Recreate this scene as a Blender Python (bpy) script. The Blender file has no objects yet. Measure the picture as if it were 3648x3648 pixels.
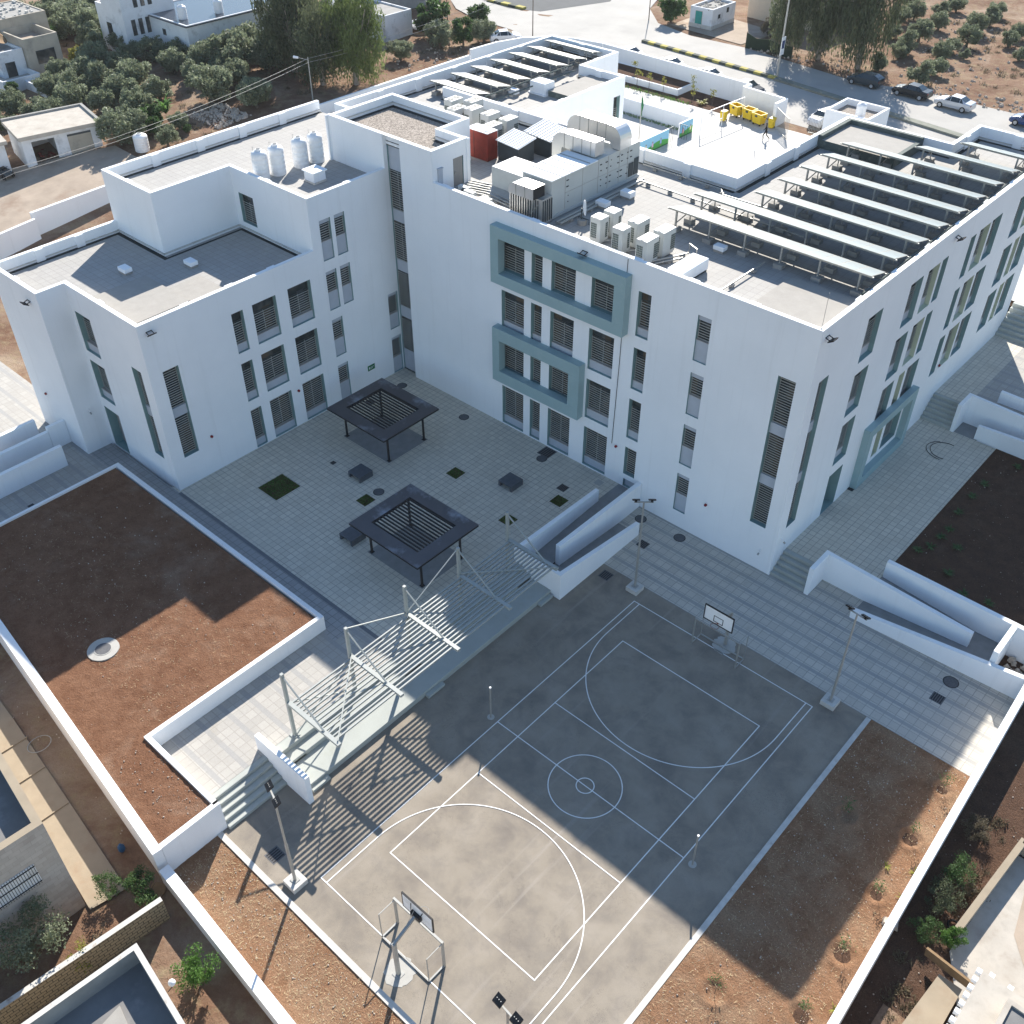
import bpy, math, random
import numpy as np
from mathutils import Vector, Matrix
random.seed(7)
S = bpy.context.scene
COL = S.collection
# ---------------------------------------------------------------- camera
cd = bpy.data.cameras.new('camera'); cam = bpy.data.objects.new('camera', cd); COL.objects.link(cam)
S.camera = cam
fw = Vector((-0.5099, 0.5688, -0.6454)).normalized()
rt = Vector((0.7442, 0.6680, 0.0007)); rt = (rt - fw*rt.dot(fw)).normalized(); up = rt.cross(fw)
cam.matrix_world = Matrix(((rt.x, up.x, -fw.x, 17.34), (rt.y, up.y, -fw.y, -24.596), (rt.z, up.z, -fw.z, 43.269), (0, 0, 0, 1)))
cd.sensor_width = 36; cd.lens = 35.81; cd.shift_x = -0.0029; cd.shift_y = -0.00233
cd.clip_start = 0.5; cd.clip_end = 3000
# ---------------------------------------------------------------- light
SUN = Vector((-0.845, 1.29, 1.0)).normalized()
w = bpy.data.worlds.new('World'); S.world = w; w.use_nodes = True
nt = w.node_tree; bg = nt.nodes['Background']
sky = nt.nodes.new('ShaderNodeTexSky'); sky.sky_type = 'NISHITA'; sky.sun_disc = False
sky.sun_elevation = math.radians(33); sky.sun_rotation = math.radians(326.8)
sky.air_density = 1.2; sky.dust_density = 0.1; sky.ozone_density = 3.0
nt.links.new(sky.outputs[0], bg.inputs[0]); bg.inputs[1].default_value = 0.095
sd = bpy.data.lights.new('sun', 'SUN'); sun = bpy.data.objects.new('sun', sd); COL.objects.link(sun)
sd.energy = 5.0; sd.angle = math.radians(0.5); sd.color = (1.0, 0.945, 0.86)
sun.rotation_euler = (-SUN).to_track_quat('-Z', 'Y').to_euler()
S.view_settings.view_transform = 'Standard'; S.view_settings.look = 'None'
S.view_settings.exposure = 1.1; S.view_settings.gamma = 1; S.view_settings.use_curve_mapping = False
S.render.engine = 'CYCLES'
# ---------------------------------------------------------------- materials
def new_mat(name, rough=0.9, spec=0.3, metal=0.0):
    m = bpy.data.materials.new(name); m.use_nodes = True
    b = m.node_tree.nodes['Principled BSDF']
    b.inputs['Roughness'].default_value = rough; b.inputs['Metallic'].default_value = metal
    b.inputs['Specular IOR Level'].default_value = spec
    return m, m.node_tree, b
def coords(nt, kind='Object'):
    return nt.nodes.new('ShaderNodeTexCoord').outputs[kind]
def noise(nt, co, scale, detail=4, rough=0.6, dist=0.0):
    n = nt.nodes.new('ShaderNodeTexNoise'); n.inputs['Scale'].default_value = scale
    n.inputs['Detail'].default_value = detail; n.inputs['Roughness'].default_value = rough
    n.inputs['Distortion'].default_value = dist; nt.links.new(co, n.inputs['Vector']); return n.outputs['Fac']
def ramp(nt, fac, stops):
    r = nt.nodes.new('ShaderNodeValToRGB'); e = r.color_ramp.elements
    while len(e) < len(stops): e.new(0.5)
    for i, (p, c) in enumerate(stops):
        e[i].position = p; e[i].color = (*c, 1) if not isinstance(c, float) else (c, c, c, 1)
    nt.links.new(fac, r.inputs[0]); return r.outputs[0]
def mix(nt, fac, a, b, mode='MIX'):
    m = nt.nodes.new('ShaderNodeMix'); m.data_type = 'RGBA'; m.blend_type = mode
    for i, v in ((0, fac), (6, a), (7, b)):
        if isinstance(v, (int, float)): m.inputs[i].default_value = v
        elif isinstance(v, tuple): m.inputs[i].default_value = (*v, 1)
        else: nt.links.new(v, m.inputs[i])
    return m.outputs[2]
def bump(nt, b, h, strength, dist=0.02):
    n = nt.nodes.new('ShaderNodeBump'); n.inputs['Strength'].default_value = strength
    n.inputs['Distance'].default_value = dist
    nt.links.new(h, n.inputs['Height']); nt.links.new(n.outputs[0], b.inputs['Normal'])
def mth(nt, op, a, b=0.0):
    n = nt.nodes.new('ShaderNodeMath'); n.operation = op
    for i, v in ((0, a), (1, b)):
        if isinstance(v, (int, float)): n.inputs[i].default_value = v
        else: nt.links.new(v, n.inputs[i])
    return n.outputs[0]
def sc(c, k): return tuple(min(1, x*k) for x in c)
def plain(name, col, rough=0.7, var=0.12, scale=3.0, spec=0.3, metal=0.0, bmp=0.0, bscale=30, stain=None, stain_scale=0.6, stain_pos=(0.55, 0.75)):
    m, nt, b = new_mat(name, rough, spec, metal)
    co = coords(nt)
    c = ramp(nt, noise(nt, co, scale, 6), [(0.3, sc(col, 1-var)), (0.7, sc(col, 1+var))])
    if stain:
        c = mix(nt, ramp(nt, noise(nt, co, stain_scale, 6, 0.65), [(stain_pos[0], (0., 0., 0.)), (stain_pos[1], (1., 1., 1.))]), c, stain)
    nt.links.new(c, b.inputs['Base Color'])
    if bmp: bump(nt, b, noise(nt, co, bscale, 4), bmp)
    return m
def paving(name, light, dark, mortar, tile=0.42, band=0.0, boff=0.0, bw=0.3, stainc=(0.30, 0.27, 0.22), stain_pos=(0.58, 0.8), bandc=None, var=0.12, mort=0.022):
    m, nt, b = new_mat(name, 0.8, 0.3)
    co = coords(nt)
    br = nt.nodes.new('ShaderNodeTexBrick'); br.offset = 0.0; br.squash = 1.0
    br.inputs['Scale'].default_value = 1.0; br.inputs['Brick Width'].default_value = tile
    br.inputs['Row Height'].default_value = tile; br.inputs['Mortar Size'].default_value = mort
    br.inputs['Mortar Smooth'].default_value = 0.2; br.inputs['Bias'].default_value = 0.0
    br.inputs['Color1'].default_value = (*light, 1); br.inputs['Color2'].default_value = (*sc(light, 1-var*1.3), 1)
    br.inputs['Mortar'].default_value = (*mortar, 1)
    nt.links.new(co, br.inputs['Vector'])
    c = br.outputs['Color']
    if band:
        sp = nt.nodes.new('ShaderNodeSeparateXYZ'); nt.links.new(co, sp.inputs[0])
        fr = mth(nt, 'FRACT', mth(nt, 'DIVIDE', mth(nt, 'ADD', sp.outputs[1], boff+100*band), band))
        msk = mth(nt, 'LESS_THAN', fr, bw/band)
        c = mix(nt, mth(nt, 'MULTIPLY', msk, 0.85), c, bandc or dark)
    c = mix(nt, ramp(nt, noise(nt, co, 0.35, 6, 0.62), [(0.35, (0., 0., 0.)), (0.75, (0.55, 0.55, 0.55))]), c, dark)
    c = mix(nt, ramp(nt, noise(nt, co, 0.55, 7, 0.7, 0.6), [(stain_pos[0], (0., 0., 0.)), (stain_pos[1], (0.6, 0.6, 0.6))]), c, stainc)
    c = mix(nt, 0.5, c, ramp(nt, noise(nt, co, 9, 5), [(0.3, (0.8, 0.8, 0.8)), (0.7, (1., 1., 1.))]), 'MULTIPLY')
    nt.links.new(c, b.inputs['Base Color'])
    bump(nt, b, br.outputs['Fac'], -0.4, 0.01)
    return m
def soil(name, a, b_, dry, stone=(0.5, 0.45, 0.4), dens=0.70, dryp=(0.52, 0.7)):
    m, nt, b = new_mat(name, 1.0, 0.1)
    co = coords(nt)
    c = ramp(nt, noise(nt, co, 1.3, 8, 0.7), [(0.3, a), (0.7, b_)])
    c = mix(nt, ramp(nt, noise(nt, co, 0.33, 6, 0.7, 0.4), [(dryp[0], (0., 0., 0.)), (dryp[1], (0.75, 0.75, 0.75))]), c, dry)
    c = mix(nt, ramp(nt, noise(nt, co, 22, 3, 0.7), [(0.25, (0.45, 0.45, 0.45)), (0.6, (1.0, 1.0, 1.0))]), (0., 0., 0.), c)
    v = nt.nodes.new('ShaderNodeTexVoronoi'); v.inputs['Scale'].default_value = 9; v.inputs['Randomness'].default_value = 1
    nt.links.new(co, v.inputs['Vector'])
    s1 = mth(nt, 'LESS_THAN', v.outputs['Distance'], 0.16)
    sp = nt.nodes.new('ShaderNodeSeparateColor'); nt.links.new(v.outputs['Color'], sp.inputs[0])
    s1 = mth(nt, 'MULTIPLY', s1, mth(nt, 'GREATER_THAN', sp.outputs[0], dens))
    c = mix(nt, s1, c, stone)
    nt.links.new(c, b.inputs['Base Color'])
    bump(nt, b, noise(nt, co, 9, 8, 0.75), 1.0, 0.10)
    return m
M = {}
M['white'] = plain('white_plaster', (0.85, 0.86, 0.87), 0.85, 0.025, 0.5, 0.2, bmp=0.08, bscale=60, stain=(0.77, 0.785, 0.80), stain_scale=0.22, stain_pos=(0.5, 0.85))
def wall_white():
    m, nt, b = new_mat('white_plaster_weathered', 0.85, 0.2); co = coords(nt)
    c = ramp(nt, noise(nt, co, 0.22, 6, 0.6), [(0.35, (0.85, 0.86, 0.87)), (0.8, (0.77, 0.785, 0.80))])
    mp = nt.nodes.new('ShaderNodeMapping'); mp.inputs['Scale'].default_value = (2.6, 2.6, 0.10); nt.links.new(co, mp.inputs[0])
    c = mix(nt, ramp(nt, noise(nt, mp.outputs[0], 1.0, 5, 0.6), [(0.56, (0., 0., 0.)), (0.85, (0.35, 0.35, 0.35))]), c, (0.62, 0.62, 0.61))
    c = mix(nt, ramp(nt, noise(nt, co, 0.9, 8, 0.75, 0.8), [(0.66, (0., 0., 0.)), (0.8, (0.3, 0.3, 0.3))]), c, (0.70, 0.69, 0.67))
    nt.links.new(c, b.inputs['Base Color']); bump(nt, b, noise(nt, co, 40, 4), 0.1, 0.01); return m
M['white'] = wall_white()
M['whitetop'] = plain('white_coping', (0.84, 0.84, 0.83), 0.8, 0.03, 2, stain=(0.66, 0.63, 0.58), stain_scale=1.2, stain_pos=(0.58, 0.9))
M['bedwall'] = plain('bed_coping', (0.78, 0.77, 0.76), 0.85, 0.05, 2, stain=(0.5, 0.40, 0.33), stain_scale=1.7, stain_pos=(0.6, 0.85))
M['teal'] = plain('teal_paint', (0.29, 0.40, 0.41), 0.75, 0.04, 1.0, stain=(0.34, 0.44, 0.44), stain_scale=0.8)
M['tealrev'] = plain('teal_reveal', (0.20, 0.31, 0.31), 0.8, 0.05, 1.5)
M['cream'] = plain('cream_reveal', (0.52, 0.56, 0.42), 0.8, 0.04, 1.5)
M['panel'] = plain('grey_render_panel', (0.44, 0.47, 0.52), 0.85, 0.05, 2.0, bmp=0.05)
M['sill'] = plain('window_sill_stone', (0.42, 0.38, 0.35), 0.8, 0.1, 4)
M['curtain_tan'] = plain('tan_curtain_behind_glass', (0.085, 0.065, 0.045), 0.25, 0.2, 3, 0.5); M['curtain_grey'] = plain('grey_curtain_behind_glass', (0.06, 0.066, 0.072), 0.25, 0.2, 3, 0.5)
def glass_mat():
    m, nt, b = new_mat('window_glass', 0.12, 0.6)
    co = coords(nt)
    v = nt.nodes.new('ShaderNodeTexNoise'); v.inputs['Scale'].default_value = 0.9; nt.links.new(co, v.inputs['Vector'])
    c = ramp(nt, v.outputs['Fac'], [(0.35, (0.022, 0.028, 0.03)), (0.52, (0.04, 0.045, 0.045)), (0.62, (0.09, 0.09, 0.085)), (0.75, (0.13, 0.10, 0.075))])
    nt.links.new(c, b.inputs['Base Color']); return m
M['glass'] = glass_mat()
M['frame'] = plain('window_frame_metal', (0.055, 0.065, 0.068), 0.5, 0.05, 4)
M['bars'] = plain('grille_metal', (0.40, 0.40, 0.37), 0.5, 0.06, 4, 0.5)
M['door'] = plain('grey_door', (0.26, 0.25, 0.24), 0.5, 0.05, 3)
M['rooftile'] = paving('roof_tile', (0.385, 0.37, 0.345), (0.32, 0.305, 0.285), (0.25, 0.24, 0.225), 0.50, stainc=(0.40, 0.37, 0.34), stain_pos=(0.55, 0.85), var=0.07, mort=0.015)
M['roofslab'] = plain('roof_membrane', (0.325, 0.305, 0.275), 0.9, 0.06, 2.0, stain=(0.30, 0.285, 0.255), bmp=0.1, bscale=25)
M['tar'] = plain('tar_strip', (0.035, 0.037, 0.035), 0.9, 0.2, 3)
M['green_dark'] = plain('dark_painted_upstand', (0.10, 0.12, 0.11), 0.85, 0.15, 2, stain=(0.22, 0.23, 0.2), stain_scale=1.5)
def gravel_mat():
    m, nt, b = new_mat('roof_gravel', 1.0, 0.1)
    co = coords(nt); v = nt.nodes.new('ShaderNodeTexVoronoi'); v.inputs['Scale'].default_value = 15
    nt.links.new(co, v.inputs['Vector'])
    sp = nt.nodes.new('ShaderNodeSeparateColor'); nt.links.new(v.outputs['Color'], sp.inputs[0])
    c = ramp(nt, sp.outputs[0], [(0.0, (0.16, 0.135, 0.115)), (0.5, (0.28, 0.245, 0.21)), (1.0, (0.42, 0.37, 0.32))])
    nt.links.new(c, b.inputs['Base Color']); bump(nt, b, v.outputs['Distance'], -0.9, 0.08); return m
M['gravel'] = gravel_mat()
M['pave1'] = paving('courtyard_tile', (0.64, 0.585, 0.48), (0.53, 0.485, 0.40), (0.33, 0.30, 0.26), 0.42, stainc=(0.42, 0.36, 0.28))
M['pave2'] = paving('banded_tile', (0.57, 0.525, 0.45), (0.47, 0.435, 0.375), (0.33, 0.31, 0.28), 0.50, band=1.0, boff=0.85, bw=0.24, bandc=(0.30, 0.30, 0.295))
M['pave3'] = paving('banded_tile_wide', (0.44, 0.415, 0.375), (0.36, 0.34, 0.31), (0.32, 0.30, 0.27), 0.50, band=1.38, boff=0.0, bw=0.28, bandc=(0.31, 0.305, 0.295))
M['pave4'] = paving('dark_walk_tile', (0.36, 0.355, 0.345), (0.29, 0.29, 0.285), (0.20, 0.195, 0.19), 0.45, stainc=(0.2, 0.2, 0.2))
M['pave_yard'] = paving('yard_tile', (0.56, 0.54, 0.50), (0.48, 0.46, 0.43), (0.45, 0.43, 0.40), 0.50, stainc=(0.55, 0.5, 0.45), stain_pos=(0.62, 0.9), var=0.06)
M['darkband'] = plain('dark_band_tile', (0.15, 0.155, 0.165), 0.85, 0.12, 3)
M['concrete'] = plain('concrete', (0.40, 0.385, 0.35), 0.9, 0.08, 1.5, bmp=0.1, stain=(0.3, 0.28, 0.25), stain_scale=0.9)
M['stepconc'] = plain('painted_step_concrete', (0.37, 0.385, 0.355), 0.85, 0.05, 1.0, stain=(0.34, 0.35, 0.31), stain_scale=0.8, bmp=0.05)
M['kerb'] = plain('kerb_concrete', (0.52, 0.50, 0.46), 0.9, 0.12, 2.5, stain=(0.30, 0.24, 0.19), stain_scale=2.2, stain_pos=(0.6, 0.75))
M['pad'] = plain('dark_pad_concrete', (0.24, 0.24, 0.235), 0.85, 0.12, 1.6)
def court_mat():
    m, nt, b = new_mat('court_asphalt', 0.92, 0.2)
    co = coords(nt)
    c = ramp(nt, noise(nt, co, 0.45, 7, 0.6, 0.3), [(0.28, (0.20, 0.172, 0.145)), (0.5, (0.30, 0.258, 0.205)), (0.72, (0.355, 0.308, 0.25))])
    c = mix(nt, ramp(nt, noise(nt, co, 0.8, 7, 0.68, 0.5), [(0.47, (0., 0., 0.)), (0.75, (0.6, 0.6, 0.6))]), c, (0.19, 0.168, 0.148))
    mp = nt.nodes.new('ShaderNodeMapping'); mp.inputs['Rotation'].default_value = (0, 0, -0.06); mp.inputs['Scale'].default_value = (1.8, 0.07, 1)
    nt.links.new(co, mp.inputs[0])
    c = mix(nt, ramp(nt, noise(nt, mp.outputs[0], 1.0, 3), [(0.60, (0., 0., 0.)), (0.74, (0.45, 0.45, 0.45))]), c, (0.40, 0.355, 0.31))
    c = mix(nt, ramp(nt, noise(nt, co, 1.7, 6, 0.7, 1.0), [(0.69, (0., 0., 0.)), (0.82, (0.6, 0.6, 0.6))]), c, (0.35, 0.23, 0.15))
    c = mix(nt, 0.55, c, ramp(nt, noise(nt, co, 28, 3, 0.8), [(0.25, (0.55, 0.55, 0.55)), (0.75, (1., 1., 1.))]), 'MULTIPLY')
    ck = noise(nt, co, 0.22, 9, 0.75, 0.3); ck = mth(nt, 'LESS_THAN', mth(nt, 'ABSOLUTE', mth(nt, 'SUBTRACT', ck, 0.47)), 0.0011)
    gate = mth(nt, 'GREATER_THAN', noise(nt, co, 0.3, 2), 0.52)
    c = mix(nt, mth(nt, 'MULTIPLY', mth(nt, 'MULTIPLY', ck, gate), 0.75), c, (0.07, 0.06, 0.05))
    c = mix(nt, ramp(nt, noise(nt, co, 2.6, 3, 0.5), [(0.76, (0., 0., 0.)), (0.80, (0.6, 0.6, 0.6))]), c, (0.12, 0.11, 0.10))
    nt.links.new(c, b.inputs['Base Color']); bump(nt, b, noise(nt, co, 60, 3), 0.25, 0.01); return m
M['court'] = court_mat()
M['road'] = plain('old_asphalt', (0.35, 0.335, 0.31), 0.9, 0.09, 0.25, bmp=0.1, stain=(0.40, 0.38, 0.35), stain_scale=0.10, stain_pos=(0.45, 0.7))
M['dirt'] = plain('dusty_ground', (0.36, 0.29, 0.225), 1.0, 0.14, 0.6, bmp=0.4, bscale=6, stain=(0.24, 0.16, 0.11), stain_scale=0.25)
M['line'] = plain('court_line_paint', (0.74, 0.73, 0.70), 0.8, 0.08, 2.5, stain=(0.45, 0.42, 0.38), stain_scale=3.5, stain_pos=(0.66, 0.85))
M['soil_bed'] = soil('reddish_bed_soil', (0.17, 0.08, 0.045), (0.28, 0.15, 0.09), (0.32, 0.21, 0.145), (0.5, 0.42, 0.34), 0.975)
M['soil_s'] = soil('stony_bed_soil', (0.23, 0.12, 0.065), (0.34, 0.195, 0.115), (0.37, 0.25, 0.16), (0.60, 0.54, 0.47), 0.94, (0.45, 0.65))
M['soil_dark'] = soil('dark_brown_soil', (0.085, 0.05, 0.034), (0.135, 0.078, 0.052), (0.15, 0.10, 0.07), (0.4, 0.34, 0.3), 0.97)
M['metal'] = plain('galvanised_metal', (0.36, 0.355, 0.33), 0.45, 0.06, 5, 0.5, 0.35)
M['palemetal'] = plain('pale_painted_steel', (0.33, 0.345, 0.325), 0.5, 0.05, 4, 0.4)
M['duct'] = plain('duct_sheet_metal', (0.66, 0.65, 0.63), 0.34, 0.05, 1.2, 0.5, 0.75)
M['ahu'] = plain('unit_housing_paint', (0.50, 0.51, 0.49), 0.5, 0.04, 1.2, 0.4)
M['black'] = plain('black_metal', (0.02, 0.019, 0.02), 0.5, 0.15, 4)
M['shelter'] = plain('shelter_sheet', (0.055, 0.053, 0.06), 0.42, 0.14, 0.8, 0.5, 0, stain=(0.24, 0.26, 0.30), stain_scale=0.5, stain_pos=(0.52, 0.70))
M['bench'] = plain('bench_stone', (0.075, 0.085, 0.10), 0.4, 0.15, 3)
M['plastic'] = plain('white_plastic', (0.80, 0.80, 0.80), 0.45, 0.03, 2, 0.5, stain=(0.6, 0.58, 0.55), stain_scale=1.2)
M['red'] = plain('rusty_red_steel', (0.20, 0.028, 0.018), 0.7, 0.2, 2, stain=(0.11, 0.03, 0.02), stain_scale=1.2)
M['slate'] = plain('dark_grey_sheet', (0.055, 0.065, 0.07), 0.5, 0.1, 2)
def solar_mat():
    m, nt, b = new_mat('solar_cell', 0.42, 1.0)
    b.inputs['Base Color'].default_value = (0.16, 0.20, 0.21, 1)  # dusty cell colour, lightened to stand in for sun glare on the glass
    return m
M['solar'] = solar_mat()
M['manhole'] = plain('cast_iron', (0.10, 0.10, 0.105), 0.7, 0.2, 8)
M['yellow'] = plain('yellow_plastic', (0.72, 0.50, 0.02), 0.5, 0.06, 2, 0.4)
M['kyellow'] = plain('kerb_yellow', (0.38, 0.33, 0.09), 0.9, 0.15, 1)
M['kblack'] = plain('kerb_black', (0.075, 0.085, 0.07), 0.9, 0.2, 1)
M['greensign'] = plain('green_sign', (0.02, 0.16, 0.06), 0.6, 0.05, 2)
M['beige'] = plain('beige_render', (0.42, 0.38, 0.31), 0.95, 0.1, 1.0, stain=(0.26, 0.24, 0.21), stain_scale=0.6)
M['oldwhite'] = plain('weathered_whitewash', (0.70, 0.71, 0.72), 0.95, 0.05, 1.2, stain=(0.42, 0.42, 0.42), stain_scale=0.7, stain_pos=(0.55, 0.72))
M['stone'] = None
def stone_mat(name, c1, c2, mortar, bw, bh, mort=0.008):
    m, nt, b = new_mat(name, 0.9, 0.2); co = coords(nt, 'Object')
    sp = nt.nodes.new('ShaderNodeSeparateXYZ'); nt.links.new(co, sp.inputs[0])
    cb = nt.nodes.new('ShaderNodeCombineXYZ')
    nt.links.new(mth(nt, 'ADD', sp.outputs[0], sp.outputs[1]), cb.inputs[0]); nt.links.new(sp.outputs[2], cb.inputs[1])
    br = nt.nodes.new('ShaderNodeTexBrick'); br.inputs['Scale'].default_value = 1
    br.inputs['Brick Width'].default_value = bw; br.inputs['Row Height'].default_value = bh; br.inputs['Mortar Size'].default_value = mort
    br.inputs['Color1'].default_value = (*c1, 1); br.inputs['Color2'].default_value = (*c2, 1); br.inputs['Mortar'].default_value = (*mortar, 1)
    nt.links.new(cb.outputs[0], br.inputs['Vector'])
    c = mix(nt, 0.6, br.outputs['Color'], ramp(nt, noise(nt, co, 1.5, 6), [(0.3, (0.7, 0.7, 0.7)), (0.7, (1., 1., 1.))]), 'MULTIPLY')
    nt.links.new(c, b.inputs['Base Color']); bump(nt, b, br.outputs['Fac'], -0.5, 0.02); return m
M['stone'] = stone_mat('limestone_cladding', (0.52, 0.46, 0.40), (0.44, 0.38, 0.33), (0.40, 0.35, 0.30), 0.5, 0.27)
M['block'] = stone_mat('yellow_block', (0.40, 0.31, 0.19), (0.34, 0.27, 0.17), (0.10, 0.08, 0.06), 0.42, 0.2, 0.02)
M['path'] = plain('sandy_concrete', (0.31, 0.255, 0.185), 0.95, 0.08, 1.2, bmp=0.1, stain=(0.28, 0.21, 0.145), stain_scale=0.7)
M['palepath'] = plain('pale_concrete', (0.44, 0.40, 0.345), 0.95, 0.13, 1.6, bmp=0.15, stain=(0.30, 0.26, 0.215), stain_scale=0.8, stain_pos=(0.52, 0.75))
M['darkroof'] = plain('dark_flat_roof', (0.185, 0.18, 0.175), 0.9, 0.15, 0.8, stain=(0.29, 0.275, 0.26), stain_scale=0.7)
M['greyconc'] = plain('grey_concrete', (0.30, 0.29, 0.27), 0.95, 0.12, 1, stain=(0.2, 0.19, 0.18), stain_scale=0.7)
M['wood'] = plain('weathered_wood', (0.23, 0.15, 0.08), 0.9, 0.15, 4)
M['bluep'] = plain('blue_plastic', (0.03, 0.10, 0.22), 0.5, 0.1, 2)
M['greenp'] = plain('green_fabric', (0.02, 0.035, 0.02), 0.9, 0.2, 2)
M['tealdoor'] = plain('teal_door', (0.04, 0.28, 0.24), 0.7, 0.1, 2)
M['skin'] = plain('skin', (0.35, 0.2, 0.13), 0.6, 0.03, 3)
M['cloth'] = plain('black_cloth', (0.012, 0.012, 0.014), 0.9, 0.2, 5)
M['tyre'] = plain('tyre_rubber', (0.015, 0.015, 0.015), 0.9, 0.1, 5)
M['hub'] = plain('wheel_alloy', (0.42, 0.43, 0.44), 0.35, 0.05, 5, 0.5, 0.5)
M['cglass'] = plain('car_glass', (0.02, 0.03, 0.035), 0.08, 0.1, 2, 0.8)
M['redlamp'] = plain('red_lamp', (0.22, 0.01, 0.015), 0.3, 0.1, 5)
M['clearlamp'] = plain('clear_lamp', (0.5, 0.52, 0.55), 0.2, 0.05, 5)
def leaf_mat(name, a, b_, c_, sp=0.25):
    m, nt, b = new_mat(name, 0.6, sp)
    co = coords(nt)
    n1 = noise(nt, co, 0.9, 3); n2 = noise(nt, co, 9, 2)
    c = ramp(nt, mth(nt, 'ADD', mth(nt, 'MULTIPLY', n1, 0.6), mth(nt, 'MULTIPLY', n2, 0.4)), [(0.35, a), (0.5, b_), (0.66, c_)])
    nt.links.new(c, b.inputs['Base Color'])
    tr = nt.nodes.new('ShaderNodeBsdfTranslucent'); nt.links.new(c, tr.inputs[0]); mx = nt.nodes.new('ShaderNodeMixShader'); mx.inputs[0].default_value = 0.4
    nt.links.new(b.outputs[0], mx.inputs[1]); nt.links.new(tr.outputs[0], mx.inputs[2]); nt.links.new(mx.outputs[0], nt.nodes['Material Output'].inputs[0])
    return m
M['leaf_o'] = leaf_mat('olive_leaf', (0.12, 0.145, 0.085), (0.22, 0.25, 0.155), (0.34, 0.37, 0.25))
M['leaf_c'] = leaf_mat('dark_leaf', (0.04, 0.08, 0.025), (0.08, 0.14, 0.045), (0.14, 0.22, 0.08))
M['leaf_l'] = leaf_mat('bright_leaf', (0.05, 0.12, 0.02), (0.10, 0.20, 0.04), (0.16, 0.26, 0.06))
M['leaf_y'] = leaf_mat('yellow_leaf', (0.16, 0.17, 0.03), (0.28, 0.27, 0.05), (0.40, 0.36, 0.08))
M['leaf_e'] = leaf_mat('eucalyptus_leaf', (0.06, 0.075, 0.04), (0.10, 0.12, 0.065), (0.17, 0.18, 0.10))
M['leaf_E'] = leaf_mat('light_eucalyptus_leaf', (0.06, 0.09, 0.03), (0.12, 0.16, 0.05), (0.20, 0.23, 0.09))
M['leaf_s'] = leaf_mat('dry_leaf', (0.09, 0.07, 0.045), (0.15, 0.125, 0.08), (0.22, 0.18, 0.12))
M['grass'] = leaf_mat('grass_blade', (0.05, 0.13, 0.025), (0.09, 0.20, 0.04), (0.14, 0.27, 0.07))
M['bark'] = plain('bark', (0.13, 0.10, 0.075), 0.95, 0.25, 3)
M['barkp'] = plain('pale_bark', (0.36, 0.31, 0.26), 0.95, 0.2, 1.5)
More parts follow.
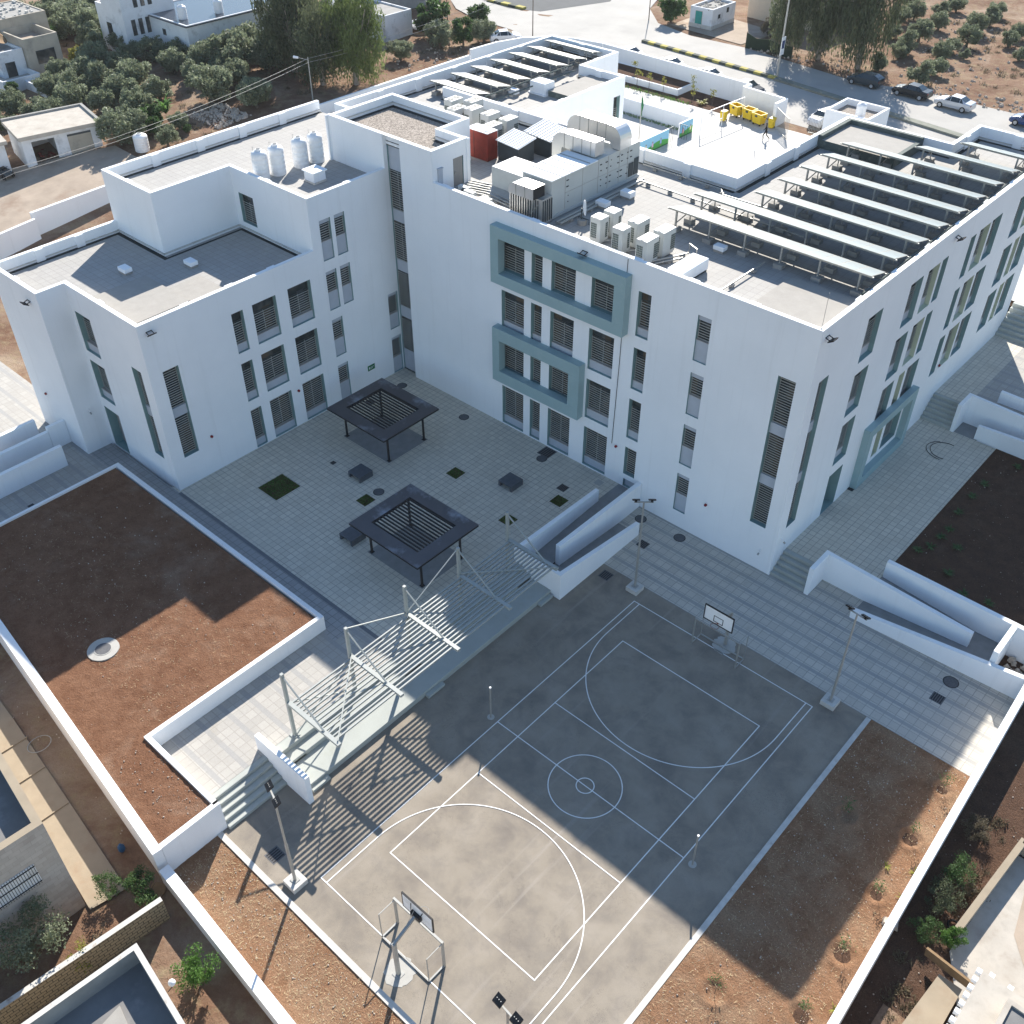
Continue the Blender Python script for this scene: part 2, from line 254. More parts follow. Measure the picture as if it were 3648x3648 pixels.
# ---------------------------------------------------------------- mesh helpers
class MB:
    def __init__(s): s.v = []; s.f = []; s.m = []
    def quad(s, pts, mi=0):
        n = len(s.v); s.v += [tuple(p) for p in pts]; s.f.append(tuple(range(n, n+len(pts)))); s.m.append(mi)
    def hexa(s, b, t, mi=0, tmi=None):        # bottom ring ccw, top ring ccw
        n = len(s.v); k = len(b); s.v += [tuple(p) for p in b] + [tuple(p) for p in t]
        s.f.append(tuple(range(n+k-1, n-1, -1))); s.m.append(mi)
        s.f.append(tuple(range(n+k, n+2*k))); s.m.append(mi if tmi is None else tmi)
        for i in range(k):
            j = (i+1) % k; s.f.append((n+i, n+j, n+k+j, n+k+i)); s.m.append(mi)
    def box(s, x0, x1, y0, y1, z0, z1, mi=0, tmi=None):
        x0, x1 = min(x0, x1), max(x0, x1); y0, y1 = min(y0, y1), max(y0, y1)
        r = [(x0, y0), (x1, y0), (x1, y1), (x0, y1)]
        s.hexa([(x, y, z0) for x, y in r], [(x, y, z1) for x, y in r], mi, tmi); return s
    def prism(s, poly, z0, z1, mi=0, tmi=None):
        za = z0 if isinstance(z0, (list, tuple)) else [z0]*len(poly)
        zb = z1 if isinstance(z1, (list, tuple)) else [z1]*len(poly)
        s.hexa([(p[0], p[1], a) for p, a in zip(poly, za)], [(p[0], p[1], b) for p, b in zip(poly, zb)], mi, tmi); return s
    def bar(s, a, b, w, h=None, mi=0):        # rectangular bar
        a = Vector(a); b = Vector(b); d = (b-a).normalized(); h = h or w
        side = d.cross(Vector((0, 0, 1)))
        side = Vector((1, 0, 0)) if side.length < 1e-3 else side.normalized()
        u = side.cross(d).normalized()
        off = [(-side*w/2 - u*h/2), (side*w/2 - u*h/2), (side*w/2 + u*h/2), (-side*w/2 + u*h/2)]
        s.hexa([a+o for o in off][::-1], [b+o for o in off][::-1], mi); return s
    def tube(s, pts, r, n=8, mi=0, cap=True):
        pts = [Vector(p) for p in pts]; rr = r if isinstance(r, (list, tuple)) else [r]*len(pts)
        base = len(s.v)
        for i, p in enumerate(pts):
            d = (pts[min(i+1, len(pts)-1)] - pts[max(i-1, 0)]).normalized()
            a = d.cross(Vector((0, 0, 1)))
            a = Vector((1, 0, 0)) if a.length < 1e-3 else a.normalized()
            b = d.cross(a).normalized()
            for k in range(n):
                t = 2*math.pi*k/n; s.v.append(tuple(p + (a*math.cos(t) + b*math.sin(t))*rr[i]))
        for i in range(len(pts)-1):
            for k in range(n):
                k2 = (k+1) % n
                s.f.append((base+i*n+k, base+i*n+k2, base+(i+1)*n+k2, base+(i+1)*n+k)); s.m.append(mi)
        if cap:
            s.f.append(tuple(base+k for k in range(n-1, -1, -1))); s.m.append(mi)
            e = base+(len(pts)-1)*n; s.f.append(tuple(e+k for k in range(n))); s.m.append(mi)
        return s
    def cyl(s, x, y, z0, z1, r, n=16, mi=0, r2=None): return s.tube([(x, y, z0), (x, y, z1)], [r, r if r2 is None else r2], n, mi)
    def lathe(s, x, y, prof, n=20, mi=0):
        base = len(s.v)
        for r, z in prof:
            for k in range(n):
                t = 2*math.pi*k/n; s.v.append((x+r*math.cos(t), y+r*math.sin(t), z))
        for i in range(len(prof)-1):
            for k in range(n):
                k2 = (k+1) % n; s.f.append((base+i*n+k, base+i*n+k2, base+(i+1)*n+k2, base+(i+1)*n+k)); s.m.append(mi)
        s.f.append(tuple(base+(len(prof)-1)*n+k for k in range(n))); s.m.append(mi); return s
    def move(s, dx, dy, dz=0, rz=0):
        c, q = math.cos(rz), math.sin(rz); s.v = [(x*c-y*q+dx, x*q+y*c+dy, z+dz) for x, y, z in s.v]; return s
def obj(name, mb, mats, parent=None, label=None, cat=None, group=None, kind=None, smooth=False, loc=None, bevel=0):
    me = bpy.data.meshes.new(name); me.from_pydata(mb.v, [], mb.f)
    if not isinstance(mats, (list, tuple)): mats = [mats]
    for m in mats: me.materials.append(M[m] if isinstance(m, str) else m)
    if len(mats) > 1: me.polygons.foreach_set('material_index', mb.m)
    if smooth: me.polygons.foreach_set('use_smooth', [True]*len(me.polygons))
    me.update()
    o = bpy.data.objects.new(name, me); COL.objects.link(o)
    if parent: o.parent = parent
    if loc: o.location = loc
    if bevel:
        b = o.modifiers.new('bevel', 'BEVEL'); b.width = bevel; b.segments = 2; b.limit_method = 'ANGLE'
    tag(o, label, cat, group, kind); return o
def tag(o, label=None, cat=None, group=None, kind=None):
    for k, v in (('label', label), ('category', cat), ('group', group), ('kind', kind)):
        if v: o[k] = v
    return o
def empty(name, loc, label=None, cat=None, group=None, rz=0):
    o = bpy.data.objects.new(name, None); COL.objects.link(o); o.location = loc; o.rotation_euler = (0, 0, rz)
    o.empty_display_size = 0.2; return tag(o, label, cat, group)
def dup(root, loc, rz=0, label=None, group=None, scale=None):
    r = root.copy(); COL.objects.link(r); r.location = loc; r.rotation_euler = (0, 0, rz)
    if scale: r.scale = (scale,)*3 if isinstance(scale, (int, float)) else scale
    if label: r['label'] = label
    if group: r['group'] = group
    for ch in list(root.children):
        c = ch.copy(); COL.objects.link(c); c.parent = r
        for g in list(ch.children):
            d = g.copy(); COL.objects.link(d); d.parent = c
    return r
def struct(name, mb, mat, **k): return obj(name, mb, mat, kind='structure', **k)
def sheet(poly, z, mi=0):
    mb = MB(); zs = z if isinstance(z, (list, tuple)) else [z]*len(poly)
    mb.quad([(p[0], p[1], a) for p, a in zip(poly, zs)], mi); return mb
def rect(x0, x1, y0, y1): return [(x0, y0), (x1, y0), (x1, y1), (x0, y1)]
def wall_run(mb, a, b, t, z0, za, zb=None, side=0.5, tmi=None):   # straight wall a->b with thickness, sloping top
    zb = za if zb is None else zb
    a = Vector(a); b = Vector(b); d = (b-a).normalized(); n = Vector((-d.y, d.x))
    p = [a-n*t*side, b-n*t*side, b+n*t*(1-side), a+n*t*(1-side)]
    mb.prism([(q.x, q.y) for q in p], z0, [za, zb, zb, za], 0, tmi); return mb
# ---------------------------------------------------------------- ground
def Tz(y):
    t = min(max((y+5)/55, 0), 1); s = t*t*(3-2*t); return 0.2 + 4.0*s - 0.25*(1-s)
def build_ground():
    xs = list(np.arange(-150, 62, 2.0)); ys = list(np.arange(-44, 150, 2.0))
    xs = [-1500, -700, -350, -220] + xs + [90, 160, 350, 900, 1500]; ys = [-600, -250, -110, -64] + ys + [180, 260, 450, 900, 1800]
    rnd = random.Random(3); idx = {}; mb = MB()
    for j, y in enumerate(ys):
        for i, x in enumerate(xs):
            idx[i, j] = len(mb.v)
            far = 0.12 if (y > 100 or x < -80) else 0.03
            mb.v.append((x, y, Tz(y) + rnd.uniform(-far, far*0.3)))
    for j in range(len(ys)-1):
        for i in range(len(xs)-1):
            cx = (xs[i]+xs[i+1])/2; cy = (ys[j]+ys[j+1])/2
            if -47 < cx < 30 and -13.2 < cy < 54 and not (cx > 16 and cy < 0): continue
            mb.f.append((idx[i, j], idx[i+1, j], idx[i+1, j+1], idx[i, j+1])); mb.m.append(0)
    m, nt, b = new_mat('ground_soil', 1.0, 0.1); co = coords(nt)
    c = ramp(nt, noise(nt, co, 0.16, 8, 0.7, 0.5), [(0.33, (0.16, 0.085, 0.052)), (0.5, (0.24, 0.15, 0.10)), (0.68, (0.36, 0.275, 0.20))])
    c = mix(nt, ramp(nt, noise(nt, co, 0.9, 8, 0.75), [(0.5, (0., 0., 0.)), (0.68, (0.8, 0.8, 0.8))]), c, (0.32, 0.25, 0.15))
    c = mix(nt, ramp(nt, noise(nt, co, 0.5, 5, 0.7, 1.2), [(0.62, (0., 0., 0.)), (0.72, (0.5, 0.5, 0.5))]), c, (0.10, 0.07, 0.05))
    c = mix(nt, 0.5, c, ramp(nt, noise(nt, co, 14, 4, 0.8), [(0.3, (0.5, 0.5, 0.5)), (0.7, (1., 1., 1.))]), 'MULTIPLY')
    nt.links.new(c, b.inputs['Base Color']); bump(nt, b, noise(nt, co, 2.5, 8, 0.75), 0.8, 0.15)
    struct('ground', mb, m)
build_ground()
# ---------------------------------------------------------------- site levels
ZC = 0.95
struct('sports_court', sheet(rect(-11.4, 8.42, -13.62, 13.35), 0.0), 'court')
ln = MB(); LZ = 0.006
def line(a, b, wd=0.055):
    a = Vector(a); b = Vector(b); d = (b-a).normalized(); n = Vector((-d.y, d.x))*wd/2; e = d*wd/2
    ln.quad([(*(a-n-e), LZ), (*(b-n+e), LZ), (*(b+n+e), LZ), (*(a+n-e), LZ)])
def arc(cx, cy, r, t0, t1, n, z=LZ, wd=0.055, z2=0):
    for i in range(n):
        a = math.radians(t0+(t1-t0)*i/n); b = math.radians(t0+(t1-t0)*(i+1)/n); q = []
        for rr, t in ((r-wd/2, a), (r+wd/2, a), (r+wd/2, b), (r-wd/2, b)): q.append((cx+rr*math.cos(t), cy+rr*math.sin(t), z))
        ln.quad(q if t1 > t0 else q[::-1])
def boxl(x, y0, y1, s):
    global LZ
    line((-x, y0), (-x, y1)); line((x, y0), (x, y1)); LZ += 0.002
    line((-x, y0), (x, y0)); line((-x, y1), (x, y1)); LZ -= 0.002
boxl(4.5, -9, 9, 0)
LZ = 0.010; boxl(5.93, -12, 12, 0)
LZ = 0.014
line((-5.93, 0), (5.93, 0)); line((-4.5, 3), (4.5, 3)); line((-4.5, -3), (4.5, -3))
LZ = 0.016
for s in (1, -1):
    line((-5.55, 12*s), (-5.55, 8.9*s)); line((5.55, 12*s), (5.55, 8.9*s))
    if s > 0: arc(0, 8.9, 5.55, 180, 360, 72, 0.018)
    else: arc(0, -8.9, 5.55, 0, 180, 72, 0.018)
arc(0, 0, 1.85, 0, 360, 64, 0.020); arc(0, 0, 0.45, 0, 360, 32, 0.020)
struct('court_markings', ln, 'line')
mb = MB(); mb.box(8.42, 8.68, -17.6, 13.3, -0.3, 0.05); mb.box(-11.35, 8.42, -13.9, -13.62, -0.3, 0.06)
struct('court_kerb', mb, 'kerb')
def soil_sheet(name, poly, z, mat, step=0.35, amp=0.05, seed=1, shape=None):
    # rough soil surface over a convex quad
    rnd = np.random.RandomState(seed); P = [Vector(p) for p in poly]
    nx = max(2, int((P[1]-P[0]).length/step)); ny = max(2, int((P[3]-P[0]).length/step)); mb = MB()
    for j in range(ny+1):
        for i in range(nx+1):
            u, v = i/nx, j/ny; q = (P[0]*(1-u)+P[1]*u)*(1-v) + (P[3]*(1-u)+P[2]*u)*v
            e = 0 if i in (0, nx) or j in (0, ny) else 1
            h = amp*(rnd.rand()-0.5)*e + (shape(q.x, q.y) if shape else 0)
            mb.v.append((q.x, q.y, z+h))
    for j in range(ny):
        for i in range(nx):
            a = j*(nx+1)+i; mb.f.append((a, a+1, a+nx+2, a+nx+1)); mb.m.append(0)
    return struct(name, mb, mat, smooth=True)
basins = [(10.49, 7.12, .55), (13.34, 11.68, .5), (13.39, 8.03, .6), (13.51, 4.31, .5), (13.7, .76, .62), (13.71, -2.74, .6), (10.5, -4.34, .6)]
def basin(x, y):
    h = 0
    for bx, by, r in basins:
        d = math.hypot(x-bx, y-by)
        if d < r*2: h += 0.10*math.exp(-((d-r)/0.16)**2) - 0.12*math.exp(-(d/(r*0.7))**2)
    return h
soil_sheet('east_soil_bed', [(8.68, -17.9), (15.3, -18.2), (14.3, 13.33), (8.68, 13.33)], 0.02, 'soil_s', 0.13, 0.03, 2, basin)
soil_sheet('south_soil_bed', [(-11.7, -16.6), (8.42, -17.7), (8.42, -13.9), (-11.35, -13.9)], 0.0, 'soil_s', 0.2, 0.04, 3)
struct('lower_paving', sheet([(-9.5, 13.35), (14.5, 13.35), (14.2, 21.3), (-9.5, 21.3)], 0.006), 'pave2')
# courtyard level
cy = MB(); cy.quad([(x, y, ZC) for x, y in rect(-34.5, -12.75, -0.75, 20.2)])
struct('courtyard_paving', cy, 'pave1')
struct('walkway_paving', sheet(rect(-42.0, -16.0, -2.5, -0.75), ZC), 'pave4')
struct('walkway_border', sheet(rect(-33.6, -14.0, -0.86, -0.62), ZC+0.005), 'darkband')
struct('side_terrace_paving', sheet(rect(-17.2, -12.75, -13.5, -2.5), ZC-0.002), 'pave3')
mb = sheet(rect(-16.0, -12.75, -2.5, -0.75), ZC-0.001); struct('terrace_link_paving', mb, 'pave3')
mb = MB(); mb.quad([(x, y, ZC-0.004) for x, y in rect(-64, -37, -14, -0.75)]); mb.quad([(x, y, ZC+0.001) for x, y in rect(-50, -37.9, -2.7, -2.4)])
struct('west_paving', mb, 'pave3')
mb = MB(); mb.box(-34.4, -12.75, -13.5, 19.4, -0.4, ZC-0.02); mb.box(-64, -34.5, -14, -0.8, -0.6, ZC-0.02); struct('courtyard_base', mb, 'concrete')
# bed of reddish soil with its walls
SWy = lambda x: -14.35 - (x+30.6)*0.1085
soil_sheet('raised_soil_bed', [(-37.9, SWy(-37.9)), (-17.3, SWy(-17.3)), (-17.3, -2.6), (-37.9, -2.6)], 1.86, 'soil_bed', 0.16, 0.05, 4)
soil_sheet('raised_bed_strip', [(-17.3, SWy(-17.3)), (-11.7, SWy(-11.7)), (-11.7, -13.6), (-17.3, -13.6)], 1.86, 'soil_bed', 0.16, 0.05, 5)
def wall_thing(name, runs, label, group=None, mat=('white', 'whitetop'), cat='wall'):
    mb = MB()
    for r in runs: wall_run(mb, *r[:2], r[2], *r[3:], tmi=1)
    return obj(name, mb, list(mat), None, label, cat, group)
BG = 'white walls around the raised soil bed'
wall_thing('bed_wall', [((-38.1, -2.36), (-17.05, -2.36), 0.26, -0.1, 2.0), ((-17.18, -2.49), (-17.18, -13.3), 0.26, -0.1, 2.0),
    ((-17.31, -13.43), (-11.45, -13.43), 0.26, -0.1, 2.0), ((-11.45, -13.3), (-11.45, -16.45), 0.28, -0.1, 2.0), ((-38.0, -2.49), (-38.0, -13.3), 0.22, -0.1, 2.0)],
    'low white retaining wall holding the large reddish soil bed', mat=('white', 'bedwall'))
wall_thing('boundary_wall', [((-48, SWy(-48)-0.25), (-11.31, SWy(-11.31)-0.25), 0.45, -0.6, 2.0)], 'long white boundary wall on the street side of the reddish soil bed')
wall_thing('boundary_wall', [((-11.1, -16.75), (15.6, -18.35), 0.5, -0.6, 1.0)], 'low white boundary wall beside the sunlit stony strip behind the near basketball hoop')
wall_thing('boundary_wall', [((14.03, 20.9), (15.5, -18.6), 0.36, -0.6, 1.62)], 'white boundary wall along the right side of the planting strip with tree basins')
GWR = 'white ramp walls at the far left corner'
wall_thing('ramp_wall', [((-41.9, -4.08), (-41.9, -12.6), 0.3, 0.5, 2.55)], 'front white ramp wall on the walkway at the far left', GWR)
wall_thing('ramp_wall', [((-44.2, -2.52), (-44.2, -3.8), 0.3, 0.5, 2.75), ((-44.2, -3.82), (-44.2, -12.4), 0.3, 0.5, 2.45)], 'middle stepped white ramp wall touching the far left building corner', GWR)
wall_thing('ramp_wall', [((-46.0, -3.8), (-46.0, -12.2), 0.3, 0.5, 2.55)], 'rear white ramp wall farthest from the soil bed at far left', GWR)
# stairs and bleachers
def stairs(name, x0, x1, y0, y1, z0, z1, n, axis, mat='stepconc', round_=False):
    # rises from z0 at (x0|y0) to z1 at (x1|y1)
    mb = MB(); dz = (z1-z0)/n
    for i in range(n):
        zt = z0+dz*(i+1)-(0.003 if i == n-1 else 0)
        if axis == 'y': a = y0+(y1-y0)*i/(n-0.0); b = y0+(y1-y0)*(i+1)/n; mb.box(x0, x1, min(a, b), max(a, b), z0-0.3, zt)
        else: a = x0+(x1-x0)*i/n; b = x0+(x1-x0)*(i+1)/n; mb.box(min(a, b), max(a, b), y0, y1, z0-0.3, zt)
    return struct(name, mb, mat, bevel=0.03)
stairs('garden_steps', -11.1, -12.75, -13.3, -9.85, 0, ZC, 5, 'x')
mb = MB()
for x0, x1, z in ((-12.9, -12.2, 0.935), (-12.2, -11.55, 0.66), (-11.55, -10.0, 0.36)): mb.box(x0, x1, -9.55, 9.15, -0.2, z)
struct('bleacher_tiers', mb, 'stepconc', bevel=0.02)
mb = MB()
for y0, y1 in ((-9.3, -8.2), (-1.35, -0.1), (7.9, 9.0)):
    mb.box(-11.98, -11.55, y0, y1, 0.36, 0.5); mb.box(-10.0, -9.72, y0, y1, 0, 0.18)
struct('bleacher_steps', mb, 'stepconc', bevel=0.015)
wall_thing('wall', [((-13.25, -9.72), (-9.35, -9.72), 0.28, -0.1, 2.05)], 'short white wall between the garden steps and the bleachers')
# ramp beside the courtyard
wall_thing('ramp_wall', [((-12.8, 9.25), (-12.8, 17.0), 0.28, -0.1, 2.0, 1.85), ((-12.94, 9.25), (-9.3, 9.25), 0.28, -0.1, 2.0, 1.95), ((-9.44, 9.39), (-9.44, 16.95), 0.28, -0.1, 1.95, 0.98)],
    'white wall enclosing the courtyard ramp beside the pergola end', 'white walls of the courtyard ramp')
wall_thing('ramp_wall', [((-11.1, 11.0), (-11.1, 19.28), 0.3, -0.1, 2.0, 1.95)], 'middle white wall dividing the two lanes of the courtyard ramp', 'white walls of the courtyard ramp')
mb = MB(); mb.quad([(-12.66, 9.39, .5), (-11.25, 9.39, .5), (-11.25, 17.1, ZC), (-12.66, 17.1, ZC)]); mb.quad([(-11.25, 9.39, .5), (-9.58, 9.39, .5), (-9.58, 11.0, .44), (-11.25, 11.0, .46)])
mb.quad([(-10.95, 11.0, .44), (-9.58, 11.0, .44), (-9.58, 17.0, 0.012), (-10.95, 17.0, 0.012)]); mb.quad([(-12.8, 17.1, ZC-.001), (-11.25, 17.1, ZC-.001), (-11.25, 19.3, ZC-.001), (-12.8, 19.3, ZC-.001)])
mb.quad([(-11.25, 10.9, .47), (-10.95, 10.9, .46), (-10.95, 11.1, .44), (-11.25, 11.1, .46)])
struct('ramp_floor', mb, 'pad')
# east side terraces
stairs('corner_steps', -1.15, 1.2, 19.4, 21.0, 0, 1.1, 5, 'y')
mb = MB(); mb.quad([(x, y, 1.1) for x, y in ((-1.2, 21.0), (1.2, 21.0), (1.2, 21.41), (4.38, 21.41), (4.38, 39.6), (-1.2, 39.6))]); struct('east_terrace_paving', mb, 'pave1')
mb = MB(); mb.box(-1.15, 4.36, 21.42, 39.6, 0, 1.08); mb.box(-1.15, 1.2, 21.0, 21.42, 0, 1.08); struct('terrace_base', mb, 'concrete')
stairs('terrace_steps', -1.15, 1.1, 39.6, 41.2, 1.1, 2.55, 6, 'y')
mb = MB(); mb.box(-1.15, 20, 41.45, 56, 0.5, 2.52); struct('upper_terrace_base', mb, 'concrete')
struct('upper_terrace_paving', sheet(rect(-1.2, 1.25, 41.2, 52.0), 2.551), 'pave1')
struct('upper_terrace_banded_paving', sheet(rect(1.25, 20, 41.45, 60), 2.547), 'pave3')
stairs('upper_steps', -1.15, 7.5, 51.9, 54.3, 2.55, 4.5, 7, 'y')
struct('entrance_paving', sheet(rect(-7.25, 12, 54.3, 72), 4.5), 'pave_yard')
wall_thing('ramp_wall', [((1.35, 19.32), (1.35, 21.15), 0.28, -0.1, 2.1), ((1.21, 21.28), (10.4, 21.28), 0.28, -0.1, 2.1, 1.56)], 'white wall turning the corner beside the steps at the building corner and down the ramp', 'white walls of the two east ramps')
wall_thing('ramp_wall', [((4.2, 19.5), (13.85, 19.9), 0.28, -0.1, 0.62, 1.65)], 'low outer white wall of the lower east ramp beside a floodlight pole', 'white walls of the two east ramps')
wall_thing('ramp_wall', [((4.42, 22.75), (14.2, 22.75), 0.3, -0.1, 2.3, 2.2)], 'white wall between the lower east ramp and the dark planted bed', 'white walls of the two east ramps')
wall_thing('ramp_wall', [((12.0, 20.05), (12.0, 22.6), 0.3, -0.1, 2.2)], 'short white cross wall with sunlit top closing the lower east ramp', 'white walls of the two east ramps')
mb = MB(); mb.quad([(4.2, 19.64, .02), (10.4, 19.75, .52), (10.4, 21.14, .52), (4.2, 21.14, .02)]); mb.quad([(10.4, 19.7, .52), (11.85, 19.7, .55), (11.85, 22.6, .55), (10.4, 22.6, .52)])
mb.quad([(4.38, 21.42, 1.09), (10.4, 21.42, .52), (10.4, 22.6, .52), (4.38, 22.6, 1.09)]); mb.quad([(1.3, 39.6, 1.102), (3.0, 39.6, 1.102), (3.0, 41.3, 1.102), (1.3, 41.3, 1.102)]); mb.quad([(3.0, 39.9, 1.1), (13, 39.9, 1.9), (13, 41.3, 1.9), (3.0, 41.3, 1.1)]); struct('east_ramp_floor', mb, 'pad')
wall_thing('ramp_wall', [((1.22, 39.5), (1.22, 41.2), 0.26, 0.9, 3.35), ((1.09, 41.33), (11.5, 41.33), 0.26, 0.5, 3.35, 2.9)], 'white wall turning the corner beside the upper flight of terrace steps', 'white walls of the two east ramps')
wall_thing('ramp_wall', [((2.75, 39.85), (13, 39.85), 0.26, 0.5, 2.2, 2.7)], 'low outer white wall of the upper east ramp at the end of the dark bed', 'white walls of the two east ramps')
wall_thing('ramp_wall', [((2.7, 43.0), (13, 43.0), 0.26, 0.5, 3.45, 3.2)], 'white inner wall of the upper east ramp on the banded paving', 'white walls of the two east ramps')
soil_sheet('dark_planted_bed', [(4.38, 22.9), (30, 22.9), (30, 39.75), (4.38, 39.75)], 1.06, 'soil_dark', 0.3, 0.08, 6)
mb = MB(); mb.quad([(x, y, -0.03) for x, y in rect(12.1, 34, -16, 22.7)]); struct('east_ground', mb, 'soil_dark')
# north yard
yz = 4.24
struct('north_yard_paving', sheet([(-72, 33), (-7, 33), (-7, 76), (-35, 75.8), (-41, 79.4), (-72, 79)], yz), 'pave_yard')
# roads
rz = 4.22
road = [(-20, 120-0), ]
mb = MB()
mb.quad([(x, y, rz) for x, y in [(60, 74), (60, 100), (-16.7, 96.9), (-27.5, 97.1), (-36.7, 95.2), (-43, 96.3), (-53, 97.9), (-61, 97.6), (-67.8, 99.6), (-73, 104.8), (-75, 109.4), (-82, 140), (-110, 140), (-104, 94), (-93.5, 86.4), (-88, 84.5), (-80.5, 83.8), (-72, 79.2)]])
struct('road', mb, 'road')
struct('dirt_road', sheet([(-105, 10), (-79, 8.5), (-78.8, 21), (-80.5, 27), (-86.5, 27.3), (-92, 17.2), (-105, 18.5)], [Tz(10)+.16, Tz(8.5)+.16, Tz(21)+.2, Tz(27)+.2, Tz(27.3)+.2, Tz(17.2)+.2, Tz(18.5)+.2]), 'dirt')
struct('shop_forecourt', sheet([(-66, 99.8), (-54, 98.6), (-53, 106.5), (-66, 109)], 4.26), 'dirt')
mb = MB(); mb.prism([(-43.4, 89.0), (-18.5, 85.4), (60, 78), (60, 79.0), (-18.5, 86.4), (-43.4, 90.0)], 4.0, 4.45); struct('median_strip', mb, plain('green_grey_kerb', (.20, .205, .17), .95, .2, .8, stain=(.30, .29, .26)))
# ---------------------------------------------------------------- school building
school = empty('school_building', (-16, 26, 0), 'white four storey school building with flat roofs, grey window panels and teal frames', 'school')
school.location = (0, 0, 0)
class Fac:
    def __init__(s, axis, c, sgn): s.a, s.c, s.s = axis, c, sgn     # axis 'x': facade runs along x at y=c ; sgn: inward direction
    def P(s, u, z, d): return (u, s.c+s.s*d, z) if s.a == 'x' else (s.c+s.s*d, u, z)
    def box(s, mb, u0, u1, z0, z1, d0, d1, mi=0):
        A = s.P(u0, z0, d0); B = s.P(u1, z1, d1); mb.box(A[0], B[0], A[1], B[1], A[2], B[2], mi)
    def quad(s, mb, u0, u1, z0, z1, d, mi=0):
        q = [s.P(u0, z0, d), s.P(u1, z0, d), s.P(u1, z1, d), s.P(u0, z1, d)]
        if (s.a == 'x') != (s.s > 0): q = q[::-1]
        mb.quad(q, mi)
def fac_grid(mb, F, u0, u1, z0, z1, holes, mi=0):
    us = sorted({u0, u1, *[h[0] for h in holes], *[h[1] for h in holes]}); zs = sorted({z0, z1, *[h[2] for h in holes], *[h[3] for h in holes]})
    us = [u for u in us if u0 <= u <= u1]; zs = [z for z in zs if z0 <= z <= z1]
    for i in range(len(us)-1):
        for j in range(len(zs)-1):
            cu, cz = (us[i]+us[i+1])/2, (zs[j]+zs[j+1])/2
            if any(h[0] < cu < h[1] and h[2] < cz < h[3] for h in holes): continue
            F.quad(mb, us[i], us[i+1], zs[j], zs[j+1], 0, mi)
    for h in holes:
        a, b, c, d, dep = h[:5]; rm = h[5] if len(h) > 5 else 1
        for q in (((a, c, 0), (a, c, dep), (a, d, dep), (a, d, 0)), ((b, c, 0), (b, d, 0), (b, d, dep), (b, c, dep)), ((a, d, 0), (a, d, dep), (b, d, dep), (b, d, 0)), ((a, c, 0), (b, c, 0), (b, c, dep), (a, c, dep))):
            mb.quad([F.P(*p) for p in q], rm)
        F.quad(mb, a, b, c, d, dep, 4)
def inset(poly, th):
    n = len(poly); L = []
    for i in range(n):
        a = Vector(poly[i]); b = Vector(poly[(i+1) % n]); d = (b-a).normalized(); nn = Vector((-d.y, d.x)); L.append((a+nn*th[i], d))
    out = []
    for i in range(n):
        p, d = L[i-1]; q, e = L[i]; cr = d.x*e.y-d.y*e.x
        if abs(cr) < 1e-6: out.append(tuple(q)); continue
        t = ((q.x-p.x)*e.y-(q.y-p.y)*e.x)/cr; r = p+d*t; out.append((r.x, r.y))
    return out
def shell(parent, poly, z0, zr, zt, th, facs={}, roofmat='rooftile', rib=4.2, z0s={}, ledge=True):
    mb = MB(); n = len(poly); ins = inset(poly, th); re = MB()
    for i in range(n):
        a, b = poly[i], poly[(i+1) % n]; top = zt if th[i] > 0 else zr
        zz = z0s.get(i, z0)
        if i in facs:
            F, holes = facs[i]; u = (a[0], b[0]) if F.a == 'x' else (a[1], b[1])
            fac_grid(mb, F, min(u), max(u), zz, top, holes)
        else: mb.quad([(*a, zz), (*b, zz), (*b, top), (*a, top)], 0)
        if th[i] > 0:
            ia, ib = ins[i], ins[(i+1) % n]
            mb.quad([(*a, zt), (*b, zt), (*ib, zt), (*ia, zt)], 3); mb.quad([(*ib, zr), (*ia, zr), (*ia, zt), (*ib, zt)], 0)
            A, B = Vector(ia), Vector(ib); d = (B-A); Ln = d.length
            if Ln < 1: continue
            d.normalize(); nn = Vector((-d.y, d.x))
            def strip(s0, s1, w0, w1, h0, h1, mi):
                p = [A+d*s0+nn*w0, A+d*s1+nn*w0, A+d*s1+nn*w1, A+d*s0+nn*w1]; re.prism([tuple(q) for q in p], h0, h1, mi)
            if ledge:
                strip(0.02, Ln-0.02, 0.0, 0.07, zr+0.14, zr+0.20, 0)
                strip(0.0, Ln, 0.0, 0.30, zr-0.05, zr+0.006, 1)
            if rib:
                k = int(Ln//rib)
                for j in range(1, k+1):
                    s = Ln*j/(k+1); strip(s-0.3, s+0.3, 0.0, 0.12, zr, zt-0.015, 2)
    obj('wall', mb, ['white', 'tealrev', 'cream', 'whitetop', 'frame'], parent)
    obj('roof', sheet(ins, zr), roofmat, parent)
    if re.f: obj('parapet_ledge', re, ['kerb', 'tar', 'white'], parent)
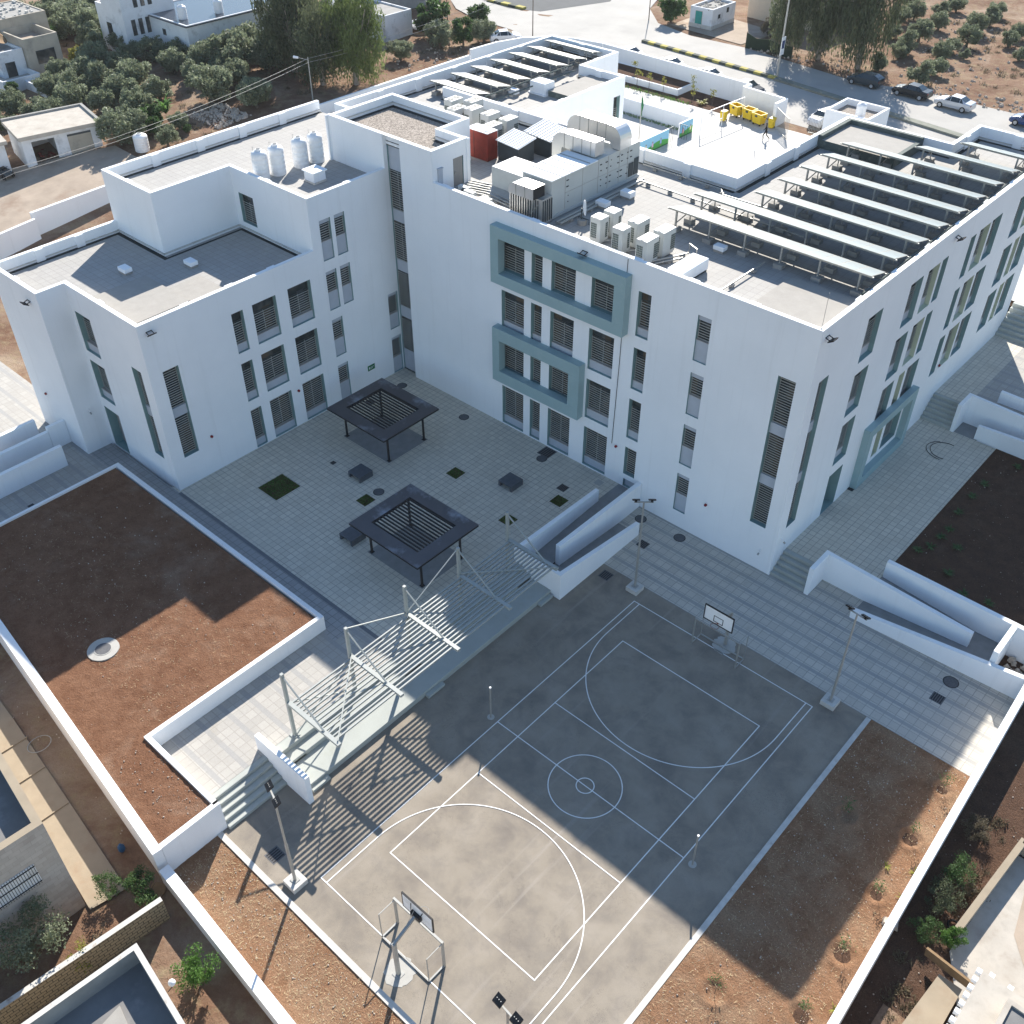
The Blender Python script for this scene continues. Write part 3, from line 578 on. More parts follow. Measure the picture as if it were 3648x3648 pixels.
def window(F, u0, u1, z0, z1, D=0.42, parts='gp', pz=0.6, top=0.0, clear=0.28, bars=True, pd=0.2, cream=False):
    """glazed opening with frame, grille and grey panel below (pz) / above (top)"""
    zg = z0+pz; zt = z1-top
    fr = MB(); t = 0.05
    F.box(fr, u0+.002, u0+t, zg, zt, D-.07, D-.01); F.box(fr, u1-t, u1-.002, zg, zt, D-.07, D-.01)
    F.box(fr, u0+t, u1-t, zg, zg+t, D-.07, D-.01); F.box(fr, u0+t, u1-t, zt-t, zt-.002, D-.07, D-.01)
    zc = zt-(zt-zg)*clear
    if clear > 0: F.box(fr, u0+t, u1-t, zc-.03, zc+.03, D-.07, D-.01)
    if u1-u0 > 1.3: F.box(fr, (u0+u1)/2-.03, (u0+u1)/2+.03, zg+t, zc-.03, D-.07, D-.01)
    w = obj('window', fr, 'frame', school)
    g = MB(); F.quad(g, u0+.02, u1-.02, zg, zt, D-.035); obj('pane', g, 'glass', w)
    wr = random.Random(u0*13.7+z0*7.1)
    if wr.random() < .5 and u1-u0 > .8:
        cm = MB(); ca = u0+.07 if wr.random() < .5 else (u0+u1)/2; cw = (u1-u0)*wr.uniform(.25, .42); F.quad(cm, ca, ca+cw, zg+.08, zt-.08-(zt-zg)*wr.choice((0, 0, .25)), D-.045); obj('curtain', cm, wr.choice(('curtain_tan', 'curtain_grey')), w)
    if bars:
        b = MB(); zz = zg+.08; zc2 = zc if clear > 0 else zt-.06
        while zz < zc2: F.box(b, u0+.03, u1-.03, zz, zz+.035, D-.17, D-.14); zz += 0.165
        for uu in ((u0+.06, u0+(u1-u0)*.5, u1-.06) if u1-u0 > 1.3 else (u0+.06, u1-.06)): F.box(b, uu-.012, uu+.012, zg+.02, zc2, D-.142, D-.12)
        obj('grille', b, 'bars', w)
    if pz > 0.05:
        p = MB(); F.box(p, u0+.001, u1-.001, z0+.001, zg-.04, pd, D+.01); obj('panel', p, 'panel', w)
        p = MB(); F.box(p, u0+.001, u1-.001, zg-.04, zg, pd-.03, D); obj('sill', p, 'sill', w)
    if top > 0.05:
        p = MB(); F.box(p, u0+.001, u1-.001, zt, z1-.001, pd, D+.01); obj('panel', p, 'panel', w)
FM = Fac('x', 19.3, 1); FL = Fac('y', -33.75, -1); FE = Fac('y', -1.15, -1); FS = Fac('x', -0.6, 1); FT = Fac('x', 19.62, 1)
mh, lh, eh, sh = [], [], [], []
rows = [(12.3, 15.22), (8.6, 11.5), (4.9, 7.85), (1.05, 4.15)]
for k, (a, b) in enumerate(((-23.2, -21.25), (-20.65, -19.75), (-19.03, -17.13), (-15.9, -13.98))):
    for r, (z0, z1) in enumerate(rows):
        fr0 = r == 0 or (r == 2 and k < 3)
        zz = z0+0.62 if fr0 else z0
        mh.append((a, b, zz, z1, 0.42)); window(FM, a, b, zz, z1, pz=0 if fr0 else 0.62, clear=0 if r == 3 else (0.2 if r == 2 else 0.28))
for r, (z0, z1) in enumerate(rows):
    z0s = 1.98 if r == 3 else z0
    mh.append((-12.5, -11.6, z0s, z1, 0.42)); window(FM, -12.5, -11.6, z0s, z1, pz=0 if r == 3 else 0.55, clear=0 if r == 3 else 0.28)
    z0s = 1.23 if r == 3 else z0
    mh.append((-8.43, -7.54, z0s, z1, 0.3)); window(FM, -8.43, -7.54, z0s, z1, D=0.3, pz=1.35, top=0.33, clear=0, pd=0.12)
mh.append((-12.45, -11.5, 0.98, 1.6, 0.3))
o = MB(); FM.box(o, -12.44, -11.51, 0.99, 1.59, .18, .28); obj('vent_panel', o, 'panel', school)
def strip(F, holes, a, b, z0, z1, segs, D=0.42):
    holes.append((a, b, z0, z1, D)); last = None
    for s0, s1 in segs: window(F, a, b, s0, s1, D=D, pz=0, clear=0.0)
    segs = sorted(segs); gaps = [(q, r) for (p, q), (r, t) in zip(segs[:-1], segs[1:])]
    if segs[0][0]-z0 > .1: gaps.append((z0+.001, segs[0][0]))
    if z1-segs[-1][1] > .1: gaps.append((segs[-1][1], z1-.001))
    for q, r in gaps: sp = MB(); F.box(sp, a+.001, b-.001, q, r, D*.55, D+.01); obj('spandrel', sp, 'panel', school)
strip(FM, mh, -3.08, -2.0, 3.28, 13.56, [(10.42, 13.56), (6.82, 9.72), (3.28, 6.12)])
strip(FL, lh, 0.3, 1.4, 3.16, 9.69, [(6.78, 9.69), (3.16, 6.08)])
strip(FE, eh, 20.25, 21.32, 3.17, 13.47, [(10.42, 13.47), (6.82, 9.72), (3.17, 6.12)])
strip(FS, sh, -35.76, -34.72, 3.1, 9.68, [(6.75, 9.68), (3.1, 6.05)])
for (z0, z1) in ((8.5, 11.37), (4.8, 7.72), (1.0, 4.06)):
    low = z0 < 2
    for a, b in ((5.7, 6.58), (7.3, 9.16), (10.13, 12.02)):
        lh.append((a, b, z0, z1, 0.42)); window(FL, a, b, z0, z1, pz=0.58, clear=0 if low else (0.35 if z0 > 8 else 0.28))
for a, b, z0, z1, pz in ((13.35, 14.28, 12.13, 14.98, 1.35), (14.6, 15.48, 12.12, 14.98, 1.35), (13.36, 14.28, 8.45, 11.34, 1.35), (14.6, 15.48, 8.45, 11.34, 1.35), (13.36, 14.3, 4.75, 7.71, 1.35), (13.36, 14.3, 1.0, 4.02, 1.5), (18.59, 19.52, 4.7, 7.58, 1.2), (18.59, 19.52, 0.96, 4.0, 1.3)):
    lh.append((a, b, z0, z1, 0.3)); window(FL, a, b, z0, z1, D=0.3, pz=pz, top=0.3, clear=0, pd=0.12)
for z0, z1 in ((8.54, 11.39), (4.93, 7.83)):
    sh.append((-41.47, -39.7, z0, z1, 0.5)); window(FS, -41.47, -39.7, z0, z1, D=0.5, pz=0.6)
sh.append((-41.5, -39.7, 0.96, 4.16, 0.7)); d = MB(); FS.box(d, -41.45, -39.75, 0.97, 3.4, .6, .66); dd = obj('door', d, 'door', school)
d = MB(); FS.box(d, -39.95, -39.85, 2.0, 2.1, .52, .6); obj('handle', d, 'metal', dd)
d = MB(); FS.box(d, -41.49, -39.71, 3.4, 4.15, .62, .68); obj('door_transom', d, 'glass', school)
E3 = [(25.04, 26.78, 0), (30.25, 31.9, 0), (32.6, 34.2, 1), (34.5, 35.35, 0), (38.6, 39.42, 0), (40.05, 41.7, 1), (42.0, 43.6, 0), (46.6, 48.15, 0), (48.7, 49.6, 1), (49.85, 51.42, 0)]
for z0, z1, cols in ((12.4, 15.28, E3), (8.68, 11.6, E3), (5.02, 8.03, [(25.14, 26.82, 0), (30.3, 31.9, 0), (32.6, 33.45, 1), (33.8, 35.5, 0), (38.6, 39.5, 0), (40.1, 41.8, 1), (42.1, 43.8, 0), (46.6, 48.2, 0), (48.75, 49.6, 1), (49.85, 51.45, 0)])):
    for a, b, c in cols:
        D = 0.45 if b-a < 1.2 and not c else 0.44
        eh.append((a, b, z0, z1, D, 2 if c else 1)); window(FE, a, b, z0, z1, D=D, pz=0.62, clear=0.0 if z0 < 6 else 0.25, pd=0.3)
eh.append((25.1, 26.85, 1.11, 4.25, 0.75)); d = MB(); FE.box(d, 25.15, 26.8, 1.12, 4.2, .66, .72); dd = obj('door', d, 'door', school)
d = MB(); FE.box(d, 25.3, 25.4, 2.1, 2.2, .58, .66); obj('handle', d, 'metal', dd)
for a, b, c in ((30.3, 30.95, 0), (31.5, 32.35, 1), (32.75, 35.0, 0)):
    eh.append((a, b, 2.1, 4.6, 0.5, 2 if c else 1)); window(FE, a, b, 2.1, 4.6, D=0.5, pz=0, clear=0)
# blocks
W = 0.28
shell(school, [(-32.15, 19.3), (-1.15, 19.3), (-1.15, 53.2), (-7.25, 53.2), (-7.25, 48.4), (-15.2, 48.4), (-15.2, 33.3), (-42.0, 33.3), (-42.0, 25.3), (-31.55, 25.3), (-31.55, 22.6), (-29.15, 22.6), (-29.15, 20.5), (-32.15, 20.5)],
      0, 16.1, 17.0, [W, W, W, W, W, W, W, 0, 0, 0, 0, 0, 0, 0], {0: (FM, [h for h in mh]), 1: (FE, eh)}, z0s={})
FLh = Fac('y', -33.75, -1)
lo = [h for h in lh if h[1] < 12.6]; hi = [h for h in lh if h[0] > 12.6]
shell(school, [(-47.7, -2.5), (-41.83, -2.5), (-41.83, -0.6), (-33.75, -0.6), (-33.75, 12.6), (-41.85, 12.6), (-41.85, 6.5), (-47.7, 6.5)],
      0.3, 12.35, 13.18, [W, W, W, W, 0, 0, 0, W], {2: (FS, sh), 3: (FL, lo)})
FH = Fac('x', 12.6, 1); hs = [(-41.3, -39.72, 12.95, 15.05, 0.35)]
window(FH, -41.3, -39.72, 12.95, 15.05, D=0.35, pz=0, clear=0.28)
shell(school, [(-47.7, 6.5), (-41.85, 6.5), (-41.85, 12.6), (-33.75, 12.6), (-33.75, 19.62), (-39.2, 19.62), (-39.2, 25.0), (-47.7, 25.0)],
      0.3, 15.9, 16.72, [W, W, W, W, 0, 0, 0, W], {2: (FH, hs), 3: (FLh, hi)}, z0s={0: 12.3, 1: 12.3, 2: 12.3})
# stair tower
th = []
strip(FT, th, -33.75, -32.15, 0.95, 18.9, [(13.8, 16.6), (10.05, 12.95), (6.35, 9.2), (2.68, 5.46)], D=0.22)
mb = MB()
fac_grid(mb, Fac('x', 19.3, 1), -39.2, -33.75, 15.9, 19.02, [], 0)
fac_grid(mb, FT, -33.75, -32.15, 0.95, 18.9, th, 0)
FM2 = Fac('x', 19.3, 1); fac_grid(mb, FM2, -32.15, -29.15, 17.0, 19.02, [(-28.9, -28.8, 18, 18.1, .1)][:0], 0)
ft = Fac('y', -29.15, -1); fac_grid(mb, ft, 19.3, 22.6, 16.1, 19.02, [(21.2, 22.15, 16.11, 18.0, 0.12)], 0)
mb.quad([(-32.15, 19.3, .95), (-32.15, 19.62, .95), (-32.15, 19.62, 19.02), (-32.15, 19.3, 19.02)], 0)
mb.quad([(-33.75, 19.62, 16.72), (-33.75, 19.3, 16.72), (-33.75, 19.3, 19.02), (-33.75, 19.62, 19.02)], 0)
tp = [(-39.2, 19.3), (-29.15, 19.3), (-29.15, 22.6), (-31.55, 22.6), (-31.55, 25.3), (-39.2, 25.3)]
ti = inset(tp, [0.3]*6)
for i in range(6):
    j = (i+1) % 6
    if i > 1: mb.quad([(*tp[i], 15.9), (*tp[j], 15.9), (*tp[j], 19.02), (*tp[i], 19.02)], 0)
    mb.quad([(*tp[i], 19.02), (*tp[j], 19.02), (*ti[j], 19.02), (*ti[i], 19.02)], 3)
    mb.quad([(*ti[j], 18.3), (*ti[i], 18.3), (*ti[i], 19.02), (*ti[j], 19.02)], 0)
mb.box(-39.35, -39.2, 19.15, 19.6, 15.9, 19.0); mb.box(-29.6, -29.1, 22.45, 22.75, 16.1, 18.98)
obj('tower_wall', mb, ['white', 'tealrev', 'cream', 'whitetop', 'frame'], school)
obj('tower_roof', sheet(ti, 18.3), 'gravel', school)
mb = MB()
for i in range(6):
    j = (i+1) % 6; A, B = Vector(ti[i]), Vector(ti[j]); d = (B-A).normalized(); n = Vector((-d.y, d.x))
    mb.prism([tuple(A), tuple(B), tuple(B+n*.35), tuple(A+n*.35)], 18.25, 18.306); mb.prism([tuple(A), tuple(B), tuple(B+n*.07), tuple(A+n*.07)], 18.5, 18.56, 1)
obj('roof_edge', mb, ['tar', 'kerb'], school)
d = MB(); ft.box(d, 21.25, 22.1, 16.12, 17.98, .04, .1); dd = obj('door', d, 'door', school)
d = MB(); ft.box(d, 21.33, 21.4, 16.95, 17.1, -.03, .04); obj('handle', d, 'metal', dd)
d = MB(); ft.box(d, 19.75, 20.12, 16.3, 17.75, -.12, 0); ft.box(d, 19.7, 20.17, 17.75, 17.8, -.16, 0); obj('electrical_cabinet', d, 'panel', school)
# north west wing
FN = Fac('y', -33.1, -1); nh = [(43.6, 44.45, 11.5, 15.55, 0.4)]; window(FN, 43.6, 44.45, 11.5, 15.55, D=.4, pz=.6)
shell(school, [(-45.6, 25.0), (-42.0, 25.0), (-42.0, 33.3), (-33.1, 33.3), (-33.1, 45.0), (-37.45, 45.0), (-37.45, 49.8), (-45.0, 49.8)],
      0.3, 15.95, 16.92, [W, 0, W, W, W, W, W, W], {3: (FN, nh)})
# teal projecting frames
def tealframe(F, u0, u1, z0, z1, iu0, iu1, iz0, iz1, d=0.6):
    mb = MB(); F.box(mb, u0, u1, iz1, z1, -d, 0); F.box(mb, u0, u1, z0, iz0, -d, 0); F.box(mb, u0, iu0, iz0, iz1, -d, 0); F.box(mb, iu1, u1, iz0, iz1, -d, 0)
    obj('window_surround', mb, 'teal', school, bevel=0.01)
tealframe(FM, -23.6, -13.03, 12.18, 16.07, -22.93, -13.84, 12.92, 15.3)
tealframe(FM, -23.55, -16.07, 4.8, 8.9, -22.95, -16.94, 5.66, 8.02)
tealframe(FE, 29.0, 35.9, 1.11, 5.75, 29.6, 35.3, 1.75, 5.1, 0.45)
# slabs on roofs
mb = MB(); mb.box(-6.0, -1.42, 19.6, 24.8, 16.1, 16.28); obj('roof_slab', mb, 'roofslab', school)
mb = MB(); mb.box(-40.2, -35.3, -0.3, 4.0, 12.35, 12.5); obj('roof_slab', mb, 'roofslab', school); mb = MB(); mb.box(-37.7, -34.04, 4.0, 6.35, 12.35, 12.45); obj('roof_slab', mb, 'roofslab', school)
mb = MB(); mb.box(-14.9, -9.1, 43.6, 48.1, 16.1, 16.7, 1, 0); mb.box(-14.9, -14.6, 43.6, 48.1, 16.7, 17.0, 1); mb.box(-14.6, -9.1, 47.8, 48.1, 16.7, 17.02, 1); mb.box(-9.4, -9.1, 43.6, 47.8, 16.7, 16.75, 1)
obj('roof_slab', mb, ['roofslab', 'green_dark'], school)
mb = MB(); mb.box(-36.5, -33.4, 39.4, 44.7, 15.95, 16.4, 1, 0); obj('roof_slab', mb, ['roofslab', 'green_dark'], school)
mb = MB(); mb.prism([(-41.6, 6.2), (-41.4, 6.2), (-41.4, 12.35), (-34.0, 12.35), (-34.0, 12.6), (-41.6, 12.6)], 12.3, 12.357); mb.prism([(-47.4, 6.2), (-41.6, 6.2), (-41.6, 6.5), (-47.4, 6.5)], 12.3, 12.358); obj('roof_tar_edge', mb, 'tar', school)
mb = MB(); mb.box(-41.85, -41.76, 6.42, 12.5, 12.52, 12.6); mb.box(-41.76, -34.05, 12.5, 12.6, 12.52, 12.6); mb.box(-47.4, -41.76, 6.4, 6.5, 12.52, 12.6); obj('roof_ledge', mb, 'kerb', school)
# downpipe / crack line on the south facade
mb = MB(); mb.tube([(-13.40, 19.27, 16.9), (-13.45, 19.27, 10), (-13.56, 19.27, 3.9)], 0.018, 5); obj('cable', mb, 'black', school)
mb = MB()
for x, y, z, a in ((-13.18, 19.26, 3.86, 0), (-6.12, 19.26, 2.86, 0), (-45.57, -2.54, 4.29, 0), (-33.71, 2.46, 3.74, 1), (-33.71, 9.71, 3.75, 1), (-1.11, 39.97, 5.37, 1)):
    m1 = MB(); p = (x, y, z); q = (x+(.1 if a else 0), y-(0 if a else .1), z); m1.tube([p, q], 0.09, 12); obj('alarm_bell', m1, 'redlamp', school)
mb = MB(); mb.box(-33.75, -33.72, 16.05, 16.72, 2.3, 2.72); sg = obj('exit_sign', mb, 'greensign', None, 'small green sign on the white wall above the nearer shelter corner', 'sign')
m1 = MB(); m1.box(-33.72, -33.714, 16.15, 16.25, 2.42, 2.6); m1.box(-33.72, -33.714, 16.3, 16.62, 2.54, 2.57); m1.box(-33.72, -33.714, 16.3, 16.5, 2.44, 2.47); obj('marking', m1, 'plastic', sg)
# lower paving completion
struct('lower_paving_strip', sheet(rect(-11.3, -9.5, 13.35, 19.3), 0.004), 'pave2')
# ---------------------------------------------------------------- courtyard furniture
def shelter(x0, x1, y0, y1, label, legs=None):
    t = empty('shelter', ((x0+x1)/2, (y0+y1)/2, ZC), label, 'shelter', 'black slatted shade shelters in the courtyard')
    cx, cy = (x0+x1)/2, (y0+y1)/2; hx, hy = (x1-x0)/2, (y1-y0)/2; H = 2.46; b = 0.93
    mb = MB(); p = [(-hx, -hy), (hx, -hy), (hx, hy), (-hx, hy)]; q = [(-hx+b, -hy+b), (hx-b, -hy+b), (hx-b, hy-b), (-hx+b, hy-b)]
    for i in range(4):
        j = (i+1) % 4; mb.prism([p[i], p[j], q[j], q[i]], H, H+0.05)
    obj('roof_border', mb, 'shelter', t)
    mb = MB()
    for i in range(4):
        j = (i+1) % 4; mb.bar((*q[i], H-.06), (*q[j], H-.06), .06, .2)
        mb.bar((*p[i], H-.04), (*p[j], H-.04), .03, .1)
    obj('beam', mb, 'black', t)
    n = 13
    for i in range(n):
        y = -hy+b + (2*hy-2*b)*(i+0.5)/n; m1 = MB(); m1.box(-hx+b+.03, hx-b-.03, y-.035, y+.035, H-.08, H+.02); obj('slat', m1, 'black', t)
    lx, ly = hx-0.72, hy-0.9
    for a in (-1, 1):
        for c in (-1, 1):
            m1 = MB(); m1.box(a*lx-.055, a*lx+.055, c*ly-.055, c*ly+.055, 0, H-.01); m1.box(a*lx-.13, a*lx+.13, c*ly-.13, c*ly+.13, 0, .02); obj('leg', m1, 'black', t)
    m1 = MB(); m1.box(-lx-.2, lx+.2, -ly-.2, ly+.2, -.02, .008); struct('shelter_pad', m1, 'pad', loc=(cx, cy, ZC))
shelter(-30.95, -25.2, 9.9, 15.0, 'black shade shelter nearer the building corner, with clean dark roof border')
shelter(-20.65, -14.8, 2.95, 8.0, 'black shade shelter nearer the sports court, with pale dusty patches on its roof border')
def bench(x, y, label, rz=0):
    t = empty('bench', (x, y, ZC), label, 'bench', 'dark stone block benches in the courtyard', rz)
    mb = MB(); mb.box(-.58, .58, -.58, .58, .34, .46); obj('seat', mb, 'bench', t, bevel=.02)
    for s in (-1, 1): m1 = MB(); m1.box(s*.58 if s < 0 else .44, -.44 if s < 0 else .58, -.57, .57, 0, .34); obj('leg', m1, 'bench', t)
bench(-26.1, 8.4, 'dark square block bench between the two shelters, nearer the large lawn patch')
bench(-18.0, 14.4, 'dark square block bench standing alone near the teal framed facade')
bench(-21.75, 3.9, 'dark block bench partly under the corner of the dusty shelter')
def blades(mb, x, y, z, r, n, h, rnd, wd=0.02, shape='sq'):
    for _ in range(n):
        if shape == 'sq': px, py = x+rnd.uniform(-r[0], r[0]), y+rnd.uniform(-r[1], r[1])
        else:
            t = rnd.uniform(0, 6.28); q = r[0]*math.sqrt(rnd.random()); px, py = x+q*math.cos(t), y+q*math.sin(t)
        t = rnd.uniform(0, 6.28); hh = h*rnd.uniform(.5, 1.2); l = rnd.uniform(0, .7)*hh
        dx, dy = math.cos(t)*wd, math.sin(t)*wd; ex, ey = math.cos(t+1.57)*l, math.sin(t+1.57)*l
        mb.quad([(px-dx, py-dy, z), (px+dx, py+dy, z), (px+ex, py+ey, z+hh)])
rnd = random.Random(11); mb = MB(); sb = MB()
for x0, x1, y0, y1 in ((-30.2, -28.25, 3.0, 5.0), (-24.4, -23.5, 6.45, 7.38), (-22.08, -21.12, 12.4, 13.33), (-16.19, -15.3, 11.2, 12.1), (-15.0, -14.1, 14.8, 15.72)):
    sb.quad([(x, y, ZC+.006) for x, y in rect(x0, x1, y0, y1)]); A = (x1-x0)*(y1-y0)
    blades(mb, (x0+x1)/2, (y0+y1)/2, ZC, ((x1-x0)/2-.02, (y1-y0)/2-.02), int(A*700), .09, rnd, .018)
struct('planting_squares', sb, 'soil_dark')
obj('grass_patches', mb, 'grass', None, 'dark green grass growing in the small square beds of the courtyard', 'grass', kind='stuff')
def manhole(x, y, z, r, label, ring=False):
    t = empty('manhole', (x, y, z), label, 'manhole cover', 'round manhole covers')
    mb = MB(); mb.lathe(0, 0, [(r, -.02), (r, .012), (r*.97, .016)], 28); obj('cover', mb, 'manhole', t)
    m1 = MB(); m1.lathe(0, 0, [(r*1.14, -.02), (r*1.14, .006), (r*1.0, .007)], 28); obj('rim', m1, 'black' if not ring else 'concrete', t)
    if ring: m2 = MB(); m2.lathe(0, 0, [(r*2.1, -.25), (r*2.0, -.012), (r*1.15, -.01)], 28); obj('collar', m2, 'concrete', t)
for a in ((-32.06, 17.79, ZC, .33, 'round manhole cover deepest in the corner behind the nearer-building shelter'), (-25.73, 17.93, ZC, .33, 'round manhole cover on the courtyard beside the blank white facade'),
          (-23.95, 8.05, ZC, .33, 'round manhole cover between the shelters beside a small grass square'), (-18.34, 17.95, ZC, .33, 'round manhole cover next to a dark square plate by the facade windows'),
          (-10.12, 18.31, 0.006, .34, 'round manhole cover on the banded paving nearest the ramp end'), (-7.18, 18.47, 0.006, .34, 'round manhole cover on the banded paving under the plain white facade'),
          (10.73, 18.61, 0.006, .38, 'brown round manhole cover on the paving at the far right near the boundary wall'), (-32.18, 14.69, ZC, .3, 'round manhole cover seen through the shelter slats')): manhole(*a)
manhole(-24.1, -11.75, 1.93, .42, 'manhole with wide pale concrete collar in the reddish soil bed', True)
for x, y, z, s, l in ((-18.54, 18.73, ZC, .5, 'large dark square cover plate at the foot of the courtyard facade'), (-15.23, 16.46, ZC, .32, 'dark square drain grate near the grass square by the ramp'),
    (-13.81, 18.5, ZC, .27, 'pale square inspection cover on the courtyard near the ramp top'), (-28.59, 8.1, ZC, .17, 'tiny square drain on the courtyard left of the bench'), (-8.55, 16.41, .006, .33, 'dark square drain grate behind the court light pole'),
    (-8.55, 12.62, 0, .36, 'square grate set in asphalt at the ramp corner'), (10.66, 17.05, .006, .34, 'square drain cover beside the brown manhole at right'), (-39.56, -7.92, ZC, .2, 'small dark drain on the walkway by the raised bed, far left'),
    (-0.98, 28.92, 1.1, .22, 'small dark drain against the side facade near the grey door'), (-8.43, -12.7, 0, .36, 'square grate in the striped shade at the court corner')):
    t = empty('drain_cover', (x, y, z), l, 'drain cover', 'square drain covers')
    mb = MB(); mb.box(-s, s, -s, s, -.02, .008); obj('frame', mb, 'concrete' if 'pale' in l else 'manhole', t)
    mb = MB()
    for i in range(5): q = -s*.8+1.6*s*i/4.5; mb.box(q, q+.2*s, -s*.85, s*.85, 0, .016)
    obj('grate', mb, 'concrete' if 'pale' in l else 'black', t)
# ---------------------------------------------------------------- pergola over the bleachers
pg = empty('pergola', (-12.55, 0, ZC), 'pale steel pergola of parallel slats on five masts over the bleachers', 'pergola')
PX = -12.55-0; ox = 0.0
def pobj(name, f, mat='palemetal', **k):
    mb = MB(); f(mb); mb.move(12.55, 0, -ZC); return obj(name, mb, mat, pg, **k)
for i, y in enumerate((-8.05, -4.0, 0.03, 4.06, 8.1)):
    pobj('post', lambda m: (m.box(-12.63, -12.47, y-.08, y+.08, ZC, 5.65), m.box(-12.75, -12.35, y-.2, y+.2, ZC, ZC+.03)))
    ex = -8.62 if i < 4 else -8.75
    pobj('beam', lambda m: m.prism([(-12.45, y-.11), (ex, y-.11), (ex, y+.11), (-12.45, y+.11)], 3.5, 3.66))
    pobj('tie_rod', lambda m: m.bar((-12.5, y, 5.45), (-9.75, y, 3.66), .07, .07))
for k in range(14):
    x = -12.32+k*(3.3/13); pobj('slat', lambda m: m.bar((x, -8.0, 3.58), (x, 8.1, 3.58), .075, .10))
for a, b in (((-12.5, -3.9, 3.7), (-8.8, -8.0, 3.72)), ((-12.5, 4.1, 3.72), (-8.8, 8.1, 3.7)), ((-12.55, -4.0, 5.6), (-12.55, 0.0, 3.66)), ((-12.55, 4.06, 5.6), (-12.55, 0.06, 3.66)),
             ((-12.5, -8.0, 3.5), (-12.5, -4.1, 1.0)), ((-12.46, -4.1, 3.5), (-12.46, -8.0, 1.0)), ((-12.5, 8.0, 3.5), (-12.5, 4.1, 1.0)), ((-12.46, 4.1, 3.5), (-12.46, 8.0, 1.0))):
    pobj('brace', lambda m: m.bar(a, b, .055, .055))
# ---------------------------------------------------------------- court equipment
def hoop(s, label):
    t = empty('basketball_hoop', (0, 12.68*s, 0), label, 'basketball hoop', 'basketball hoops')
    q = -s
    m = MB(); m.box(-.08, .08, -.08, .08, 0, 2.62); m.box(-.2, .2, -.2, .2, 0, .03); obj('pole', m, 'metal', t)
    m = MB(); m.bar((0, 0, 2.6), (0, q*1.22, 3.12), .12, .12); m.tube([(-.02, q*.5, 2.75), (-.05, q*1.25, 3.5)], .012, 5); obj('arm', m, 'metal', t)
    m = MB(); m.box(-.9, .9, q*1.38, q*1.42, 2.72, 3.76); bd = obj('backboard', m, 'plastic', t)
    m = MB(); yf = q*1.38; yo = q*1.44
    for x0, x1, z0, z1 in ((-.92, .92, 2.70, 2.76), (-.92, .92, 3.73, 3.79), (-.92, -.87, 2.76, 3.73), (.87, .92, 2.76, 3.73)): m.box(x0, x1, min(yf, yo)-.005, max(yf, yo)+.005, z0, z1)
    for x0, x1, z0, z1 in ((-.3, .3, 2.86, 2.90), (-.3, .3, 3.26, 3.30), (-.3, -.26, 2.9, 3.26), (.26, .3, 2.9, 3.26)): m.box(x0, x1, min(q*1.421, q*1.43), max(q*1.421, q*1.43), z0, z1)
    obj('board_marking', m, 'black', bd)
    m = MB(); m.box(-.28, .28, q*1.22, q*1.375, 2.95, 3.2); m.bar((-.2, q*1.2, 3.1), (-.35, q*1.37, 3.6), .03, .03); m.bar((.2, q*1.2, 3.1), (.35, q*1.37, 3.6), .03, .03); obj('bracket', m, 'black', t)
    m = MB(); yc = q*1.72; pts = [(.225*math.cos(2*math.pi*i/20), yc+.225*math.sin(2*math.pi*i/20), 2.88) for i in range(21)]; m.tube(pts, .012, 5, cap=False); m.bar((0, q*1.43, 2.88), (0, q*1.5, 2.88), .08, .03); obj('rim', m, 'red' if s > 0 else 'metal', t)
    m = MB(); n = 26; r = random.Random(5+s); ring = [(.75*math.cos(2*math.pi*i/n)*r.uniform(.75, 1), .75*math.sin(2*math.pi*i/n)*r.uniform(.75, 1)) for i in range(n)]
    m.prism(ring, -.02, .012); struct('concrete_patch', m, 'concrete', loc=(0, 12.6*s, 0))
    return t
hoop(1, 'basketball hoop in the shade near the banded paving, its white board facing the camera')
hoop(-1, 'basketball hoop in the sun at the near end, seen from behind its board')
def goal(yf, yb, x0, x1, H, label, fat):
    t = empty('football_goal', ((x0+x1)/2, yf, 0), label, 'football goal', 'small football goals'); cx = (x0+x1)/2
    a = (x1-x0)/2; d = yb-yf; w = fat; th = .035
    for s in (-1, 1):
        m = MB(); m.box(s*a-w/2, s*a+w/2, -w/2, w/2, 0, H); obj('post', m, 'metal', t)
        m = MB(); m.bar((s*a, 0, H-.03), (s*a, d, H-.03), th, th); m.bar((s*a, d, H), (s*a, d, 0), th, th); m.bar((s*a, 0, .05), (s*a, d, .05), w*.7, w*.7); obj('side_frame', m, 'metal', t)
    m = MB(); m.box(-a-w/2, a+w/2, -w/2, w/2, H-.0, H+w); obj('crossbar', m, 'metal', t)
    m = MB(); m.bar((-a, d, .05), (a, d, .05), .07, .07); obj('base_bar', m, 'metal', t)
goal(-11.13, -12.04, -1.71, 1.21, 2.0, 'grey steel goal frame around the near basketball pole, in full sun', .1)
goal(11.5, 12.4, -1.48, 1.38, 2.0, 'thin steel goal frame in the shade under the far basketball board', .07)
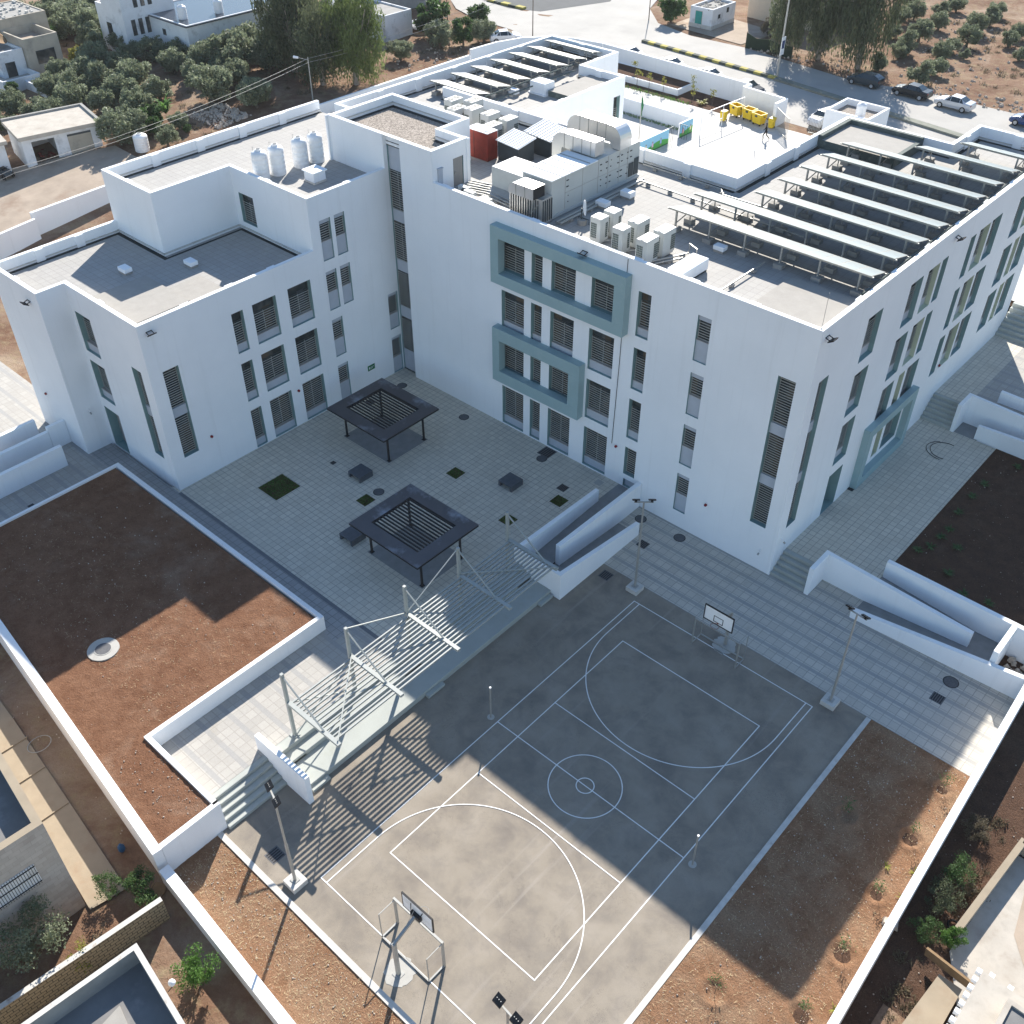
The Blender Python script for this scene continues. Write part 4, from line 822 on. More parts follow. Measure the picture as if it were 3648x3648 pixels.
def light_pole(x, y, ang, label):
    t = empty('light_pole', (x, y, 0), label, 'light pole', 'floodlight poles at the court corners')
    m = MB(); m.box(-.4, .4, -.4, .4, -.02, .3); obj('base', m, 'kerb', t, bevel=.02)
    m = MB(); m.tube([(0, 0, .3), (0, 0, 3.2), (0, 0, 3.3), (0, 0, 6.85)], [.075, .075, .055, .05], 10); m.box(-.17, .17, -.17, .17, .3, .33); obj('pole', m, 'metal', t)
    c, s = math.cos(ang), math.sin(ang); m = MB(); m.bar((-.55*c, -.55*s, 6.86), (.55*c, .55*s, 6.86), .07, .05); obj('crossarm', m, 'metal', t)
    tx, ty = (-x, -y); L = math.hypot(tx, ty); tx /= L; ty /= L
    for k in (-1, 1):
        m = MB(); px, py = k*.45*c, k*.45*s
        F = [(-.2, -.17), (.2, -.17), (.2, .17), (-.2, .17)]
        b = []; tt = []
        for u, v in F:
            X = px+u*c - v*s*0.9; Y = py+u*s + v*c*0.9; zz = 6.98 + (0.10 if v*(c*ty - s*tx) > 0 else -0.10)
            b.append((X, Y, zz)); tt.append((X, Y, zz+.09))
        m.hexa(b, tt); m.box(px-.05, px+.05, py-.05, py+.05, 6.86, 6.95); lp = obj('floodlight', m, 'black', t)
        m = MB()
        for i in range(3): u = -.1+.1*i; m.box(px+u*c-.015, px+u*c+.015, py+u*s-.015, py+u*s+.015, 7.06, 7.10)
        obj('cooling_fin', m, 'metal', lp)
light_pole(6.5, 12.85, -0.1, 'court floodlight pole at the right, leaning over the low ramp wall')
light_pole(-6.5, 12.8, 0.73, 'court floodlight pole in the shade next to the courtyard ramp')
light_pole(-6.57, -12.95, -0.32, 'court floodlight pole in front of the garden steps with striped shade on its base')
light_pole(6.57, -12.94, -0.1, 'court floodlight pole at the bottom edge, only its two dark lamps in view')
for x, l in ((-6.41, 'short volleyball net post in the shade nearer the bleachers'), (6.42, 'short volleyball net post beside the right court line')):
    t = empty('net_post', (x, 0, 0), l, 'net post', 'volleyball net posts')
    m = MB(); m.cyl(0, 0, 0, 2.35, .045, 10); obj('pole', m, 'metal', t); m = MB(); m.cyl(0, 0, 2.35, 2.42, .055, 10); obj('cap', m, 'plastic', t)
    m = MB(); m.lathe(0, 0, [(.2, 0), (.2, .012)], 12); obj('foot', m, 'concrete', t)
# wall floodlights
for x, y, z, ax, l in ((-16.5, 19.3, 16.36, 0, 'black floodlight above the upper teal frame'), (-1.15, 19.95, 16.43, 1, 'black floodlight on the corner of the long side facade'), (-33.75, .1, 12.61, 1, 'black floodlight on the lower wing beside its roof corner'),
        (-43.1, -2.5, 12.28, 0, 'black floodlight on the far left end wall'), (-1.15, 35.66, 16.42, 1, 'black floodlight midway along the long side facade')):
    t = empty('floodlight', (x, y, z), l, 'floodlight', 'black floodlights on the white walls')
    n = Vector((1, 0, 0)) if ax else Vector((0, -1, 0)); s = Vector((0, 1, 0)) if ax else Vector((1, 0, 0))
    m = MB(); m.bar(tuple(s*.18), tuple(s*.18+n*.3-Vector((0, 0, .1))), .04); m.bar(tuple(-s*.18), tuple(-s*.18+n*.3-Vector((0, 0, .1))), .04); m.bar(tuple(-s*.2), tuple(s*.2), .05); obj('bracket', m, 'black', t)
    c = n*.33-Vector((0, 0, .13)); m = MB(); d = (n*.16+Vector((0, 0, .1))); m.hexa([tuple(c-s*.24-d), tuple(c+s*.24-d), tuple(c+s*.24+d), tuple(c-s*.24+d)], [tuple(c-s*.24-d+Vector((0, 0, .08))), tuple(c+s*.24-d+Vector((0, 0, .08))), tuple(c+s*.24+d+Vector((0, 0, .08))), tuple(c-s*.24+d+Vector((0, 0, .08)))]); obj('lamp', m, 'black', t)
for x, y, z, ax, l in ((-2.0, 19.3, 1.6, 0, 'small white camera on the main building corner'), (-1.15, 19.9, 2.6, 1, 'small white camera on the side facade next to the tall slit window'), (-41.83, -1.6, 4.2, 1, 'small white camera on the recessed wall of the far left corner')):
    t = empty('security_camera', (x, y, z), l, 'camera', 'small white wall cameras'); n = Vector((1, 0, 0)) if ax else Vector((0, -1, 0))
    m = MB(); m.tube([(0, 0, 0), tuple(n*.18), tuple(n*.2-Vector((0, 0, .15)))], .03, 8); obj('arm', m, 'plastic', t); m = MB(); m.tube([tuple(n*.2-Vector((0, 0, .15))), tuple(n*.32-Vector((0, 0, .22)))], .06, 8); obj('lens', m, 'metal', t)
# ---------------------------------------------------------------- roof equipment
ZR = 16.1
def panel_mesh(wd, ln_, near, far):
    a = MB(); a.quad([(.02, .02, near), (wd-.02, .02, near), (wd-.02, ln_-.02, far), (.02, ln_-.02, far)]); return a
def solar_row(x0, x1, y, zn, zf, dep, zr, label, group):
    t = empty('solar_table', (x0, y, zr), label, 'solar panels', group)
    n = max(1, round((x1-x0)/1.03)); wd = (x1-x0)/n
    key = (round(wd, 3), zn-zr, dep)
    pm = MB(); hn, hf = zn-zr, zf-zr
    pm.hexa([(.01, 0, hn-.035), (wd-.01, 0, hn-.035), (wd-.01, dep, hf-.035), (.01, dep, hf-.035)], [(.01, 0, hn), (wd-.01, 0, hn), (wd-.01, dep, hf), (.01, dep, hf)])
    gm = MB(); e = .004
    for v0, v1 in ((.02, .49), (.51, .98)):
        gm.quad([(.04, dep*v0, hn+(hf-hn)*v0+e), (wd-.04, dep*v0, hn+(hf-hn)*v0+e), (wd-.04, dep*v1, hn+(hf-hn)*v1+e), (.04, dep*v1, hn+(hf-hn)*v1+e)])
    p0 = obj('solar_panel', pm, 'metal', t); c0 = obj('cells', gm, 'solar', p0)
    for i in range(1, n):
        p = p0.copy(); COL.objects.link(p); p.parent = t; p.location = (wd*i, 0, 0); c = c0.copy(); COL.objects.link(c); c.parent = p
    L = x1-x0
    for v in (.06, .94):
        m = MB(); z = hn+(hf-hn)*v-.08; m.bar((-.1, dep*v, z), (L+.1, dep*v, z), .07, .07); obj('rail', m, 'metal', t)
    k = max(2, round(L/2.27)); l0 = b0 = None
    for i in range(k):
        x = .55 + (L-1.2)*i/(k-1)
        if l0 is None:
            m = MB(); m.box(-.05, .05, .08, .18, .28, hn-.1); m.bar((0, .13, .5), (0, dep-.3, hf-.12), .05); m.bar((0, dep-.25, .28), (0, dep-.25, hf-.12), .06); l0 = obj('leg', m, 'metal', t, loc=(x, 0, 0))
            m = MB(); m.box(-.28, .28, -.12, .4, 0, .28); b0 = obj('concrete_block', m, 'greyconc', t, loc=(x, 0, 0)); m = MB(); m.box(-.28, .28, dep-.5, dep-.02, 0, .28); b1 = obj('concrete_block', m, 'greyconc', t, loc=(x, 0, 0))
        else:
            for q in (l0, b0, b1): c = q.copy(); COL.objects.link(c); c.parent = t; c.location = (x, 0, 0)
ords = ['nearest the pale corner slab', 'second from the pale corner slab', 'third from the pale corner slab', 'fourth from the pale corner slab', 'fifth from the pale corner slab', 'sixth from the pale corner slab', 'just before the dark walled slab', 'starting beside the dark walled slab', 'last, in the far notch']
for k in range(9):
    solar_row([-15.05, -15.05, -12.4, -12.4, -12.4, -12.4, -12.4, -8.3, -6.3][k], -1.75, 25.42+2.76*k, 17.5, 17.0, 1.95, ZR, 'row of tilted solar panels on the main roof, ' + ords[k], 'solar panel rows on the main roof')
for k in range(7):
    solar_row(-44.1+(.05*(3-k)), -39.0, 33.52+2.41*k, 17.0, 16.6, 1.8, 15.95, 'row of tilted solar panels on the far wing, ' + ['nearest the gravel roofed tower', 'second from the tower', 'third from the tower', 'fourth from the tower', 'fifth from the tower', 'sixth from the tower', 'farthest, by the curved street wall'][k], 'solar panel rows on the far wing')
def fan_unit(x, y, z, wx, wy, h, fans, label, group):
    t = empty('condenser', (x, y, z), label, 'air conditioner', group)
    m = MB(); m.box(0, wx, 0, wy, .12, h); m.box(.04, wx-.04, .04, wy-.04, 0, .12); bd = obj('housing', m, 'ahu', t, bevel=.015)
    m = MB(); c0 = (.12, wx-.3) if wx < .9 else (.1, wx-.2); s = .11; zz = .3
    while zz < h-.4:
        xx = .07
        while xx < wx*.55: m.box(xx, xx+s*.8, -.012, -.002, zz, zz+s); xx += s
        yy = wy*.62
        while yy < wy-.1: m.box(wx+.002, wx+.012, yy, yy+s*.8, zz, zz+s); yy += s
        zz += s*1.22
    obj('side_grille', m, 'green_dark', t)
    for i in range(fans):
        fy = wy*(i+.5)/fans; m = MB(); r = min(wx, wy/fans)*.42; m.lathe(wx/2, fy, [(r, h-.01), (r, h+.03), (r*.93, h+.03), (r*.93, h+.012)], 20); f = obj('fan_guard', m, 'metal', t)
        m = MB(); m.lathe(wx/2, fy, [(r*.9, h+.013), (r*.88, h+.018)], 20); obj('fan_opening', m, 'slate', f)
        m = MB()
        for q in range(8): a = q*math.pi/4; m.bar((wx/2+r*.15*math.cos(a), fy+r*.15*math.sin(a), h+.03), (wx/2+r*.93*math.cos(a), fy+r*.93*math.sin(a), h+.03), .012, .01)
        m.lathe(wx/2, fy, [(r*.18, h+.02), (r*.16, h+.045)], 10); obj('fan_grille', m, 'metal', f)
G1 = 'white fan units near the parapet of the main roof'
for x, y, wx, wy, f, l in ((-17.4, 20.8, .78, .8, 1, 'single fan unit standing nearest the white dish on the main roof'), (-17.35, 22.0, .78, .8, 1, 'single fan unit just behind the one nearest the white dish'), (-15.55, 20.5, .78, .8, 1, 'single fan unit standing in the middle of the front row by the parapet'),
        (-15.4, 21.8, .74, 1.2, 2, 'double fan unit standing behind the middle single fan unit'), (-13.6, 20.2, .75, 1.2, 2, 'double fan unit in front, nearest the long white box'), (-13.55, 21.8, .76, 1.2, 2, 'double fan unit nearest the first solar row')):
    fan_unit(x, y, ZR+.1, wx, wy, 1.55, f, l, G1)
G2 = 'white fan units behind the gravel roofed tower'
for i, (x, y) in enumerate(((-38.4, 29.6), (-37.1, 30.4), (-35.95, 29.2), (-34.3, 29.2), (-32.6, 29.3), (-32.6, 27.6), (-36.9, 28.4))):
    fan_unit(x, y, ZR+.1, .82, 1.25, 1.5, 2, ['double fan unit farthest left behind the gravel roofed tower', 'double fan unit second from left beyond the tower roof', 'double fan unit third from left beyond the tower roof', 'double fan unit in the middle of the group beyond the tower roof', 'double fan unit at the right end of the group, beside the grey sheds', 'double fan unit right behind the red cabinet', 'double fan unit half hidden by the tower parapet with a rail beside it'][i], G2)
# air handling unit
ah = empty('air_handling_unit', (-22.3, 26, ZR), 'long pale metal air handling unit with curved ducts on its roof', 'air handling unit')
def ao(name, f, mat, parent=ah, **k):
    mb = MB(); f(mb); mb.move(22.3, -26, -ZR); return obj(name, mb, mat, parent, **k)
hs_ = ao('housing', lambda m: (m.box(-23.45, -21.1, 21.6, 30.6, 16.35, 18.6), m.box(-23.5, -21.05, 21.5, 30.7, 16.15, 16.35)), 'ahu')
ao('roof_plate', lambda m: m.box(-23.55, -21.0, 21.5, 26.0, 18.6, 18.66), 'whitetop')
ao('roof_seam', lambda m: [m.box(-23.5, -21.05, y, y+.06, 18.66, 18.70) for y in (22.5, 23.4, 24.3, 25.2)], 'metal')
ao('panel_seam', lambda m: [m.box(-21.1, -21.085, y, y+.02, 16.4, 18.58) for y in (22.9, 24.6, 26.2, 27.2, 28.4, 29.3)] + [m.box(-21.1, -21.084, 22.9, 30.5, 17.45, 17.47)], 'sill', hs_)
rr = random.Random(2)
ao('handle', lambda m: [m.box(-21.1, -21.06, y+rr.uniform(-.1, .1), y+.12, z, z+.05) for y in (23.1, 26.4, 27.0, 27.4, 28.2, 28.6, 29.2, 29.6) for z in (16.8, 17.2, 17.8, 18.2)], 'black', hs_)
ao('coil_grille', lambda m: (m.box(-21.09, -21.05, 29.45, 29.95, 16.5, 17.4), m.box(-21.09, -21.05, 30.05, 30.5, 16.5, 17.6)), 'slate')
lv = ao('louvre_section', lambda m: m.box(-23.6, -20.98, 20.55, 21.58, 16.15, 17.75), 'duct')
ao('louvre', lambda m: [m.box(x, x+.06, 20.5, 20.55, 16.3, 17.65) for x in np.arange(-23.5, -21.1, .2)] + [m.box(-20.98, -20.93, y, y+.06, 16.3, 17.65) for y in np.arange(20.65, 21.5, .2)], 'slate', lv)
def duct(name, x0, x1, y0, y1, zb, zt, rl, rrad, down_l=1.0, down_r=1.0):
    # box duct running along x with rounded (elbow) ends going down
    prof = []
    n = 7
    if rl:
        prof += [(x0, zb-down_l)]
        for i in range(n+1):
            a = math.pi - (math.pi/2)*i/n; prof.append((x0+rl+rl*math.cos(a), zt-rl+rl*math.sin(a)))
    else: prof += [(x0, zb), (x0, zt)]
    if rrad:
        for i in range(n+1):
            a = math.pi/2 - (math.pi/2)*i/n; prof.append((x1-rrad+rrad*math.cos(a), zt-rrad+rrad*math.sin(a)))
        prof += [(x1, zb-down_r)]
    else: prof += [(x1, zt), (x1, zb)]
    if rrad: prof += [(x1-rrad*.75, zb-down_r), (x1-rrad*.9, zb)]
    if rl: prof += [(x0+rl*.9, zb), (x0+rl*.75, zb-down_l)]
    def f(m):
        k = len(prof); base = len(m.v)
        for y in (y0, y1): m.v += [(x, y, z) for x, z in prof]
        for i in range(k):
            j = (i+1) % k; m.f.append((base+i, base+k+i, base+k+j, base+j)); m.m.append(0)
        m.f.append(tuple(base+i for i in range(k-1, -1, -1))[::-1]); m.m.append(0); m.f.append(tuple(base+k+i for i in range(k))[::-1]); m.m.append(0)
    o = ao(name, f, 'duct')
    x = x0+(rl or .4)+.1
    while x < x1-(rrad or .3)+.2: ao('duct_flange', lambda m: m.box(x, x+.035, y0-.02, y1+.02, zb-.01, zt+.02), 'metal', o); x += .72
duct('duct', -24.9, -21.35, 26.1, 27.0, 18.7, 19.65, .9, 0, 1.5)
duct('duct', -25.4, -20.95, 28.2, 29.4, 19.0, 20.1, .95, .95, 1.6, .35)
duct('duct', -23.3, -21.3, 20.1, 21.2, 17.78, 18.5, .5, 0, 0)
ao('duct_opening', lambda m: m.box(-21.3, -21.28, 20.13, 21.17, 17.8, 18.47), 'black')
ao('support_post', lambda m: (m.bar((-21.4, 20.2, 17.78), (-21.4, 20.0, 16.2), .05), m.bar((-21.4, 20.1, 17.0), (-21.0, 20.3, 17.6), .04), m.bar((-24.8, 26.5, 17.3), (-24.8, 26.5, 16.1), .05)), 'metal')
t = empty('plant_box', (-25.2, 23.4, ZR), 'plain white equipment box beside the air handling unit', 'equipment box')
m = MB(); m.box(-1.55, 1.65, -1.1, 1.15, .45, 1.75); obj('housing', m, 'ahu', t, bevel=.02); m = MB(); m.box(-1.4, 1.5, -1.0, 1.0, 0, .45); obj('base', m, 'slate', t); m = MB(); m.prism([(-1.5, -1.9), (1.5, -1.9), (1.6, -1.1), (-1.5, -1.1)], [.05, .05, .4, .4], [.1, .1, .47, .47]); obj('cowl', m, 'metal', t)
# sheds and red cabinet
t = empty('red_cabinet', (-31.35, 26.3, ZR), 'tall rusty red steel cabinet with pale lid next to the tower', 'cabinet')
m = MB(); m.box(-.95, .95, -.5, .5, .05, 1.95); obj('body', m, 'red', t); m = MB(); m.box(-.98, .98, -.53, .53, 1.95, 2.0); m.box(-.75, -.3, -.3, .2, 2.0, 2.05); m.box(.25, .7, -.3, .2, 2.0, 2.05); obj('lid', m, 'whitetop', t); m = MB(); m.box(-.35, -.32, -.515, -.5, .1, 1.9); obj('seam', m, 'black', t)
for x0, x1, y0, y1, h, l in ((-30.25, -28.35, 26.7, 28.3, 1.5, 'small dark shed with bright ribbed white roof, next to the red cabinet'), (-29.9, -27.6, 29.2, 31.1, 1.5, 'dark shed with ribbed roof half hidden behind the curved duct')):
    t = empty('roof_shed', ((x0+x1)/2, (y0+y1)/2, ZR), l, 'shed', 'dark sheds with ribbed roofs on the main roof'); a, b = (x1-x0)/2, (y1-y0)/2
    m = MB(); m.prism([(-a, -b), (a, -b), (a, b), (-a, b)], 0, [h-.15, h-.3, h-.05, h+.1]); obj('wall', m, 'slate', t)
    m = MB(); m.prism([(-a-.1, -b-.15), (a+.1, -b-.15), (a+.1, b+.15), (-a-.1, b+.15)], [h-.13, h-.3, h-.03, h+.14], [h-.09, h-.26, h+.01, h+.18])
    for i in range(9): x = -a+2*a*i/8; z0 = h-.09-.17*i/8; z1 = h+.18-.17*i/8; m.bar((x, -b-.15, z0+.02), (x, b+.15, z1+.02), .05, .05)
    obj('roof', m, 'whitetop', t)
t = empty('roof_box', (-10.6, 21.2, ZR), 'long low white box on the roof beside the fan units', 'roof box')
m = MB(); m.box(-.55, .55, -1.3, 1.25, .12, .8); obj('cover', m, 'white', t, bevel=.05); m = MB(); m.box(-.5, .5, -1.25, 1.2, 0, .12); obj('base', m, 'tar', t)
def vent(x, y, z, s, h, label, group='small white roof vents'):
    t = empty('roof_vent', (x, y, z), label, 'roof vent', group)
    m = MB(); m.box(-s*.9, s*.9, -s*.62, s*.62, 0, .14); obj('base', m, 'greyconc', t); m = MB(); m.box(-s, s, -s*.7, s*.7, .14, h); obj('cap', m, 'white', t, bevel=.04)
vent(-19.6, 27.5, ZR, .42, .5, 'white roof vent in the shade of the air handling unit, nearer its end'); vent(-19.9, 25.3, ZR, .42, .45, 'white roof vent behind the fan units beside the dish')
vent(-10.9, 25.0, ZR, .36, .42, 'white roof vent under the first solar row'); vent(-41.75, 3.5, 12.35, .42, .42, 'white vent on the lower roof nearer the bright triangle'); vent(-39.4, 6.9, 12.35, .42, .42, 'white vent on the lower roof nearer the inner window')
vent(-38.7, 37.75, 15.95, .38, .5, 'small white box on the far wing roof beside the pipes'); vent(-35.2, 31.9, ZR, .35, .4, 'small white cap behind the fan units beyond the tower')
t = empty('roof_box', (-37.2, 16.1, 15.9), 'square white box with flat lid next to the water tanks', 'roof box'); m = MB(); m.box(-.5, .5, -.5, .5, .12, .72); obj('body', m, 'white', t); m = MB(); m.box(-.6, .6, -.6, .6, .72, .8); obj('lid', m, 'white', t); m = MB(); m.box(-.55, .55, -.55, .55, 0, .12); obj('base', m, 'kerb', t)
t = empty('roof_box', (-37.4, 39.7, 15.95), 'large white box on the far wing roof at the end of the grey slab', 'roof box'); m = MB(); m.box(-.8, .8, -.6, .6, .1, .95); obj('body', m, 'white', t, bevel=.03); m = MB(); m.box(-.9, .9, -.7, .7, 0, .1); obj('base', m, 'white', t)
def tank(x, y, z, r, h, label, group):
    t = empty('water_tank', (x, y, z), label, 'water tank', group)
    prof = [(r*.97, 0), (r, .04)]
    for i in range(5): q = .1+(h-.35)*i/5; prof += [(r, q), (r*.975, q+.02), (r, q+.04)]
    prof += [(r, h-.25), (r*.9, h-.12), (r*.55, h-.03), (r*.42, h)]
    m = MB(); m.lathe(0, 0, prof, 24); obj('body', m, 'plastic', t, smooth=True)
    m = MB(); m.lathe(0, 0, [(r*.42, h-.01), (r*.42, h+.07), (r*.36, h+.09)], 18); obj('collar', m, 'plastic', t); m = MB(); m.lathe(0, 0, [(r*.3, h+.085), (r*.28, h+.1)], 16); obj('lid', m, 'slate', t)
    m = MB(); m.tube([(-r*.9, -.1, h-.25), (-r*.9, -.1, h+.15), (-r*.6, -.1, h+.15)], .02, 5); obj('pipe', m, 'metal', t)
GT = 'white water tanks beside the tower'
for i, (x, y) in enumerate(((-40.1, 13.9), (-40.0, 15.2), (-39.9, 17.1), (-39.8, 18.4))): tank(x, y, 15.9, .53, 1.95, 'tall white water tank beside the gravel roofed tower, ' + ['farthest from the tower', 'second farthest from the tower', 'second nearest the tower', 'nearest the tower'][i], GT)
# satellite dish
t = empty('satellite_dish', (-19.3, 22.5, ZR), 'white satellite dish seen edge-on, weighed down by a round block', 'satellite dish')
m = MB(); m.lathe(0, 0, [(.3, 0), (.3, .32)], 16); obj('ballast', m, 'greyconc', t); m = MB(); m.tube([(-.1, 0, .3), (-.1, 0, 1.0)], .035, 8); m.tube([(.42, .1, .05), (.42, .1, .35), (-.42, .1, .35), (-.42, .1, .05)], .03, 6); obj('mast', m, 'slate', t)
m = MB(); m.lathe(0, 0, [(.02, 0), (.25, .03), (.45, .1), (.48, .12), (.44, .12), (.02, .03)], 24); v = [Vector(p) for p in m.v]; R_ = Matrix.Rotation(math.radians(82), 4, 'Y') ; R2 = Matrix.Rotation(math.radians(30), 4, 'Z'); m.v = [tuple(R2 @ (R_ @ p) + Vector((0, 0, 1.05))) for p in v]; obj('dish', m, 'plastic', t, smooth=True)
# roof pipes
def pipes(name, runs, label, cat='pipe', r=.05, z=None, blocks=True, mat='metal'):
    t = empty(name, runs[0][0], label, cat); o0 = Vector(runs[0][0])
    for rn in runs:
        m = MB(); m.tube([Vector(p)-o0 for p in rn], r, 6); obj('pipe', m, mat, t)
        if blocks:
            for a, b in zip(rn[:-1], rn[1:]):
                a = Vector(a)-o0; b = Vector(b)-o0; k = max(1, int((b-a).length/1.6)) if (b-a).length > .8 else 0
                for i in range(k): p = a.lerp(b, (i+.5)/k); m = MB(); m.box(p.x-.12, p.x+.12, p.y-.12, p.y+.12, p.z-.2, p.z-.04); obj('support_block', m, 'greyconc', t)
pipes('roof_pipe', [[(-20.6, 29.9, 16.33), (-8.0, 29.6, 16.33)]], 'thin pipe on blocks crossing the sunny tiled roof behind the fan units')
pipes('roof_pipe', [[(-21.9, 32.3, 16.33), (-15.6, 32.3, 16.33), (-15.0, 31.6, 16.33), (-8, 31.8, 16.33)]], 'long pipe running beside the yard side parapet of the main roof')
pipes('roof_pipe', [[(-8.0, 20.6, 16.33), (-8.0, 25.2, 16.33)]], 'short pipe running from the parapet to the first solar row')
pipes('roof_pipe', [[(-1.62, 24.5, 16.9), (-1.62, 48, 16.9)], [(-1.75, 24.5, 16.75), (-1.75, 48, 16.75)]], 'dark conduits running along the ends of the solar rows', r=.06, mat='green_dark')
pipes('roof_pipe', [[(-20.4, 21.3, 16.3), (-20.4, 30.3, 16.3)], [(-20.1, 21.3, 16.3), (-20.1, 27.3, 16.3)]], 'pair of insulated pipes along the foot of the air handling unit', r=.08)
pipes('roof_pipe', [[(-13.0, 20.6, 16.35), (-12.2, 22.4, 16.35), (-11.9, 23.2, 16.35), (-11.9, 23.2, 16.9), (-11.2, 22.9, 16.9), (-11.2, 22.9, 16.2)], [(-17.0, 20.9, 16.25), (-15.7, 22.6, 16.25)], [(-15.0, 20.9, 16.25), (-13.8, 22.6, 16.25)], [(-12.7, 20.9, 16.25), (-11.9, 22.6, 16.25)]], 'bundle of bent pipes around the fan units near the parapet', r=.055)
pipes('roof_pipe', [[(-28.6, 20.6+.35*i, 16.35), (-26.5, 21.2+.35*i, 16.35), (-24.0, 21.0+.3*i, 16.35)] for i in range(6)], 'tangle of pipes in front of the white equipment box', r=.05)
pipes('roof_pipe', [[(-38.2, 33.9, 16.9), (-38.2, 44.5, 16.9)], [(-37.9, 33.9, 16.5), (-37.9, 44.5, 16.5)]], 'pair of dark pipes along the solar rows of the far wing', r=.05, mat='green_dark')
for i, (x, y) in enumerate(((-27.6, 20.6), (-26.8, 20.3), (-25.3, 20.2))):
    t = empty('split_unit', (x, y, ZR), ['small outdoor unit farthest left in the pipe tangle', 'small outdoor unit in the middle of the pipe tangle', 'small outdoor unit with visible round fan next to the air handling unit'][i], 'air conditioner', 'small outdoor units by the roof door')
    m = MB(); m.box(-.42, .42, -.16, .16, .1, .7); obj('housing', m, 'ahu', t); m = MB(); m.tube([(.12, -.165, .4), (.12, -.18, .4)], .24, 16); obj('fan', m, 'slate', t)
m = MB(); m.prism([(-.55, -.4), (.55, -.4), (.5, .4), (-.5, .4)], 0, [.35, .35, .45, .5]); obj('white_cover', m, 'white', None, 'low white sloped cover beside the roof parapet under the tower door', 'cover', loc=(-28.6, 19.95, ZR))
t = empty('roof_railing', (-38.3, 27.2, ZR), 'small grey pipe railing between fan units beyond the tower', 'railing'); m = MB()
for x in (0, 1.0): m.tube([(x, 0, 0), (x, 0, 1.6), (x, .9, 1.6), (x, .9, 0)], .03, 6)
m.tube([(0, 0, 1.6), (1, 0, 1.6)], .03, 6); m.tube([(0, 0, .8), (1, 0, .8)], .03, 6); obj('rail', m, 'metal', t)
m = MB(); m.tube([(0, 0, 0), (0, 0, 2.0)], .012, 5); lr = empty('lightning_rod', (-1.35, 19.5, 17), 'thin lightning rod standing on the roof corner', 'rod'); obj('rod', m, 'metal', lr); m = MB(); m.box(-.04, .04, -.04, .04, 0, .05); obj('base', m, 'metal', lr)
# ---------------------------------------------------------------- north yard
GW = 'white street walls around the school yard'
def wall_path(pts, tops, th, label, z0=2.5, group=GW):
    mb = MB()
    for i in range(len(pts)-1): wall_run(mb, pts[i], pts[i+1], th, z0, tops[i], tops[i+1], 0.5, 1)
    return obj('boundary_wall', mb, ['white', 'whitetop'], None, label, 'wall', group)
cv = [(-72.75, 67.8), (-72.5, 72.0), (-71.4, 75.6), (-69.4, 78.0), (-66.5, 79.8), (-62.5, 80.5)]
wall_path(cv, [6.6]*6, .3, 'curved white street wall at the corner behind the far solar rows')
wall_path([(-62.4, 80.5), (-41.0, 79.4)], [6.6, 6.6], .3, 'long white street wall with parked cars behind it')
wall_path([(-40.9, 79.4), (-40.9, 77.9), (-35.5, 77.5)], [6.6, 6.7, 6.7], .3, 'white wall behind the yellow waste containers')
wall_path([(-35.4, 77.6), (-35.4, 75.4)], [6.7, 6.7], .35, 'short white wall carrying the barred yard gate')
wall_path([(-72.75, 67.6), (-75.8, 24)], [6.0, 4.6], .3, 'white side wall running along the dry ground beyond the far wing', 1.5)
wall_path([(-76.2, 23.9), (-76.4, 12.4)], [3.6, 3.2], .3, 'tall white side wall beside the dirt road at left', 0)
wall_path([(-75.6, 12.3), (-74, -2)], [2.9, 2.5], .3, 'lower stepped white side wall at the far left edge', -.3)
wall_path([(-33.2, 68.5-.2), (-33.21, 68.3)], [5.8, 5.8], .1, 'small white wall stub in the yard')
m = MB(); wall_run(m, (-62, 69.2), (-41.0, 68.4), .2, 4, 5.7, 5.7, .5, 1); obj('wall', m, ['white', 'whitetop'], None, 'low white wall with a strip of grass along its foot inside the yard', 'wall')
def mural(y0, y1, label):
    t = empty('mural_wall', (-41, (y0+y1)/2, yz), label, 'mural wall', 'painted low walls of the playground'); L = (y1-y0)/2
    m = MB(); m.box(-.1, .1, -L, L, -.1, 1.5); obj('wall', m, 'white', t)
    mt, nt, b = new_mat('mural_paint', .8, .2); co = coords(nt); sp = nt.nodes.new('ShaderNodeSeparateXYZ'); nt.links.new(co, sp.inputs[0])
    hill = mth(nt, 'ADD', mth(nt, 'MULTIPLY', mth(nt, 'SINE', mth(nt, 'MULTIPLY', sp.outputs[1], 1.3)), .16), .62)
    c = mix(nt, mth(nt, 'LESS_THAN', sp.outputs[2], hill), (.30, .58, .74), (.10, .38, .09))
    c = mix(nt, mth(nt, 'LESS_THAN', sp.outputs[2], .12), c, (.04, .16, .05)); nt.links.new(c, b.inputs['Base Color'])
    m = MB(); m.box(.1, .115, -L, L, .0, 1.5); pt = obj('painted_face', m, mt, t)
    r = random.Random(int(y0)); y = -L+.6
    while y < L-.4:
        m = MB(); c0 = r.choice(((.7, .35, .35), (.8, .7, .4), (.3, .4, .7), (.75, .5, .6)))
        mm = plain('mural_child_paint', c0, .8, .05); m.prism([(.117, y-.14), (.122, y-.14), (.122, y+.14), (.117, y+.14)], .4, .78); obj('painted_dress', m, mm, pt)
        m = MB(); m.box(.117, .122, y-.07, y+.07, .8, .97); m.box(.117, .122, y-.09, y-.03, .2, .4); m.box(.117, .122, y+.03, y+.09, .2, .4); obj('painted_head_and_legs', m, 'skin', pt); y += r.uniform(1.1, 1.9)
mural(58.2, 64.0, 'long playground wall painted with blue sky, green hills and children')
mural(66.0, 68.35, 'short playground wall painted with blue sky and children, beyond the open gate')
t = empty('playground_gate', (-41, 65, yz), 'open thin metal gate between the two painted walls', 'gate'); m = MB()
